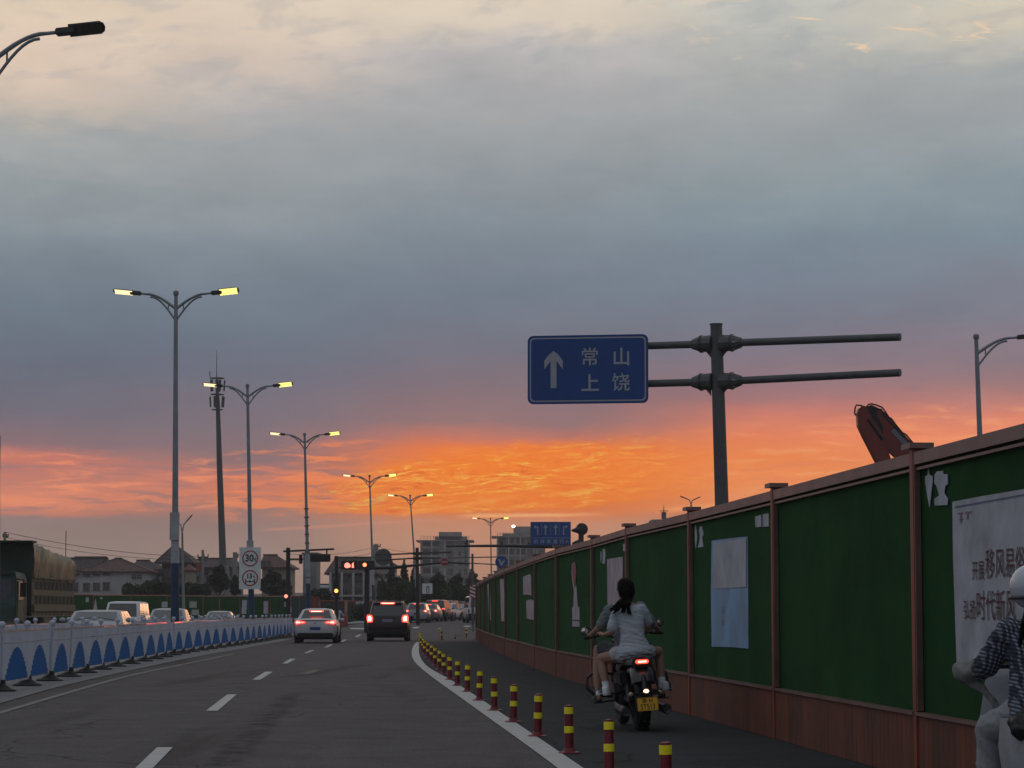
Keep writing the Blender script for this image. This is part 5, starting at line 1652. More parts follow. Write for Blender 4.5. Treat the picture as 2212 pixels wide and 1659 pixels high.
for y in (-1.6, 0.9, 5.4, 6.7):
    for s in (-1, 1):
        k = MB(); k.lathe([(0.3, -0.16), (0.5, -0.16), (0.52, -0.1), (0.52, 0.1), (0.5, 0.16), (0.3, 0.16)], 22, axis='x')
        w = k.build('wheel', TYRE, tr, smooth=30); w.location = (s * 1.02, y, 0.52)
        k = MB(); k.lathe([(0.3, 0.12 * s), (0.22, 0.05 * s), (0.001, 0.14 * s)], 16, axis='x'); k.build('hub', TY, w)
k = MB(); k.box((0, 3.0, 0.95), (0.9, 11.2, 0.32)); k.build('chassis', UNDER, tr)
k = MB(); k.box((1.0, 3.1, 0.85), (0.45, 1.5, 0.55)); k.build('side_tank', TY, tr, bevel=0.05)
k = MB(); k.cyl((-1.2, -0.2, 3.9), (-1.2, -0.2, 4.5), 0.04, n=6); k.build('aerial', UNDER, tr)

# ------------------------------------------------------------------ buildings beyond the junction
def tilemat(name, col):
    m = bpy.data.materials.new(name); m.use_nodes = True
    t = m.node_tree; b = NB(t); p = t.nodes['Principled BSDF']
    co = b.new('ShaderNodeTexCoord').outputs['Object']
    n = b.noise(co, 1.2, 5.0, 0.65)
    wv = b.new('ShaderNodeTexWave'); wv.bands_direction = 'X'; wv.inputs['Scale'].default_value = 1.3
    t.links.new(co, wv.inputs['Vector'])
    c = b.ramp(n, [(0.3, tuple(x * .65 for x in col)), (0.7, tuple(x * 1.35 for x in col))])
    c = b.mix(1.0, c, b.ramp(wv.outputs[1], [(0.0, (0.8, 0.8, 0.8)), (1.0, (1.15, 1.15, 1.15))]), 'MULTIPLY')
    b.put(p.inputs['Base Color'], c); p.inputs['Roughness'].default_value = 0.8
    bn = b.new('ShaderNodeBump'); bn.inputs['Distance'].default_value = 0.06
    b.put(bn.inputs['Height'], wv.outputs[1]); t.links.new(bn.outputs[0], p.inputs['Normal'])
    return m
ROOFR = tilemat('red_brown_roof_tiles', (0.095, 0.042, 0.034))
ROOFD = tilemat('dark_roof_tiles', (0.052, 0.035, 0.032))
WALLW = M('weathered_white_render', (0.40, 0.39, 0.385), 0.85, 0, 0.14, 0.5, 0.2, 4)
WALLG = M('grey_cement_render', (0.17, 0.165, 0.16), 0.9, 0, 0.18, 0.6, 0.2, 4)
WALLB = M('brown_timber_wall', (0.075, 0.055, 0.045), 0.85, 0, 0.2, 1.5, 0.3, 5)
WALLY = M('pale_ochre_wall', (0.24, 0.22, 0.17), 0.85, 0, 0.12, 0.5, 0.2, 4)
CONCB = M('raw_concrete_frame', (0.23, 0.22, 0.215), 0.9, 0, 0.2, 0.4, 0.2, 3)
BRICKB = M('bare_block_infill', (0.10, 0.09, 0.085), 0.9, 0, 0.25, 0.8, 0.3, 4)
PANE = M('dim_window_glass', (0.018, 0.02, 0.024), 0.12, 0, 0, spec=0.8)
FRAMEW = M('white_window_frame', (0.40, 0.40, 0.40), 0.6, 0, 0.05)
FRAMED = M('dull_window_frame', (0.11, 0.105, 0.10), 0.6, 0, 0.1)
HOLE = M('unlit_interior', (0.018, 0.017, 0.016), 0.9, 0, 0.2, 1)

def house(label, d, x0, x1, ye, dep, ridge, windows=(), wall=WALLW, roof=ROOFR, over=0.45, name='house', frame=FRAMED, extra=None, ybase=None, cat='house', yaw=0.0):
    g = GZ(d)
    a, b = at(x0, ye, d), at(x1, ye, d)
    o = Vector(((a.x + b.x) / 2, d, g))
    root = empty(name, o, label, cat)
    h = (a.z + b.z) / 2 - g
    w = b.x - a.x
    k = MB(); k.box((0, dep / 2, h / 2 - 0.2), (w, dep, h + 0.4)); wl = k.build('wall', wall, root)
    if ridge:
        rx0, rx1, ry = ridge
        P0, P1 = at(rx0, ry, d + dep / 2), at(rx1, ry, d + dep / 2)
        r0 = Vector((P0.x - o.x, dep / 2, P0.z - g)); r1 = Vector((P1.x - o.x, dep / 2, P1.z - g))
        e = over
        E_ = [(-w / 2 - e, -e, h - .05), (w / 2 + e, -e, h - .05), (w / 2 + e, dep + e, h - .05), (-w / 2 - e, dep + e, h - .05)]
        E2 = [(x, y, z - 0.14) for x, y, z in E_]
        k = MB(); k.raw(E_ + [r0, r1] + E2, [(0, 1, 5, 4), (2, 3, 4, 5), (1, 2, 5), (3, 0, 4), (9, 8, 7, 6), (6, 7, 1, 0), (7, 8, 2, 1), (8, 9, 3, 2), (9, 6, 0, 3)])
        rf = k.build('roof', roof, root)
        k = MB(); k.bar(r0 + Vector((-.1, 0, .05)), r1 + Vector((.1, 0, .05)), 0.25, 0.16)
        if (Vector(E_[0]) - r0).length > 0.5 and abs(r0.x + w / 2) > 0.6:
            k.bar(r0, Vector(E_[0]), 0.16, 0.12)
            k.bar(r1, Vector(E_[1]), 0.16, 0.12)
        k.build('ridge_tiles', WALLB, rf)
    for win in windows:
        wx0, wy0, wx1, wy1 = win[:4]
        fm = win[4] if len(win) > 4 else frame
        A, B = at(wx0, wy1, d), at(wx1, wy0, d)
        cx_, cz_ = (A.x + B.x) / 2 - o.x, (A.z + B.z) / 2 - g
        ww, wh = B.x - A.x, B.z - A.z
        k = MB(); t = 0.09
        k.box((cx_, -0.02, cz_ + wh / 2), (ww + 2 * t, 0.12, t)); k.box((cx_, -0.035, cz_ - wh / 2), (ww + 2.6 * t, 0.16, t))
        for s in (-1, 1): k.box((cx_ + s * ww / 2, -0.02, cz_), (t, 0.12, wh - t))
        k.box((cx_, -0.01, cz_), (0.05, 0.06, wh - t)); k.box((cx_, -0.012, cz_ + wh * 0.14), (ww - t, 0.05, 0.045))
        f_ = k.build('window', fm, root)
        k = MB(); k.box((cx_, 0.0, cz_), (ww - t, 0.03, wh - t)); k.build('pane', PANE, f_)
    return root, o, g, h, w

G1 = lambda X, Y: (X * .1488, 1141 + Y * .1488)
G2 = lambda X, Y: (274.3 + X * .1488, 1141 + Y * .1488)
G3 = lambda X, Y: (576 + X * .1587, 1141 + Y * .1587)
def wr(G, a, b, c, d_, *m):
    return (*G(a, b), *G(c, d_), *m)

house('white two storey house with red hipped roof left of the pyramid roofed house', 268, 174, 318, 1233, 9, (250, 262, 1207),
      [wr(G1, 1210, 800, 1300, 912), wr(G1, 1357, 795, 1445, 905), wr(G1, 1497, 790, 1588, 898), wr(G1, 1215, 668, 1300, 698), wr(G1, 1360, 662, 1445, 690), wr(G1, 1502, 652, 1590, 682), wr(G1, 1905, 664, 2068, 752, FRAMEW)], WALLW, ROOFR)
root, o, g, h, w = house('white house end beside the truck with a dark picture window, partly hidden by the truck', 282, 128, 176, 1238, 8, (138, 232, 1206.5),
      [wr(G1, 1035, 790, 1130, 918)], WALLW, ROOFD)
root, o, g, h, w = house('dark red roofed house behind the white two storey house', 300, 158, 236, 1226, 8, (163, 229, 1204), [], WALLG, ROOFR)
k = MB(); k.cyl((-3.5, 2, h), (-3.5, 2, h + 4.5), 0.05, n=6); k.build('aerial', TL, root)
house('low dark roofed house between the white house and the pyramid roof', 292, 286, 352, 1229, 8, (296, 322, 1211), [wr(G2, 320, 610, 420, 690), wr(G2, 450, 610, 540, 690)], WALLG, ROOFD)
root, o, g, h, w = house('tall timber house with steep pyramid roof behind the nearest blue footed lamp', 275, 350, 405, 1214, 8.5, (377, 380, 1176.5),
      [wr(G2, 450, 600, 540, 700), wr(G2, 555, 600, 640, 700), wr(G2, 745, 560, 830, 660), wr(G2, 745, 720, 830, 800)], WALLB, ROOFD, over=0.7)
k = MB(); k.box((0, -0.5, h * 0.52), (w + 4, 0.9, 0.14)); k.build('balcony_slab', WALLG, root)
root, o, g, h, w = house('little ochre gabled porch with pointed arch window beside the pyramid roofed house', 262, 400, 416, 1230, 3, (408, 408.3, 1218), [], WALLY, M('rose_red_roof', (0.10, 0.022, 0.028), 0.7, 0, 0.2), over=0.2)
k = MB(); vs = [(-.28, 0.0), (.28, 0.0), (.28, .75), (.16, 1.05), (0, 1.25), (-.16, 1.05), (-.28, .75)]
k.prism([(x, z + h * 0.45) for x, z in vs], 0.08, Matrix.Translation((0, -0.04, 0))); k.build('window', PANE, root)
house('long house with flat brown roof behind the utility pole', 290, 404, 508, 1224, 9, (430, 506, 1207),
      [wr(G2, 1120, 600, 1180, 680), wr(G2, 1240, 620, 1330, 690), wr(G2, 1440, 600, 1540, 690), wr(G2, 950, 700, 1040, 760), wr(G2, 1450, 780, 1530, 840, FRAMEW)], WALLG, ROOFD)
root, o, g, h, w = house('pale gable house with stepped brown roof right of the weight limit sign', 270, 566, 622, 1224, 9, (570, 598, 1199.5), [wr(G2, 1950, 480, 2010, 545), wr(G2, 2030, 480, 2090, 545)], WALLY, ROOFR)
# grey tower block
root, o, g, h, w = house('narrow windowless grey tower block behind the hanging box signals', 250, 655, 684, 1197, 5, None, [], CONCB, cat='building', name='tower_block')
k = MB(); k.box((0, 2.5, h + 0.08), (w + 0.3, 5.3, 0.18)); k.build('coping', WALLG, root)
k = MB(); k.box((0.1, 2.5, 1.0), (w + 0.8, 5.6, 2.4), taper=0.9); k.build('plinth', CONCB, root)
k = MB()
for z in (2.5, 4.2): k.box((0, -0.02, z), (w, 0.05, 0.06))
k.build('joints', WALLG, root)
# sheet roofed shed
root, o, g, h, w = house('low shed with pale sheet roof at the foot of the grey tower block', 255, 664, 707, 1268, 5, (660, 711, 1263.5), [], WALLG, M('pale_blue_roof_sheet', (0.20, 0.23, 0.27), 0.5, 0, 0.1, 1), cat='shed', name='shed')
root, o, g, h, w = house('derelict grey two storey house behind the red arrow signal', 240, 711, 806, 1237, 9, (724, 806, 1205),
      [wr(G3, 990, 640, 1110, 730), wr(G3, 1210, 640, 1285, 725), wr(G3, 900, 640, 960, 730), wr(G3, 1000, 830, 1120, 930), wr(G3, 1200, 820, 1300, 930), wr(G3, 890, 830, 950, 930)], WALLG, ROOFD)
k = MB()
for x in (-.46, -.2, .06, .30, .46): k.box((x * w, -0.6, h / 2), (0.22, 0.22, h))
k.box((0, -0.4, h * 0.50), (w, 1.0, 0.18)); k.build('veranda', WALLW, root)
root, o, g, h, w = house('pale gabled house with two rosy windows right of the red signals', 262, 798, 850, 1222, 8, (815, 826, 1203),
      [wr(G3, 1520, 625, 1580, 675), wr(G3, 1610, 625, 1660, 675), wr(G3, 1400, 600, 1435, 720), wr(G3, 1520, 740, 1570, 800)], WALLW, WALLG)
# unfinished towers
def tower(label, d, x0, x1, ytop, floors, dep, pent, cols, wins, slab):
    root, o, g, h, w = house(label, d, x0, x1, ytop, dep, None, [], CONCB, cat='building', name='unfinished_tower')
    k = MB(); c0, c1 = at(slab[0], slab[2], d), at(slab[1], slab[2], d)
    k.box(((c0.x + c1.x) / 2 - o.x, dep / 2, c0.z - g), (c1.x - c0.x, dep + 2.2, 0.30)); k.build('roof_slab', CONCB, root)
    for (px0, px1, py) in pent:
        a, b = at(px0, py, d), at(px1, py, d)
        k = MB(); k.box(((a.x + b.x) / 2 - o.x, dep * 0.55, (a.z - g + h) / 2), (b.x - a.x, dep * 0.5, a.z - g - h)); k.build('penthouse', CONCB, root)
    fh = h / floors
    for (u0, u1, mt_, kind) in cols:
        for fl_ in range(floors):
            zc = (fl_ + 0.52) * fh
            X0, X1 = -w / 2 + u0 * w, -w / 2 + u1 * w
            k = MB(); k.box(((X0 + X1) / 2, -0.02, zc), (X1 - X0, 0.12, fh * (0.58 if kind == 'w' else 0.72))); bay = k.build('window' if kind == 'w' else 'open_bay', mt_, root)
            if kind == 'b':
                k = MB(); k.box(((X0 + X1) / 2, -0.45, zc - fh * 0.40), (X1 - X0 + .1, 0.9, 0.16)); k.box(((X0 + X1) / 2, -0.85, zc - fh * 0.27), (X1 - X0, 0.06, fh * 0.18)); k.build('balcony', CONCB, bay)
    k = MB()
    for fl_ in range(1, floors): k.box((0, -0.05, fl_ * fh), (w + 0.1, 0.1, 0.22))
    k.build('floor_bands', WALLG, root)
    k = MB()
    n = 16
    for i in range(n):
        k.cyl((-w / 2 + w * i / (n - 1), 0.1, h + 0.1), (-w / 2 + w * i / (n - 1), 0.1, h + 1.1), 0.05, n=4)
    for z in (0.6, 1.05): k.bar((-w / 2, 0.1, h + z), (w / 2, 0.1, h + z), 0.05, 0.05)
    tag(k.build('roof_railing', TL, root), kind='stuff')
    return root, o, g, h, w
root, o, g, h, w = tower('unfinished concrete tower with roof-top lift house behind the no entry sign', 640, 909, 1013, 1167, 8, 14, [(947, 996, 1148), (938, 1008, 1158)],
      [(0.05, 0.20, HOLE, 'b'), (0.24, 0.38, HOLE, 'b'), (0.54, 0.68, BRICKB, 'f'), (0.78, 0.84, PANE, 'w'), (0.90, 0.97, BRICKB, 'f')], [], (899, 1023, 1168))
k = MB()
for x in (-.5, -.27, .0, .5): k.box((x * w, -0.9, h / 2), (0.28, 0.28, h))
k.build('columns', WALLW, root)
root, o, g, h, w = tower('unfinished concrete tower with lit flood lamp behind the blue lane sign', 680, 1074, 1178, 1159, 7, 15, [(1110, 1178, 1136), (1085, 1110, 1151)],
      [(0.03, 0.17, HOLE, 'b'), (0.20, 0.35, HOLE, 'b'), (0.40, 0.58, HOLE, 'b'), (0.62, 0.80, BRICKB, 'f'), (0.86, 0.97, PANE, 'w')], [], (1062, 1184, 1159))
k = MB()
for x in (-.5, -.26, -.02, .26): k.box((x * w, -0.95, h / 2), (0.3, 0.3, h))
k.build('columns', WALLW, root)
# roof and small lattice mast above the hoarding on the right
root, o, g, h, w = house('flat roofed block with small mast peeping over the hoarding', 420, 1408, 1458, 1122, 10, None, [], CONCB, cat='building', name='block')
k = MB(); q = at(1434, 1121, 424) - o; q2 = at(1434, 1092, 424) - o
k.tube([q, q2], [0.18, 0.04], 6); q = at(1434, 1110, 424) - o; k.cyl(q + Vector((0, 0, -.9)), q + Vector((0, 0, .3)), 0.42, n=8); k.box(q + Vector((0, 0, .5)), (1.5, .6, .1)); k.build('mast', M('bluish_mast', (0.04, 0.06, 0.075), 0.6), root)

# ------------------------------------------------------------------ far green fence and walls
FP = [(120, 1286, 196), (282, 1287, 198), (420, 1287.5, 200), (560, 1288, 200), (629, 1289, 196)]
def far_fence(label, pts, mat, capm, postm, step, h=None):
    P = [at(*p) for p in pts]
    line = path([Vector((p.x, p.y, 0)) for p in P], step)
    zt = [p.z for p in P]
    root = empty('fence', (line[0].x, line[0].y, 0), label, 'fence')
    o = root.location
    for i in range(len(line) - 1):
        a, b = line[i], line[i + 1]; t = i / max(1, len(line) - 2)
        za = zt[0] + (zt[-1] - zt[0]) * t; g = GZ(a.y)
        d_ = (b - a); L_ = d_.length; M4 = Matrix.Translation(a - o) @ Matrix.Rotation(math.atan2(d_.y, d_.x), 4, 'Z')
        H_ = za + random.uniform(-.02, .02)
        k = MB(); k.box((L_ / 2, 0, (H_ + g) / 2), (L_ - .08, 0.05, H_ - g)); q = k.build('panel', mat, root); q.matrix_local = M4
        k = MB(); k.box((0, -0.02, (H_ + g) / 2), (0.08, 0.09, H_ - g)); q = k.build('post', postm, root); q.matrix_local = M4
        k = MB(); k.box((L_ / 2, -0.01, H_ + .045), (L_ - .01, 0.12, 0.09)); q = k.build('cap_rail', capm, root); q.matrix_local = M4
    return root
CAPGLOW = M('glow_tinted_salmon_steel', (0.34, 0.17, 0.12), 0.28, 0.0, 0.2, 2)  # pink sky reflected on the cap rail is put into this base colour
far_fence('low looking green turf fence with cap rail tinted salmon as sky glow across the oncoming lanes on the left', FP, TURF, CAPGLOW, HRED, 3.0)
far_fence('short teal green fence section left of the thin dark pole', [(629, 1290, 196), (667, 1289, 196)], M('teal_sheet', (0.012, 0.055, 0.048), 0.6, 0, 0.1, 1), HRED, HRED, 0.66)
far_fence('rusty brown fence end panel right of the teal section', [(667, 1289, 196), (691, 1292, 196)], HSKIRT, HRED, HRED, 0.42)
far_fence('dark brown fence with pale posts behind the people carrier', [(691, 1299, 196), (770, 1300, 202), (885, 1301, 212)], M('dark_brown_sheet', (0.028, 0.022, 0.020), 0.8, 0, 0.2, 1), HRED, HRED, 3.0)
far_fence('dark green fence with a thin orange rail behind the queue of cars', [(885, 1300, 262), (960, 1298, 285), (1040, 1296, 300)], M('dark_green_sheet', (0.012, 0.022, 0.014), 0.85, 0, 0.2, 1), M('orange_rail', (0.14, 0.06, 0.03), 0.5), HRED, 3.0)
def far_paper(label, x0, y0, x1, y1, d=195.2, mat=PAPER, name='poster', lean=0.0):
    a, b = at(x0, y1, d), at(x1, y0, d)
    k = MB(); k.box((0, 0, 0), (b.x - a.x, 0.012, b.z - a.z), (0, lean, 0))
    o = k.build(name, mat); o.location = ((a.x + b.x) / 2, d, (a.z + b.z) / 2)
    return tag(o, label, 'poster')
far_paper('small torn paper on the far fence, first paper right of the truck', *G1(1245, 1005), *G1(1290, 1072))
far_paper('tiny pale paper on the far fence left of the white van roof', *G1(1452, 1003), *G1(1488, 1028))
k = MB(); a = at(*G1(1385, 1110), 195.2); k.raw([(-.18, 0, -.5), (.2, 0, -.5), (0, 0, .5), (-.18, .01, -.5), (.2, .01, -.5), (0, .01, .5)], [(0, 1, 2), (5, 4, 3), (0, 3, 4, 1), (1, 4, 5, 2), (2, 5, 3, 0)]); q = k.build('poster', PAPER); q.location = a; tag(q, 'thin triangular paper on the far fence above the leftmost pale car', 'poster')
far_paper('bluish notice on the far fence left of the blue lamp foot', *G2(502, 1065), *G2(590, 1150), mat=PAPER)
far_paper('white notice on the far fence right of the blue lamp foot, upper of two', *G2(905, 1062), *G2(1012, 1155), mat=M('white_notice', (0.38, 0.36, 0.33), 0.8, 0, 0.2, 4))
far_paper('white notice on the far fence right of the blue lamp foot, lower of two', *G2(935, 1182), *G2(1043, 1260), mat=M('white_notice', (0.38, 0.36, 0.33)))
far_paper('thin pink poster on the far fence above the rightmost pale car', *G2(1333, 1032), *G2(1352, 1200), mat=PINK)
far_paper('tall white strip on the far fence left of the sign pole', *G2(1667, 1042), *G2(1738, 1245), lean=0.05)
far_paper('tall bluish strip on the far fence right of the sign pole', *G2(1982, 1057), *G2(2050, 1240), lean=-0.02, mat=PAPER2)
far_paper('upper of two small square papers near the red pedestrian light', *G3(240, 1000), *G3(312, 1070), 194.8)
far_paper('lower of two small square papers near the red pedestrian light', *G3(265, 1077), *G3(340, 1142), 194.8)
bq = far_paper('pale banner with blue brush strokes on the dark fence left of the people carrier', *G3(1212, 998), *G3(1355, 1108), 200, name='banner')
k = MB(); k.raw([(-.3, -.02, .02), (.25, -.02, .12), (.3, -.02, .0), (-.1, -.02, -.14)], [(0, 1, 2, 3)]); k.raw([(-.2, -.02, -.2), (.2, -.02, -.08), (.3, -.02, -.2)], [(0, 1, 2)]); k.build('blue_strokes', BLUEPOLE, bq)
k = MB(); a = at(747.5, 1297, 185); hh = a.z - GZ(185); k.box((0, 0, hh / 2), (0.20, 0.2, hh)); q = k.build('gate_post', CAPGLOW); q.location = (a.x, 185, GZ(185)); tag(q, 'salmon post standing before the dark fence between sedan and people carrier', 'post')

# ------------------------------------------------------------------ trees and bushes
LEAF = M('dusk_foliage', (0.035, 0.055, 0.022), 0.8, 0, 0.35, 0.35)
LEAF2 = M('dark_foliage', (0.022, 0.036, 0.018), 0.8, 0, 0.3, 0.35)
LEAF3 = M('olive_weeds', (0.055, 0.065, 0.025), 0.85, 0, 0.3, 0.6)
BARK = M('grey_brown_bark', (0.045, 0.036, 0.030), 0.9, 0, 0.25, 6, 0.4, 20)
def leaf_cloud(rng, blobs, n, s, flat=0.0):
    vs, fs = [], []
    tot = sum(b[3] * b[4] * b[5] for b in blobs)
    for cx_, cy_, cz_, rx, ry, rz_ in blobs:
        m_ = int(n * rx * ry * rz_ / tot) + 20
        for _ in range(m_):
            while True:
                p = Vector((rng.uniform(-1, 1), rng.uniform(-1, 1), rng.uniform(-1, 1)))
                L_ = p.length
                if L_ < 1 and rng.random() < 0.25 + L_ * L_: break
            c = Vector((cx_ + p.x * rx, cy_ + p.y * ry, cz_ + p.z * rz_))
            u = Vector((rng.gauss(0, 1), rng.gauss(0, 1), rng.gauss(0, .7))).normalized(); v = u.cross(Vector((rng.gauss(0, 1), rng.gauss(0, 1), rng.gauss(0, 1)))).normalized()
            q = s * rng.uniform(.5, 1.25); o = len(vs)
            vs += [c - u * q, c + v * q * .45, c + u * q, c - v * q * .45]
            fs.append((o, o + 1, o + 2, o + 3))
    return vs, fs
def tree(label, d, x0, x1, ytop, mat=LEAF, seed=1, kind='round', ybot=None, n=2600, group=None, name='tree', cat='tree', s=0.20):
    rng = random.Random(seed)
    g = GZ(d); A, B = at(x0, ytop, d), at(x1, ytop, d)
    w = B.x - A.x; H = A.z - g
    o = Vector(((A.x + B.x) / 2, d, g))
    root = empty(name, o, label, cat, group=group)
    zb = (at(x0, ybot, d).z - g) if ybot else H * 0.25
    zb = max(zb, 0.1)
    ch = H - zb
    blobs = []
    if kind == 'round':
        for i in range(11):
            t = rng.random()
            r_ = (0.44 + 0.16 * rng.random()) * w / 2 * (1.2 - abs(t - .4))
            a = rng.uniform(0, 2 * PI); q = rng.uniform(0.2, 0.80) * w / 2 * (1.1 - t * .5)
            blobs.append((q * math.cos(a), q * math.sin(a) * .8, zb + ch * (0.16 + 0.70 * t), r_, r_, min(r_ * .8, ch * .25)))
        blobs.append((0, 0, zb + ch * .5, w * .32, w * .3, ch * .42))
        blobs.append((rng.uniform(-.1, .1) * w, 0, H - ch * .16, w * .16, w * .16, ch * .16))
    elif kind == 'cone':
        m_ = 9
        for i in range(m_):
            t = i / (m_ - 1); r_ = w / 2 * (1 - t) ** 0.85 + 0.14
            blobs.append((rng.uniform(-.06, .06) * w, 0, zb + ch * (0.06 + 0.9 * t), r_ * rng.uniform(.85, 1.1), r_, ch / m_ * .8))
    elif kind == 'bush':
        for i in range(9):
            r_ = rng.uniform(.22, .36) * ch + .12
            blobs.append((rng.uniform(-.42, .42) * w, rng.uniform(-.5, .5), zb + r_ * .5 + rng.random() * (ch - r_ * 1.2), w * .16 + .15, .8, r_))
    vs, fs = leaf_cloud(rng, blobs, n, s)
    k = MB(); k.raw(vs, fs); k.build('crown' if kind != 'bush' else 'foliage', mat, root, fix=False)
    k = MB()
    if kind != 'bush':
        k.tube([(0, 0, -.1), (rng.uniform(-.1, .1), 0, H * .3), (rng.uniform(-.2, .2), 0, H * .6), (0, 0, H * .92)], [max(.12, H * .028), max(.1, H * .022), max(.06, H * .013), .02], 8)
        for i in range(5):
            a = rng.uniform(0, 2 * PI); z0 = H * rng.uniform(.25, .6)
            k.tube([(0, 0, z0), (math.cos(a) * w * .15, math.sin(a) * w * .15, z0 + ch * .12), (math.cos(a) * w * .32, math.sin(a) * w * .3, z0 + ch * .3)], [H * .012, H * .009, .02], 6)
        k.build('trunk', BARK, root)
    else:
        for i in range(7):
            x = rng.uniform(-.35, .35) * w
            k.tube([(x * .6, 0, -.05), (x, rng.uniform(-.3, .3), ch * .7)], [.04, .015], 5)
        k.build('stems', BARK, root)
    return root
TR = 'trees beyond the junction'
tree('bushy tree standing before the phone mast foot', 232, 450, 497, 1220, LEAF2, 11, 'round', 1285, 2600, TR)
tree('slim dark tree close behind the weight limit sign, left side', 234, 496, 520, 1243, LEAF2, 12, 'round', 1288, 1300, TR)
tree('full dark tree just right of the weight limit sign', 230, 560, 612, 1229, LEAF2, 13, 'round', 1292, 2800, TR)
tree('low round tree under the arm of the left signal mast', 233, 598, 634, 1252, LEAF2, 14, 'round', 1292, 1300, TR)
tree('wide low bush before the white two storey house', 225, 270, 322, 1257, LEAF, 15, 'bush', 1290, 1500, 'bushes behind the far fence', 'bush', 'bush')
tree('bush between the white house and the pyramid roofed house', 226, 316, 366, 1254, LEAF2, 16, 'bush', 1290, 1500, 'bushes behind the far fence', 'bush', 'bush')
tree('bush behind the blue foot of the nearest whole lamp', 227, 362, 412, 1259, LEAF, 17, 'bush', 1290, 1300, 'bushes behind the far fence', 'bush', 'bush')
tree('bush left of the tree at the phone mast foot', 226, 408, 456, 1262, LEAF2, 18, 'bush', 1290, 1300, 'bushes behind the far fence', 'bush', 'bush')
tree('low scrub in front of the pale sheet roofed shed', 222, 664, 712, 1272, LEAF2, 19, 'bush', 1300, 1200, 'bushes behind the far fence', 'bush', 'bush')
tree('leftmost pointed cedar right of the red signals', 255, 832, 860, 1212, LEAF2, 21, 'cone', 1292, 1700, TR)
tree('middle pointed cedar with clear sky on both sides', 255, 859, 886, 1213, LEAF2, 22, 'cone', 1292, 1700, TR)
tree('pointed cedar hidden behind the crossed sign pole', 250, 884, 908, 1214, LEAF2, 23, 'cone', 1292, 1600, TR)
tree('spreading tree right of the derelict house', 235, 806, 850, 1250, LEAF, 24, 'round', 1305, 2400, TR)
tree('dense tree below the middle cedar', 236, 838, 885, 1243, LEAF, 25, 'round', 1308, 2600, TR)
tree('dense tree behind the crossed sign pole foot', 240, 876, 925, 1240, LEAF2, 26, 'round', 1308, 2600, TR)
tree('broad tree under the unfinished tower, behind the small white sign', 242, 915, 972, 1237, LEAF, 27, 'round', 1308, 3200, TR)
tree('broad tree at the right foot of the unfinished tower', 244, 958, 1012, 1238, LEAF, 28, 'round', 1308, 3200, TR)
tree('dark tree at the far end of the green hoarding', 246, 1000, 1052, 1243, LEAF2, 29, 'round', 1308, 2600, TR)
tree('low dark tree behind the end of the hoarding', 300, 1040, 1086, 1240, LEAF2, 30, 'round', 1300, 2000, TR)
tree('thin dark tree between the two unfinished towers', 330, 1006, 1034, 1228, LEAF2, 31, 'round', 1290, 1500, TR)
tree('hedge-like dark tree behind the people carrier roof', 262, 846, 900, 1262, LEAF2, 41, 'round', 1308, 2400, TR)
tree('low spreading tree directly behind the front cars of the queue', 262, 896, 950, 1258, LEAF, 42, 'round', 1308, 2600, TR)
tree('low dark tree behind the middle of the queue', 264, 944, 1004, 1256, LEAF2, 43, 'round', 1308, 2600, TR)
tree('weedy bush under the dark fence left of the people carrier', 192, 768, 800, 1304, LEAF2, 32, 'bush', 1330, 900, None, 'bush', 'bush', 0.14)
tree('weedy bush at the right end of the dark fence', 196, 692, 722, 1306, LEAF2, 33, 'bush', 1330, 700, None, 'bush', 'bush', 0.14)
# overgrown tip of the median: nobody could count the stalks
rng = random.Random(3)
bl = []
for i in range(26):
    t = rng.random(); q = ground(733 + 62 * t, 1345)
    bl.append((q.x + rng.uniform(-.2, .2), q.y + rng.uniform(0, 26), GZ(q.y + 12) + .18, rng.uniform(.35, .7), 1.2, rng.uniform(.2, .34)))
vs, fs = leaf_cloud(rng, bl, 9000, 0.11)
k = MB(); k.raw(vs, fs)
tag(k.build('weeds', LEAF3, fix=False), 'olive weeds covering the tip of the median between the sedan and the people carrier', 'weeds', kind='stuff')
m0 = ground(733, 1352); m1 = ground(797, 1350)
k = MB(); k.loft([[Vector((m0.x - .2 + e, m0.y - 1 + yy, GZ(m0.y + yy) - .02)), Vector((m1.x + .1 - e, m1.y - 1 + yy, GZ(m1.y + yy) - .02)), Vector((m1.x - .1 - e, m1.y - .9 + yy, GZ(m1.y + yy) + .14)), Vector((m0.x + e, m0.y - .9 + yy, GZ(m0.y + yy) + .14))] for yy, e in ((0, 0.0), (12, 0.1), (30, .3))])
tag(k.build('traffic_island', CONC), kind='structure')
# small red water barrier by the island
a = at(742, 1328, 168); k = MB(); k.box((0, 0, 0.4), (0.7, 0.4, 0.75), taper=0.55); q = k.build('water_barrier', M('red_plastic', (0.22, 0.02, 0.03), 0.5, 0, 0.1), bevel=0.03); q.location = (a.x, 168, GZ(168)); tag(q, 'small red plastic block beside the far scooter rider', 'barrier')

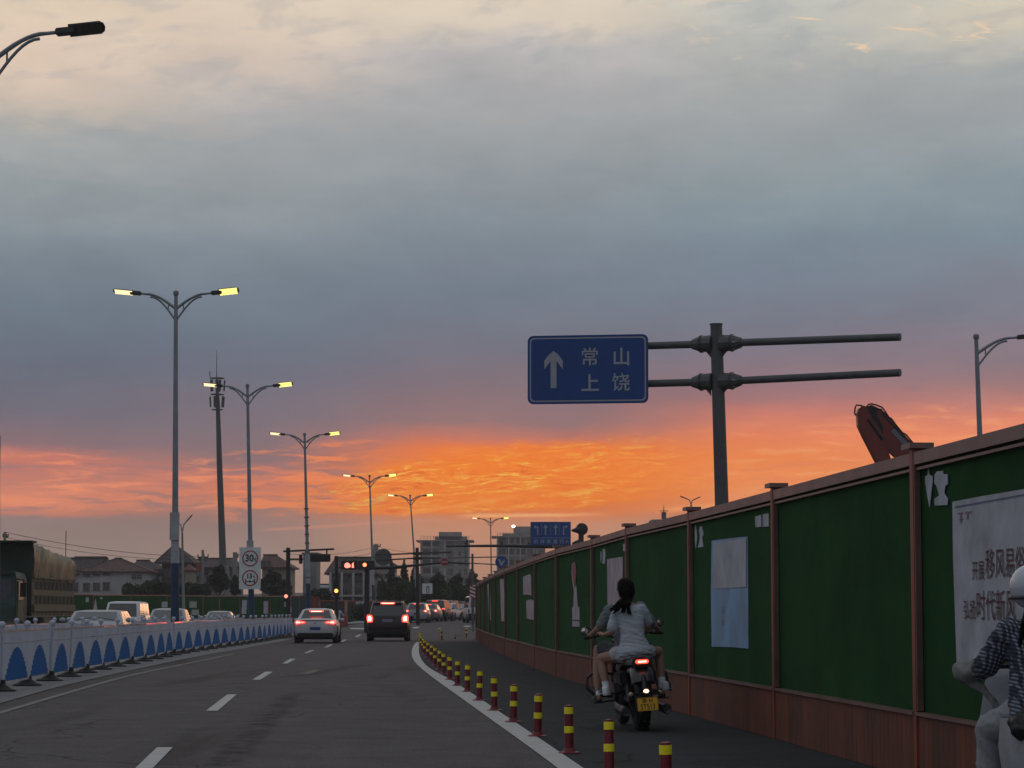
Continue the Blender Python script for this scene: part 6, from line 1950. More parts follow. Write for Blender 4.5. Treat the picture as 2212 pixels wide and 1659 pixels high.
# ------------------------------------------------------------------ utility poles and wires
def util_pole(label, d, px, ytop, arms, r=0.13):
    b0 = Vector((gx(px, d), d, GZ(d))); root = empty('utility_pole', b0, label, 'utility pole')
    f = lambda x, y: at(x, y, d) - b0
    k = MB(); k.tube([Vector((0, 0, 0)), f(px, ytop)], [r * 1.3, r], 10); k.build('pole', CONCB, root, smooth=40)
    for x0, x1, y in arms:
        k = MB(); k.bar(f(x0, y), f(x1, y), .12, .12); a_ = k.build('cross_arm', TL, root)
        k = MB()
        for x in (x0 + .5, (x0 + x1) / 2 - 2, (x0 + x1) / 2 + 2, x1 - .5):
            k.cyl(f(x, y) + Vector((0, 0, .05)), f(x, y) + Vector((0, 0, .3)), .06, n=6)
        k.build('insulators', FRAMED, a_)
    return root
u1 = util_pole('utility pole with cross arms and tiny red lantern left of the phone mast', 245, 438, 1188, [(427, 450, 1203.5), (430, 446, 1210)])
k = MB(); k.box(at(429, 1224, 245) - u1.location, (.5, .3, .8)); k.build('red_lantern', M('red_shop_lamp', (0.22, 0.03, 0.02), 0.5), u1)
u2 = util_pole('dark utility pole directly left of the weight limit sign', 240, 508, 1193, [(504, 515, 1203)], 0.22)
u3 = util_pole('lattice headed utility pole above the derelict house', 290, 812, 1176, [(803, 822, 1180), (806, 820, 1192)], 0.3)
u4 = util_pole('utility pole behind the truck at the left edge', 230, 10.5, 1150, [(6, 18, 1160)])
def wire(label, pts, r=0.022, sag=0.8):
    P = [at(*p) for p in pts]
    full = []
    for a, b in zip(P, P[1:]):
        for i in range(12):
            t = i / 12; q = a.lerp(b, t); q.z -= sag * 4 * t * (1 - t); full.append(q)
    full.append(P[-1])
    k = MB(); k.tube([q - P[0] for q in full], r, 5); o = k.build('overhead_wire', TL); o.location = P[0]
    return tag(o, label, 'wire')
wire('upper overhead wire sloping from the left edge towards the houses', [(9, 1149, 230), (438, 1203, 245)], 0.024, 0.5)
wire('lower overhead wire over the red roofs', [(9, 1160, 230), (438, 1209, 245)], 0.02, 0.6)
wire('upper overhead wire between the signal mast and the lattice headed pole', [(620, 1196, 280), (812, 1181, 290), (1010, 1192, 300)], 0.02, 0.5)
wire('lower overhead wire between the signal mast and the lattice headed pole', [(600, 1210, 280), (812, 1193, 290)], 0.02, 0.4)

# ------------------------------------------------------------------ motorcycle with two riders
SKIN = M('skin_in_dusk', (0.30, 0.165, 0.115), 0.6, 0, 0.06, 8)
HAIR = M('black_hair', (0.004, 0.0035, 0.0035), 0.6, 0, 0.3, 20, 0.6, 60, spec=0.08)
SHIRTW = M('pale_grey_tee_shirt', (0.40, 0.46, 0.51), 0.85, 0, 0.06, 6, 0.5, 9)
SHIRTG = M('grey_tee_shirt', (0.15, 0.17, 0.18), 0.85, 0, 0.08, 6, 0.5, 9)
SHORTW = M('off_white_shorts', (0.40, 0.41, 0.43), 0.85, 0, 0.1, 8, 0.5, 14)
SHORTD = M('dark_grey_shorts', (0.055, 0.065, 0.070), 0.85, 0, 0.15, 8, 0.5, 14)
SOCK = M('white_ribbed_sock', (0.62, 0.65, 0.68), 0.85, 0, 0.08, 12, 0.3, 60)
SHOE = M('white_trainer', (0.62, 0.63, 0.65), 0.6, 0, 0.05, 8)
SHOED = M('black_sandal', (0.015, 0.015, 0.015), 0.7, 0, 0.1)
BIKEK = M('motorcycle_black', (0.006, 0.006, 0.007), 0.4, 0.1, 0.1, 8)
BIKEG = M('motorcycle_fender_grey', (0.030, 0.028, 0.034), 0.35, 0.1, 0.08, 6, coat=0.2)
ENG = M('engine_alloy', (0.06, 0.06, 0.06), 0.45, 0.5, 0.2, 20)
PLY = M('yellow_number_plate', (0.85, 0.45, 0.015), 0.5, 0, 0.05)

MR_ROT = Euler((0, R(-4.0), R(6.0)))
mo_loc = Vector((gx(1386, 28.2), 28.2, 0.0))
mo = empty('motorcycle', mo_loc, 'black motorcycle with lit red tail light and yellow plate 浙H 5T513 carrying two riders', 'motorcycle', rot=MR_ROT)
def tyre(parent, y, r, tr, name='wheel'):
    k = MB()
    n = 36
    k.tube([Vector((0, r_ * 0 + (r - tr) * math.cos(2 * PI * i / n), (r - tr) * math.sin(2 * PI * i / n))) for i, r_ in ((j, 0) for j in range(n))], tr, 10, closed=True)
    w = k.build(name, TYRE, parent, smooth=50); w.location = (0, y, r)
    k = MB(); k.lathe([(r - tr * 1.7, -.03), (r - tr * 1.5, 0), (r - tr * 1.7, .03), (0.05, .05), (0.001, .06)], 24, axis='x'); k.lathe([(0.001, -.06), (0.05, -.05), (r - tr * 1.7, -.03)], 24, axis='x'); k.build('rim', ENG, w, smooth=30)
    return w
rw_ = tyre(mo, 0.0, 0.33, 0.085); tyre(mo, 1.42, 0.33, 0.062)
k = MB()
for i in range(24):       # tread blocks
    a = 2 * PI * i / 24
    for x in (-.045, 0, .045):
        k.box((x, 0.332 * math.cos(a + x * 2), 0.332 * math.sin(a + x * 2)), (.035, .05, .012), (a + x * 2 - PI / 2, 0, 0))
tag(k.build('tread', TYRE, rw_), kind='stuff')
# rear mudguard
k = MB(); rings = []
for i in range(9):
    a = R(35 + 115 * i / 8)
    c = Vector((0, -0.40 * math.cos(a) * -1 * -1, 0.33 + 0.40 * math.sin(a)))
    c.y = -0.40 * math.cos(a - R(20)); 
    rings.append([Vector((x, c.y * f, 0.33 + (c.z - 0.33) * f)) for x, f in ((-.13, .84), (-.125, .95), (-.09, 1.02), (0, 1.05), (.09, 1.02), (.125, .95), (.13, .84), (.12, .84), (0, 1.0), (-.12, .84))])
k.loft(rings); k.build('rear_mudguard', BIKEG, mo, smooth=45)
k = MB(); k.loft([[Vector((sx_ * w_, y, z)) for sx_, w_ in ((-1, w0), (-1, w0 * .6), (1, w0 * .6), (1, w0))] if False else [Vector((-w0, y, z - .05)), Vector((-w0 * .95, y, z)), Vector((-w0 * .5, y, z + .035)), Vector((w0 * .5, y, z + .035)), Vector((w0 * .95, y, z)), Vector((w0, y, z - .05))] for y, z, w0 in ((-.24, .80, .10), (-.12, .80, .13), (.22, .79, .145), (.34, .76, .15), (.45, .73, .16), (.72, .73, .15), (.85, .78, .10))])
k.build('seat', M('black_seat_vinyl', (0.014, 0.013, 0.013), 0.5, 0, 0.1, 8, 0.2), mo, smooth=50)
k = MB(); k.ell((0, 1.02, 0.85), (0.17, 0.30, 0.14)); k.build('fuel_tank', BIKEK, mo, smooth=60)
k = MB(); k.box((0, -0.30, 0.755), (0.19, 0.10, 0.085)); k.build('tail_unit', BIKEK, mo, bevel=0.02)
tl = MB(); tl.prism(rrect(0.145, 0.046, 0.02), 0.03, Matrix.Translation((0, -0.375, 0.785))); tlo = tl.build('tail_light', REDLIT, mo)
k = MB(); k.prism(rrect(0.10, 0.02, 0.009), 0.01, Matrix.Translation((0, -0.383, 0.785))); k.build('bright_core', REDHOT, tlo)
k = MB(); k.tube([(0, -.36, .62), (0, -.46, .50), (0, -.50, .42)], [.03, .035, .03], 8); k.box((0, -.50, .43), (.30, .04, .035)); k.box((0, -.515, .31), (.20, .015, .12)); k.build('plate_bracket', BIKEK, mo, smooth=30)
pl = empty('number_plate', (0, -0.545, 0.315), None, None, rot=(R(-8), 0, 0)); del_ = pl
pl.parent = mo
k = MB(); k.prism(rrect(0.235, 0.148, 0.012), 0.004); k.build('plate_sheet', PLY, pl)
frame(pl, 0.225, 0.138, 0.010, 0.003, -0.001, SIGNK, 'plate_border')
for ch, x, z, s_ in (('浙', -.035, .035, .056), ('H', .038, .035, .060)):
    add_mesh('lettering', text_mesh(ch, s_, bold=.0012), SIGNK, pl, (x, -.0015, z))
k = MB(); k.box((.003, -.0015, .036), (.008, .001, .008)); k.build('dot', SIGNK, pl)
add_mesh('lettering', text_mesh('5T513', .082, bold=.0014, sx=.80), SIGNK, pl, (0, -.0015, -.031))
k = MB(); k.ell((0, -.50, .455), (.032, .03, .026)); k.build('number_plate_lamp', M('lit_warm_bulb', (.8, .5, .3), .3, 0, 0, emit=(1.0, 0.50, 0.32), estr=3.0), mo, smooth=60)
k = MB(); k.ell((0, -.49, .425), (.055, .03, .018)); k.build('reflector', M('dull_orange_reflector', (0.25, 0.06, 0.02), .3, 0, 0), mo, smooth=60)
for s in (-1, 1):
    k = MB(); k.ell((s * .165, -.42, .43), (.026, .03, .026)); k.cyl((0, -.44, .43), (s * .165, -.42, .43), .009, n=6); k.build('indicator', M('pale_indicator_lens', (0.42, 0.33, 0.22), .35, 0, 0.05), mo, smooth=50)
    k = MB(); k.cyl((s * .23, -.42, .24), (s * .22, .25, .26), .058, .05, n=16); k.cyl((s * .22, .25, .26), (s * .16, .8, .30), .035, .03, n=12); ex_ = k.build('exhaust', BIKEK, mo, smooth=40)
    k = MB(); k.lathe([(.038, 0), (.05, -.01), (.046, -.02), (.03, -.012)], 14, Matrix.Translation((s * .23, -.425, .24)), axis='y'); k.build('exhaust_tip', ENG, ex_)
    k = MB(); k.cyl((s * .125, .08, .62), (s * .13, -.02, .33), .025, n=8); k.tube([(s * .125 + .038 * math.cos(t), .08 - .1 * t / 18, .62 - .27 * t / 18) for t in [q * .9 for q in range(0, 20)]], .007, 5); k.build('shock_absorber', ENG, mo)
    k = MB(); k.cyl((s * .09, 1.42, .33), (s * .09, 1.10, 1.02), .028, n=10); k.build('fork_leg', ENG, mo)
    k = MB(); k.tube([(0, 1.02, 1.0), (s * .14, 1.0, 1.07), (s * .28, .97, 1.085), (s * .43, .90, 1.07)], .013, 8); hb_ = k.build('handlebar', BIKEK, mo, smooth=50)
    k = MB(); k.cyl((s * .33, .945, 1.08), (s * .47, .88, 1.065), .020, n=10); k.tube([(s * .34, .99, 1.075), (s * .46, .96, 1.06)], .007, 6); k.build('grip', BLACK, hb_, smooth=40)
    k = MB(); k.tube([(s * .33, .95, 1.09), (s * .38, .93, 1.16), (s * .44, .92, 1.20)], .008, 6); st_ = k.build('mirror_stalk', BIKEK, mo)
    k = MB(); k.ell((s * .455, .93, 1.195 if s > 0 else 1.15), (.044, .02, .05)); k.build('mirror_shell', BIKEK if s > 0 else M('maroon_mirror_shell', (.10, .025, .025), .4, 0, .1), st_, smooth=60)
    k = MB(); k.lathe([(.039, 0), (.001, -.003)], 18, Matrix.Translation((s * .455, .912, 1.195 if s > 0 else 1.15)), axis='y'); k.build('mirror_glass', M('mirror_glass', (.75, .78, .8), .08, 1, 0), st_)
    k = MB(); k.tube([(s * .12, .95, .62), (s * .38, .93, .66), (s * .47, .9, .60), (s * .48, .88, .48), (s * .40, .86, .40), (s * .15, .9, .36)], .019, 8); k.build('crash_bar', BIKEK, mo, smooth=50)
    k = MB(); k.cyl((s * .10, .28, .44), (s * .36, .27, .42), .014, n=8); k.box((s * .36, .27, .42), (.12, .07, .018)); k.build('pillion_peg', BIKEK, mo)
    k = MB(); k.cyl((s * .10, .72, .33), (s * .38, .74, .32), .014, n=8); k.box((s * .38, .76, .315), (.13, .22, .018)); k.build('foot_board', BIKEK, mo)
    k = MB(); k.box((s * .17, .15, .60), (.08, .30, .16)); k.build('side_cover', BIKEK, mo, bevel=.02)
k = MB(); k.box((0, .74, .47), (.30, .42, .34)); k.box((0, .80, .68), (.20, .30, .16)); k.cyl((-.2, .7, .42), (.2, .7, .42), .12, n=18); k.build('engine', ENG, mo, bevel=.012)
k = MB(); k.tube([(0, -.1, .70), (0, .5, .66), (0, 1.05, .95)], .03, 8); k.tube([(0.1, 0, .33), (.1, .5, .36)], .025, 8); k.tube([(-.1, 0, .33), (-.1, .5, .36)], .025, 8); k.build('frame', BIKEK, mo)
k = MB(); k.ell((0, 1.24, .92), (.09, .08, .09)); k.build('headlamp_shell', BIKEK, mo, smooth=60)
k = MB(); rings = [[Vector((x, 1.42 + math.cos(R(a)) * .38 * f, .33 + math.sin(R(a)) * .38 * f)) for x, f in ((-.07, .95), (0, 1.02), (.07, .95), (0, .97))] for a in range(30, 160, 16)]; k.loft(rings); k.build('front_mudguard', BIKEK, mo)

def hand(mb, wrist, grip, s, curl=1.0):
    """palm, four unequal fingers curling over the thing held, thumb from the side of the palm"""
    w, g = Vector(wrist), Vector(grip)
    d = (g - w).normalized()
    side = Vector((s, 0, 0)) - d * d.x * s
    side.normalize()
    up = side.cross(d) * (-s)
    if up.z < 0: up = -up
    mb.ell(w.lerp(g, .55), (.036, .044, .022)); limb(mb, [w, w.lerp(g, .7)], [.024, .030])
    for i, (o, L_) in enumerate(((-.027, .062), (-.009, .070), (.009, .066), (.027, .052))):
        k0 = g + side * o * 1.0 + up * .012
        k1 = k0 + d * L_ * .55 + up * .004
        k2 = k1 + d * L_ * .15 - up * L_ * .55 * curl
        k3 = k2 - d * L_ * .30 * curl - up * L_ * .15
        limb(mb, [k0, k1, k2, k3], [.0105, .0098, .0090, .0080], 8)
    t0 = w.lerp(g, .35) - side * .026
    limb(mb, [t0, t0 + d * .03 - side * .018 - up * .012, t0 + d * .055 - side * .008 - up * .03], [.012, .0108, .009], 8)

def person_root(label):
    return empty('person', mo_loc, label, 'person', rot=MR_ROT)
def torso_rings(mb, rows):
    """rows: centre x,y,z, half width, half depth, x shift"""
    rings = []
    for cx_, cy_, cz_, hw, hd in rows:
        ring = []
        for i in range(20):
            a = 2 * PI * i / 20
            ca, sa = math.cos(a), math.sin(a)
            ring.append(Vector((cx_ + hw * math.copysign(abs(ca) ** .8, ca), cy_ + hd * math.copysign(abs(sa) ** .85, sa), cz_)))
        rings.append(ring)
    mb.loft(rings)

def shoe(parent, toe, heel, mat, name='shoe', stripes=None, h=.075):
    t, hl = Vector(toe), Vector(heel)
    d = (t - hl).normalized(); s = d.cross(Vector((0, 0, 1))).normalized(); L_ = (t - hl).length
    k = MB(); rings = []
    for f, w_, hh in ((0, .022, .05), (.05, .032, .085), (.3, .036, .092), (.55, .042, .062), (.8, .044, .045), (.95, .034, .034), (1, .016, .02)):
        c = hl + d * L_ * f
        rings.append([c - s * w_, c - s * w_ * .9 + Vector((0, 0, hh * .6)), c - s * w_ * .45 + Vector((0, 0, hh)), c + s * w_ * .45 + Vector((0, 0, hh)), c + s * w_ * .9 + Vector((0, 0, hh * .6)), c + s * w_])
    k.loft(rings); o = k.build(name, mat, parent, smooth=60)
    k = MB(); k.loft([[hl + d * L_ * f - s * w_, hl + d * L_ * f + s * w_, hl + d * L_ * f + s * w_ - Vector((0, 0, .018)), hl + d * L_ * f - s * w_ - Vector((0, 0, .018))] for f, w_ in ((-.01, .03), (.3, .040), (.7, .048), (1.01, .022))])
    k.build('sole', mat if mat is SHOED else FRAMEW, o)
    if stripes:
        k = MB()
        for f in (.35, .47, .59):
            c = hl + d * L_ * f
            k.bar(c - s * .044 + Vector((0, 0, .012)), c - s * .030 + d * .015 + Vector((0, 0, .07)), .006, .012, up=d)
            k.bar(c + s * .044 + Vector((0, 0, .012)), c + s * .030 + d * .015 + Vector((0, 0, .07)), .006, .012, up=d)
        k.build('stripes', SIGNK, o)

# ---- front rider (mostly hidden behind the pillion)
pr = person_root('motorcycle rider in grey t-shirt and dark shorts, mostly hidden behind the pillion passenger')
k = MB()
torso_rings(k, [(0, .52, .84, .17, .12), (0, .53, 1.0, .15, .11), (0, .57, 1.2, .17, .11), (0, .63, 1.38, .18, .10), (0, .66, 1.46, .08, .06)])
limb(k, [(0, .66, 1.42), (0, .68, 1.55)], [.058, .054])
k.ell((0.02, .70, 1.62), (.078, .098, .115)); k.ell((0.02, .785, 1.60), (.035, .03, .05)); k.ell((.02, .80, 1.605), (.012, .018, .016))
for s in (-1, 1):
    k.ell((.02 + s * .08, .70, 1.61), (.012, .02, .03))
    limb(k, [(s * .19, .64, 1.38), (s * .33, .66, 1.17), (s * .40, .80, 1.10)], [.052, .042, .030])
    hand(k, (s * .40, .82, 1.105), (s * .40, .885, 1.095), s)
    limb(k, [(s * .11, .55, .84), (s * .30, .98, .92 if s < 0 else .88)], [.088, .062])
    limb(k, [(s * .30, .98, .92 if s < 0 else .88), (s * .35, .86, .62), (s * .37, .74, .40)], [.060, .056, .036])
    limb(k, [(s * .37, .70, .365), (s * .38, .86, .345)], [.036, .030])
remesh(k, 'body', SKIN, pr, .0095, 5)
k = MB()
torso_rings(k, [(0, .51, .88, .185, .135), (0, .52, 1.0, .165, .125), (0, .56, 1.2, .20, .125), (0, .62, 1.36, .21, .115), (0, .65, 1.43, .12, .08)])
for s in (-1, 1): limb(k, [(s * .18, .63, 1.375), (s * .29, .65, 1.21)], [.078, .066])
remesh(k, 'shirt', SHIRTG, pr, .011, 6, .008)
k = MB()
torso_rings(k, [(0, .52, .80, .18, .14), (0, .52, .92, .18, .135)])
for s in (-1, 1): limb(k, [(s * .11, .56, .85), (s * .25, .88, .93 if s < 0 else .89)], [.108, .092])
remesh(k, 'shorts', SHORTD, pr, .012, 5, .012)
k = MB(); k.ell((.02, .68, 1.655), (.086, .102, .09)); k.ell((.02, .64, 1.61), (.08, .06, .08)); remesh(k, 'hair', HAIR, pr, .010, 3)
for s in (-1, 1): shoe(pr, (s * .41, .93, .335), (s * .37, .68, .335), SHOED, 'sandal')

# ---- pillion passenger
pg = person_root('pillion passenger seen from behind in pale t-shirt, white shorts and white socks with dark ponytail')
k = MB()
hx0 = -.02
torso_rings(k, [(0, .16, .84, .175, .13), (0, .15, .94, .165, .12), (-.01, .15, 1.08, .115, .09), (-.015, .17, 1.26, .135, .09), (-.02, .18, 1.38, .15, .085), (-.02, .19, 1.44, .07, .055)])
limb(k, [(-.02, .18, 1.40), (-.03, .18, 1.52)], [.048, .045])
k.ell((-.04, .20, 1.60), (.074, .092, .108)); k.ell((-.02, .285, 1.58), (.03, .025, .045)); k.ell((-.015, .298, 1.59), (.010, .016, .014))
for s in (-1, 1): k.ell((-.04 + s * .076, .20, 1.585), (.011, .018, .028))
for p_ in ([(-.17, .18, 1.36), (-.245, .16, 1.13), (-.30, .40, 1.10)], [(.13, .18, 1.36), (.20, .26, 1.16), (.20, .46, 1.09)]):
    limb(k, p_, [.043, .036, .024])
hand(k, (-.305, .42, 1.10), (-.33, .50, 1.11), -1, .6); hand(k, (.20, .48, 1.09), (.17, .56, 1.08), 1, .6)
for s in (-1, 1):
    kn = (s * .335, .50, .83 if s < 0 else .86)
    limb(k, [(s * .10, .18, .855), kn], [.092, .060])
    limb(k, [kn, (s * .335, .44, .68), (s * .325, .36, .50), (s * .325, .34, .45)], [.058, .055, .036, .034])
remesh(k, 'body', SKIN, pg, .0085, 5)
k = MB()
torso_rings(k, [(0, .13, .845, .205, .145), (0, .13, .90, .20, .15), (0, .14, .98, .165, .125), (-.01, .145, 1.08, .138, .108), (-.015, .165, 1.24, .155, .108), (-.02, .175, 1.36, .170, .10), (-.02, .185, 1.425, .10, .07)])
limb(k, [(-.16, .18, 1.365), (-.215, .17, 1.235), (-.232, .165, 1.18)], [.068, .064, .066]); limb(k, [(.12, .18, 1.365), (.17, .21, 1.27), (.19, .235, 1.22)], [.068, .064, .062])
for i, (z, x0_, x1_) in enumerate(((.985, -.15, .13), (1.03, -.13, .11), (1.075, -.12, .10), (.94, -.17, .15))):
    P_ = [(x0_ + (x1_ - x0_) * q / 5, .047 + .004 * math.sin(q * 2.3 + i), z + .014 * math.sin(q * 1.7 + i * 2)) for q in range(6)]
    limb(k, P_, [.004, .009, .012, .008, .012, .004], 6)
remesh(k, 'shirt', SHIRTW, pg, .0085, 6, .0065)
k = MB()
torso_rings(k, [(0, .16, .80, .19, .14), (0, .14, .88, .205, .155), (0, .15, .93, .19, .14)])
for s in (-1, 1): limb(k, [(s * .10, .19, .86), (s * .185, .31, .865)], [.106, .094])
remesh(k, 'shorts', SHORTW, pg, .011, 5, .010)
k = MB(); k.ell((-.04, .185, 1.63), (.098, .112, .104)); k.ell((-.04, .14, 1.58), (.097, .075, .105)); k.ell((-.035, .12, 1.51), (.06, .05, .07))
rng = random.Random(4)
for i in range(26):
    a0 = Vector((-.05 + rng.uniform(-.03, .03), .10, 1.49 + rng.uniform(-.02, .02)))
    q = rng.random()
    a2 = Vector((-.27 + q * .25 + rng.uniform(-.02, .02), .06 + rng.uniform(-.03, .02), 1.355 + .045 * (1 - q) * rng.random() - .03 * q + rng.uniform(-.02, .02)))
    a1 = a0.lerp(a2, .5) + Vector((0, -.03, .02))
    limb(k, [a0, a1, a2], [.022, .020, .006], 6)
remesh(k, 'hair', HAIR, pg, .006, 1, .007, (60, 60, 12))
k = MB(); k.tube([(-.05 + .03 * math.cos(a * PI / 5), .095, 1.485 + .03 * math.sin(a * PI / 5)) for a in range(10)], .008, 5, closed=True); k.build('hair_band', SIGNK, pg)
k = MB(); k.ell((-.122, .19, 1.555), (.006, .006, .012)); k.build('earring', CHROME, pg)
for s in (-1, 1):
    k = MB(); k.tube([(s * .329, .385, .555), (s * .325, .36, .50), (s * .325, .335, .435)], [.043, .042, .040], 14); k.tube([(s * .329, .387, .56), (s * .329, .385, .55)], .046, 14); k.build('sock', SOCK, pg, smooth=40)
    shoe(pg, (s * .43, .42 if s > 0 else .38, .425), (s * .325, .21, .43), SHOE, stripes=True)

# ------------------------------------------------------------------ scooter rider at the right edge
d = 14.0
sc_loc = Vector((gx(2264, d), d, 0))
sc_rot = (0, 0, R(5))
sco = empty('electric_scooter', sc_loc, 'white electric scooter cut off at the right edge under the checked shirt rider', 'scooter', rot=sc_rot)
SCW = M('scooter_white_panel', (0.34, 0.36, 0.40), 0.4, 0, 0.08, 3, coat=.2)
for y, r in ((0.0, .23), (1.2, .23)):
    w = tyre(sco, y, r, .05)
k = MB(); k.loft([[Vector((-w_, y, z0)), Vector((-w_ * 1.05, y, (z0 + z1) / 2)), Vector((-w_ * .7, y, z1)), Vector((w_ * .7, y, z1)), Vector((w_ * 1.05, y, (z0 + z1) / 2)), Vector((w_, y, z0))] for y, z0, z1, w_ in ((-.38, .52, .62, .08), (-.30, .40, .70, .14), (0.0, .36, .72, .17), (.35, .30, .70, .17), (.45, .28, .34, .16), (.85, .28, .34, .16), (.95, .3, .9, .15), (1.02, .4, 1.0, .10))])
k.build('body_shell', SCW, sco, smooth=45)
k = MB(); k.loft([[Vector((-w_, y, z)), Vector((-w_ * .8, y, z + .06)), Vector((w_ * .8, y, z + .06)), Vector((w_, y, z))] for y, z, w_ in ((-.40, .70, .10), (-.25, .71, .16), (.2, .70, .17), (.42, .69, .12))]); k.build('seat', BLACK, sco, smooth=50)
k = MB(); k.box((0, -.40, .55), (.20, .04, .05)); k.build('tail_light', M('unlit_tail_light', (0.08, 0.01, 0.01), 0.3, 0, 0), sco)
k = MB(); k.tube([(-.30, .80, 1.0), (-.2, .92, 1.02), (.2, .92, 1.02), (.30, .80, 1.0)], .014, 8); k.build('handlebar', BIKEK, sco, smooth=50)
for s in (1,):
    k = MB(); k.tube([(s * .20, .92, 1.02), (s * .20, .9, 1.12)], .008, 6); k.ell((s * .20, .9, 1.15), (.05, .02, .035)); k.build('mirror', BIKEK, sco, smooth=50)
k = MB(); k.cyl((0, -.02, .23), (0, .2, .45), .04, n=8); k.box((0, -.42, .42), (.16, .02, .12)); k.build('rear_frame', BIKEK, sco)
def checked():
    m = bpy.data.materials.new('navy_checked_cotton'); m.use_nodes = True
    t = m.node_tree; b = NB(t); p = t.nodes['Principled BSDF']
    co = b.new('ShaderNodeTexCoord').outputs['Object']
    dn = b.new('ShaderNodeTexNoise'); dn.inputs['Scale'].default_value = 7.0; t.links.new(co, dn.inputs[0])
    ad = b.new('ShaderNodeVectorMath', operation='MULTIPLY_ADD'); t.links.new(dn.outputs[1], ad.inputs[0]); ad.inputs[1].default_value = (.016, .016, .016); t.links.new(co, ad.inputs[2])
    s_ = b.new('ShaderNodeSeparateXYZ'); t.links.new(ad.outputs[0], s_.inputs[0])
    fx = b.m('PINGPONG', b.add(s_.outputs[0], b.mul(s_.outputs[1], .35)), .011); fz = b.m('PINGPONG', b.add(s_.outputs[2], b.mul(s_.outputs[0], .3)), .011)
    lx = b.ss(fx, .0035, .006); lz = b.ss(fz, .0035, .006)
    c = b.mix(lx, (0.24, 0.28, 0.33), (0.045, 0.055, 0.08)); c = b.mix(b.mul(lz, .8), c, (0.012, 0.014, 0.028))
    b.put(p.inputs['Base Color'], c); p.inputs['Roughness'].default_value = .9
    bn = b.new('ShaderNodeBump'); bn.inputs['Distance'].default_value = .02; bn.inputs['Strength'].default_value = .6; b.put(bn.inputs['Height'], b.noise(co, 9.0, 4.0, .6)); t.links.new(bn.outputs[0], p.inputs['Normal'])
    return m
CHK = checked()
TROU = M('off_white_trousers', (0.30, 0.31, 0.33), 0.85, 0, 0.1, 5, 0.6, 8)
sr_ = empty('person', sc_loc, 'scooter rider in white helmet and dark checked shirt cut off by the right edge', 'person', rot=sc_rot)
k = MB()
torso_rings(k, [(0, .10, .80, .17, .13), (0, .12, 1.0, .15, .11), (0, .17, 1.2, .17, .11), (0, .20, 1.28, .13, .09)])
limb(k, [(0, .22, 1.26), (0, .26, 1.38)], [.055, .052]); k.ell((0, .28, 1.45), (.076, .095, .112)); k.ell((0, .37, 1.43), (.012, .016, .014))
for s in (-1, 1):
    k.ell((s * .078, .28, 1.44), (.011, .018, .028))
    limb(k, [(s * .18, .19, 1.22), (s * .27, .32, 1.02), (s * .27, .58, 1.0)], [.05, .042, .028]); hand(k, (s * .27, .64, 1.01), (s * .27, .76, 1.02), s)
    limb(k, [(s * .10, .15, .80), (s * .205, .46, .67), (s * .19, .56, .40)], [.085, .06, .042]); limb(k, [(s * .19, .60, .38), (s * .17, .76, .36)], [.036, .03])
remesh(k, 'body', SKIN, sr_, .010, 5)
k = MB()
torso_rings(k, [(0, .08, .74, .215, .16), (0, .09, .86, .205, .155), (0, .12, 1.02, .19, .135), (0, .16, 1.18, .21, .13), (0, .19, 1.27, .16, .10), (0, .21, 1.32, .08, .06)])
for s in (-1, 1): limb(k, [(s * .17, .19, 1.225), (s * .27, .30, 1.05), (s * .27, .44, 1.01)], [.088, .078, .060])
for i in range(8):
    z = .80 + .055 * i; limb(k, [(-.16 + .02 * (i % 3), -.03 + .016 * i, z), (0.02, -.05 + .017 * i, z + .02), (.15, -.03 + .016 * i, z - .01)], [.006, .014, .006], 6)
remesh(k, 'checked_shirt', CHK, sr_, .010, 4, .010, (7, 7, 12))
k = MB()
torso_rings(k, [(0, .10, .72, .20, .16), (0, .10, .84, .19, .15)])
for s in (-1, 1): limb(k, [(s * .10, .15, .78), (s * .205, .46, .665), (s * .195, .52, .40)], [.112, .098, .088])
remesh(k, 'trousers', TROU, sr_, .011, 5, .009, (7, 7, 8))
k = MB(); k.ell((0, .27, 1.49), (.135, .155, .135), 28, 18); hm2 = k.build('helmet', M('helmet_white_shell', (0.48, 0.52, 0.58), 0.3, 0, 0.04, 2, coat=.4), sr_, smooth=60)
k = MB(); k.tube([(.137 * math.cos(a), .27 + .157 * math.sin(a), 1.425) for a in [q * 2 * PI / 28 for q in range(28)]], .010, 6, closed=True); k.build('helmet_rim', SIGNK, hm2, smooth=50)
k = MB(); k.box((-.04, .118, 1.52), (.10, .012, .008)); k.build('vent_slot', SIGNK, hm2)
k = MB()
rng = random.Random(9)
for i in range(16):
    x = rng.uniform(-.10, .03); limb(k, [(x * .6, .16, 1.38), (x * 1.2, .07, 1.28), (x * 1.4 - .02, .06, 1.14 + rng.uniform(-.04, .04))], [.026, .022, .006], 6)
remesh(k, 'hair', HAIR, sr_, .009, 2)
for s in (-1, 1):
    shoe(sr_, (s * .17, .85, .345), (s * .17, .58, .345), SHOE)
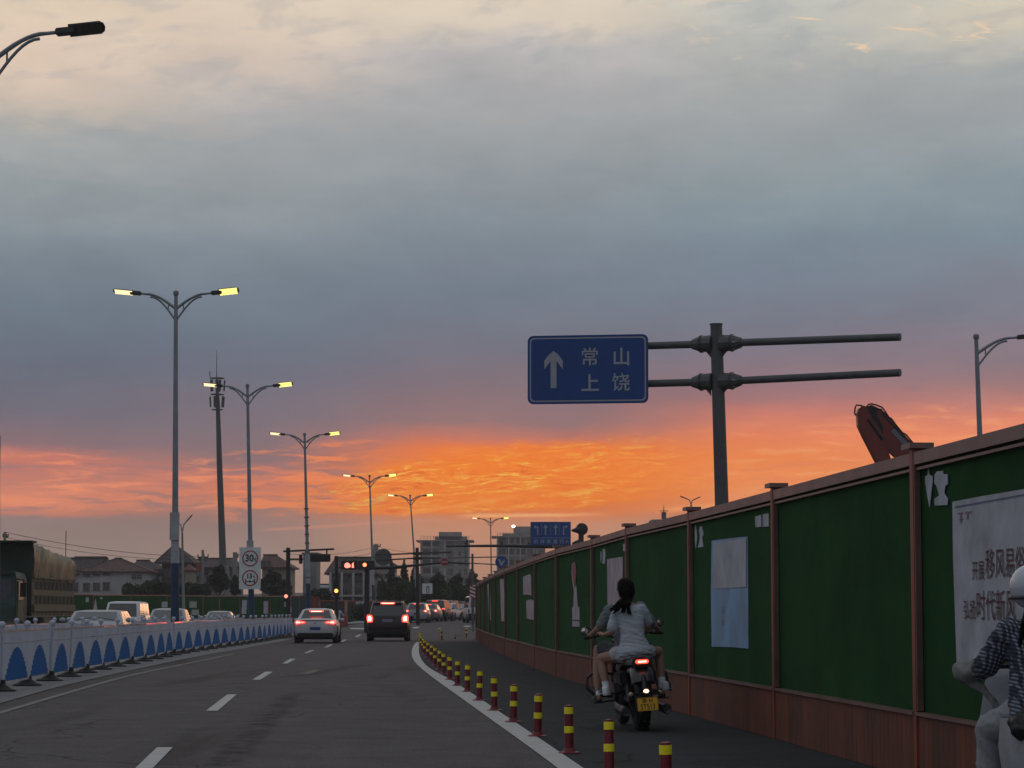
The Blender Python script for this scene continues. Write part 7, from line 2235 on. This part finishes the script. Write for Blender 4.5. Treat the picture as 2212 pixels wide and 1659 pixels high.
# pale windproof apron draped over the handlebar, its edge hanging beside the rider
APR = M('pale_windproof_cloth', (0.16, 0.165, 0.16), 0.7, 0, 0.12, 4, 0.4, 10)
k = MB(); k.ell((-.275, .66, .99), (.075, .14, .07)); k.ell((-.30, .74, .99), (.06, .09, .065))
limb(k, [(-.27, .64, .95), (-.225, .52, .87), (-.15, .42, .76)], [.045, .024, .022])
o = remesh(k, 'windproof_apron', APR, None, .011, 5, .010, (9, 9, 9)); o.location = sc_loc; o.rotation_euler = sc_rot
tag(o, 'pale windproof apron bulging over the scooter handlebar left of the checked shirt rider', 'apron')
k = MB(); k.ell((-.10, -.26, .70), (.215, .14, .085)); k.ell((.08, -.25, .68), (.20, .14, .10)); k.ell((-.22, -.24, .73), (.09, .11, .05)); limb(k, [(-.18, -.1, .78), (-.10, .12, .84)], [.02, .02])
o = remesh(k, 'bag', M('black_nylon_bag', (0.010, 0.011, 0.010), 0.55, 0, 0.3, 8, .5, 12), None, .012, 4, .02, (9, 9, 12)); o.location = sc_loc; o.rotation_euler = sc_rot
tag(o, 'soft black bag behind the checked shirt rider on the scooter seat', 'bag')
k = MB(); k.loft([[Vector((-w_, y, z)), Vector((-w_ * 1.06, y, z - .16)), Vector((-w_ * .96, y, z - .34)), Vector((w_ * .96, y, z - .34)), Vector((w_ * 1.06, y, z - .16)), Vector((w_, y, z))] for y, z, w_ in ((-.46, .68, .17), (-.40, .72, .235), (-.1, .74, .25), (.15, .74, .245), (.25, .70, .2))])
o = k.build('seat_cover', TROU, sco, smooth=60)

# ---- tiny scooter rider by the median tip
d = 150.0
g = GZ(d)
L0 = Vector((gx(727.5, d), d, g))
fs_ = empty('electric_scooter', L0, 'distant dark scooter under a white jacketed rider right of the white sedan', 'scooter', rz=R(-5))
for y in (0, 1.15): tyre(fs_, y, .22, .05)
k = MB(); k.box((0, .2, .5), (.3, .8, .35)); k.box((0, 1.0, .6), (.3, .12, .7)); k.tube([(-.33, .85, 1.0), (0, .95, 1.0), (.33, .85, 1.0)], .02, 6); k.build('body_shell', BIKEK, fs_, bevel=.03)
fp = empty('person', L0, 'distant scooter rider in loose white jacket right of the white sedan', 'person', rz=R(-5))
k = MB(); torso_rings(k, [(0, .1, .74, .17, .14), (0, .15, 1.1, .17, .12), (0, .2, 1.26, .1, .08)]); limb(k, [(0, .2, 1.25), (0, .22, 1.38)], [.05, .05]); k.ell((0, .24, 1.44), (.08, .095, .115))
for s in (-1, 1):
    limb(k, [(s * .1, .15, .76), (s * .18, .55, .74), (s * .15, .6, .4)], [.08, .06, .04]); limb(k, [(s * .17, .2, 1.2), (s * .28, .4, 1.0), (s * .32, .76, 1.0)], [.05, .04, .03]); hand(k, (s * .32, .76, 1.0), (s * .32, .82, 1.01), s)
remesh(k, 'body', SKIN, fp, .014, 4)
k = MB(); torso_rings(k, [(0, .06, .70, .24, .17), (0, .1, .95, .2, .15), (0, .16, 1.2, .2, .13), (0, .2, 1.3, .1, .08)])
for s in (-1, 1): limb(k, [(s * .17, .2, 1.22), (s * .29, .4, 1.02), (s * .32, .6, 1.0)], [.085, .075, .06])
remesh(k, 'jacket', SHIRTW, fp, .018, 5)
k = MB(); k.ell((0, .22, 1.47), (.10, .12, .11)); k.build('helmet', SIGNK, fp, smooth=60)

# ------------------------------------------------------------------ dusk air
hz = MB(); hz.box((0, 370, 17.0), (1500, 900, 37.0))
hm_ = bpy.data.materials.new('dusk_haze'); hm_.use_nodes = True
ht = hm_.node_tree; ht.nodes.clear()
ho = ht.nodes.new('ShaderNodeOutputMaterial'); hv = ht.nodes.new('ShaderNodeVolumePrincipled')
hv.inputs['Color'].default_value = (0.85, 0.82, 0.82, 1); hv.inputs['Density'].default_value = 0.00036; hv.inputs['Anisotropy'].default_value = 0.3
ht.links.new(hv.outputs[0], ho.inputs['Volume'])
tag(hz.build('haze', hm_), 'thin dusk haze over the whole junction', 'haze', kind='stuff')
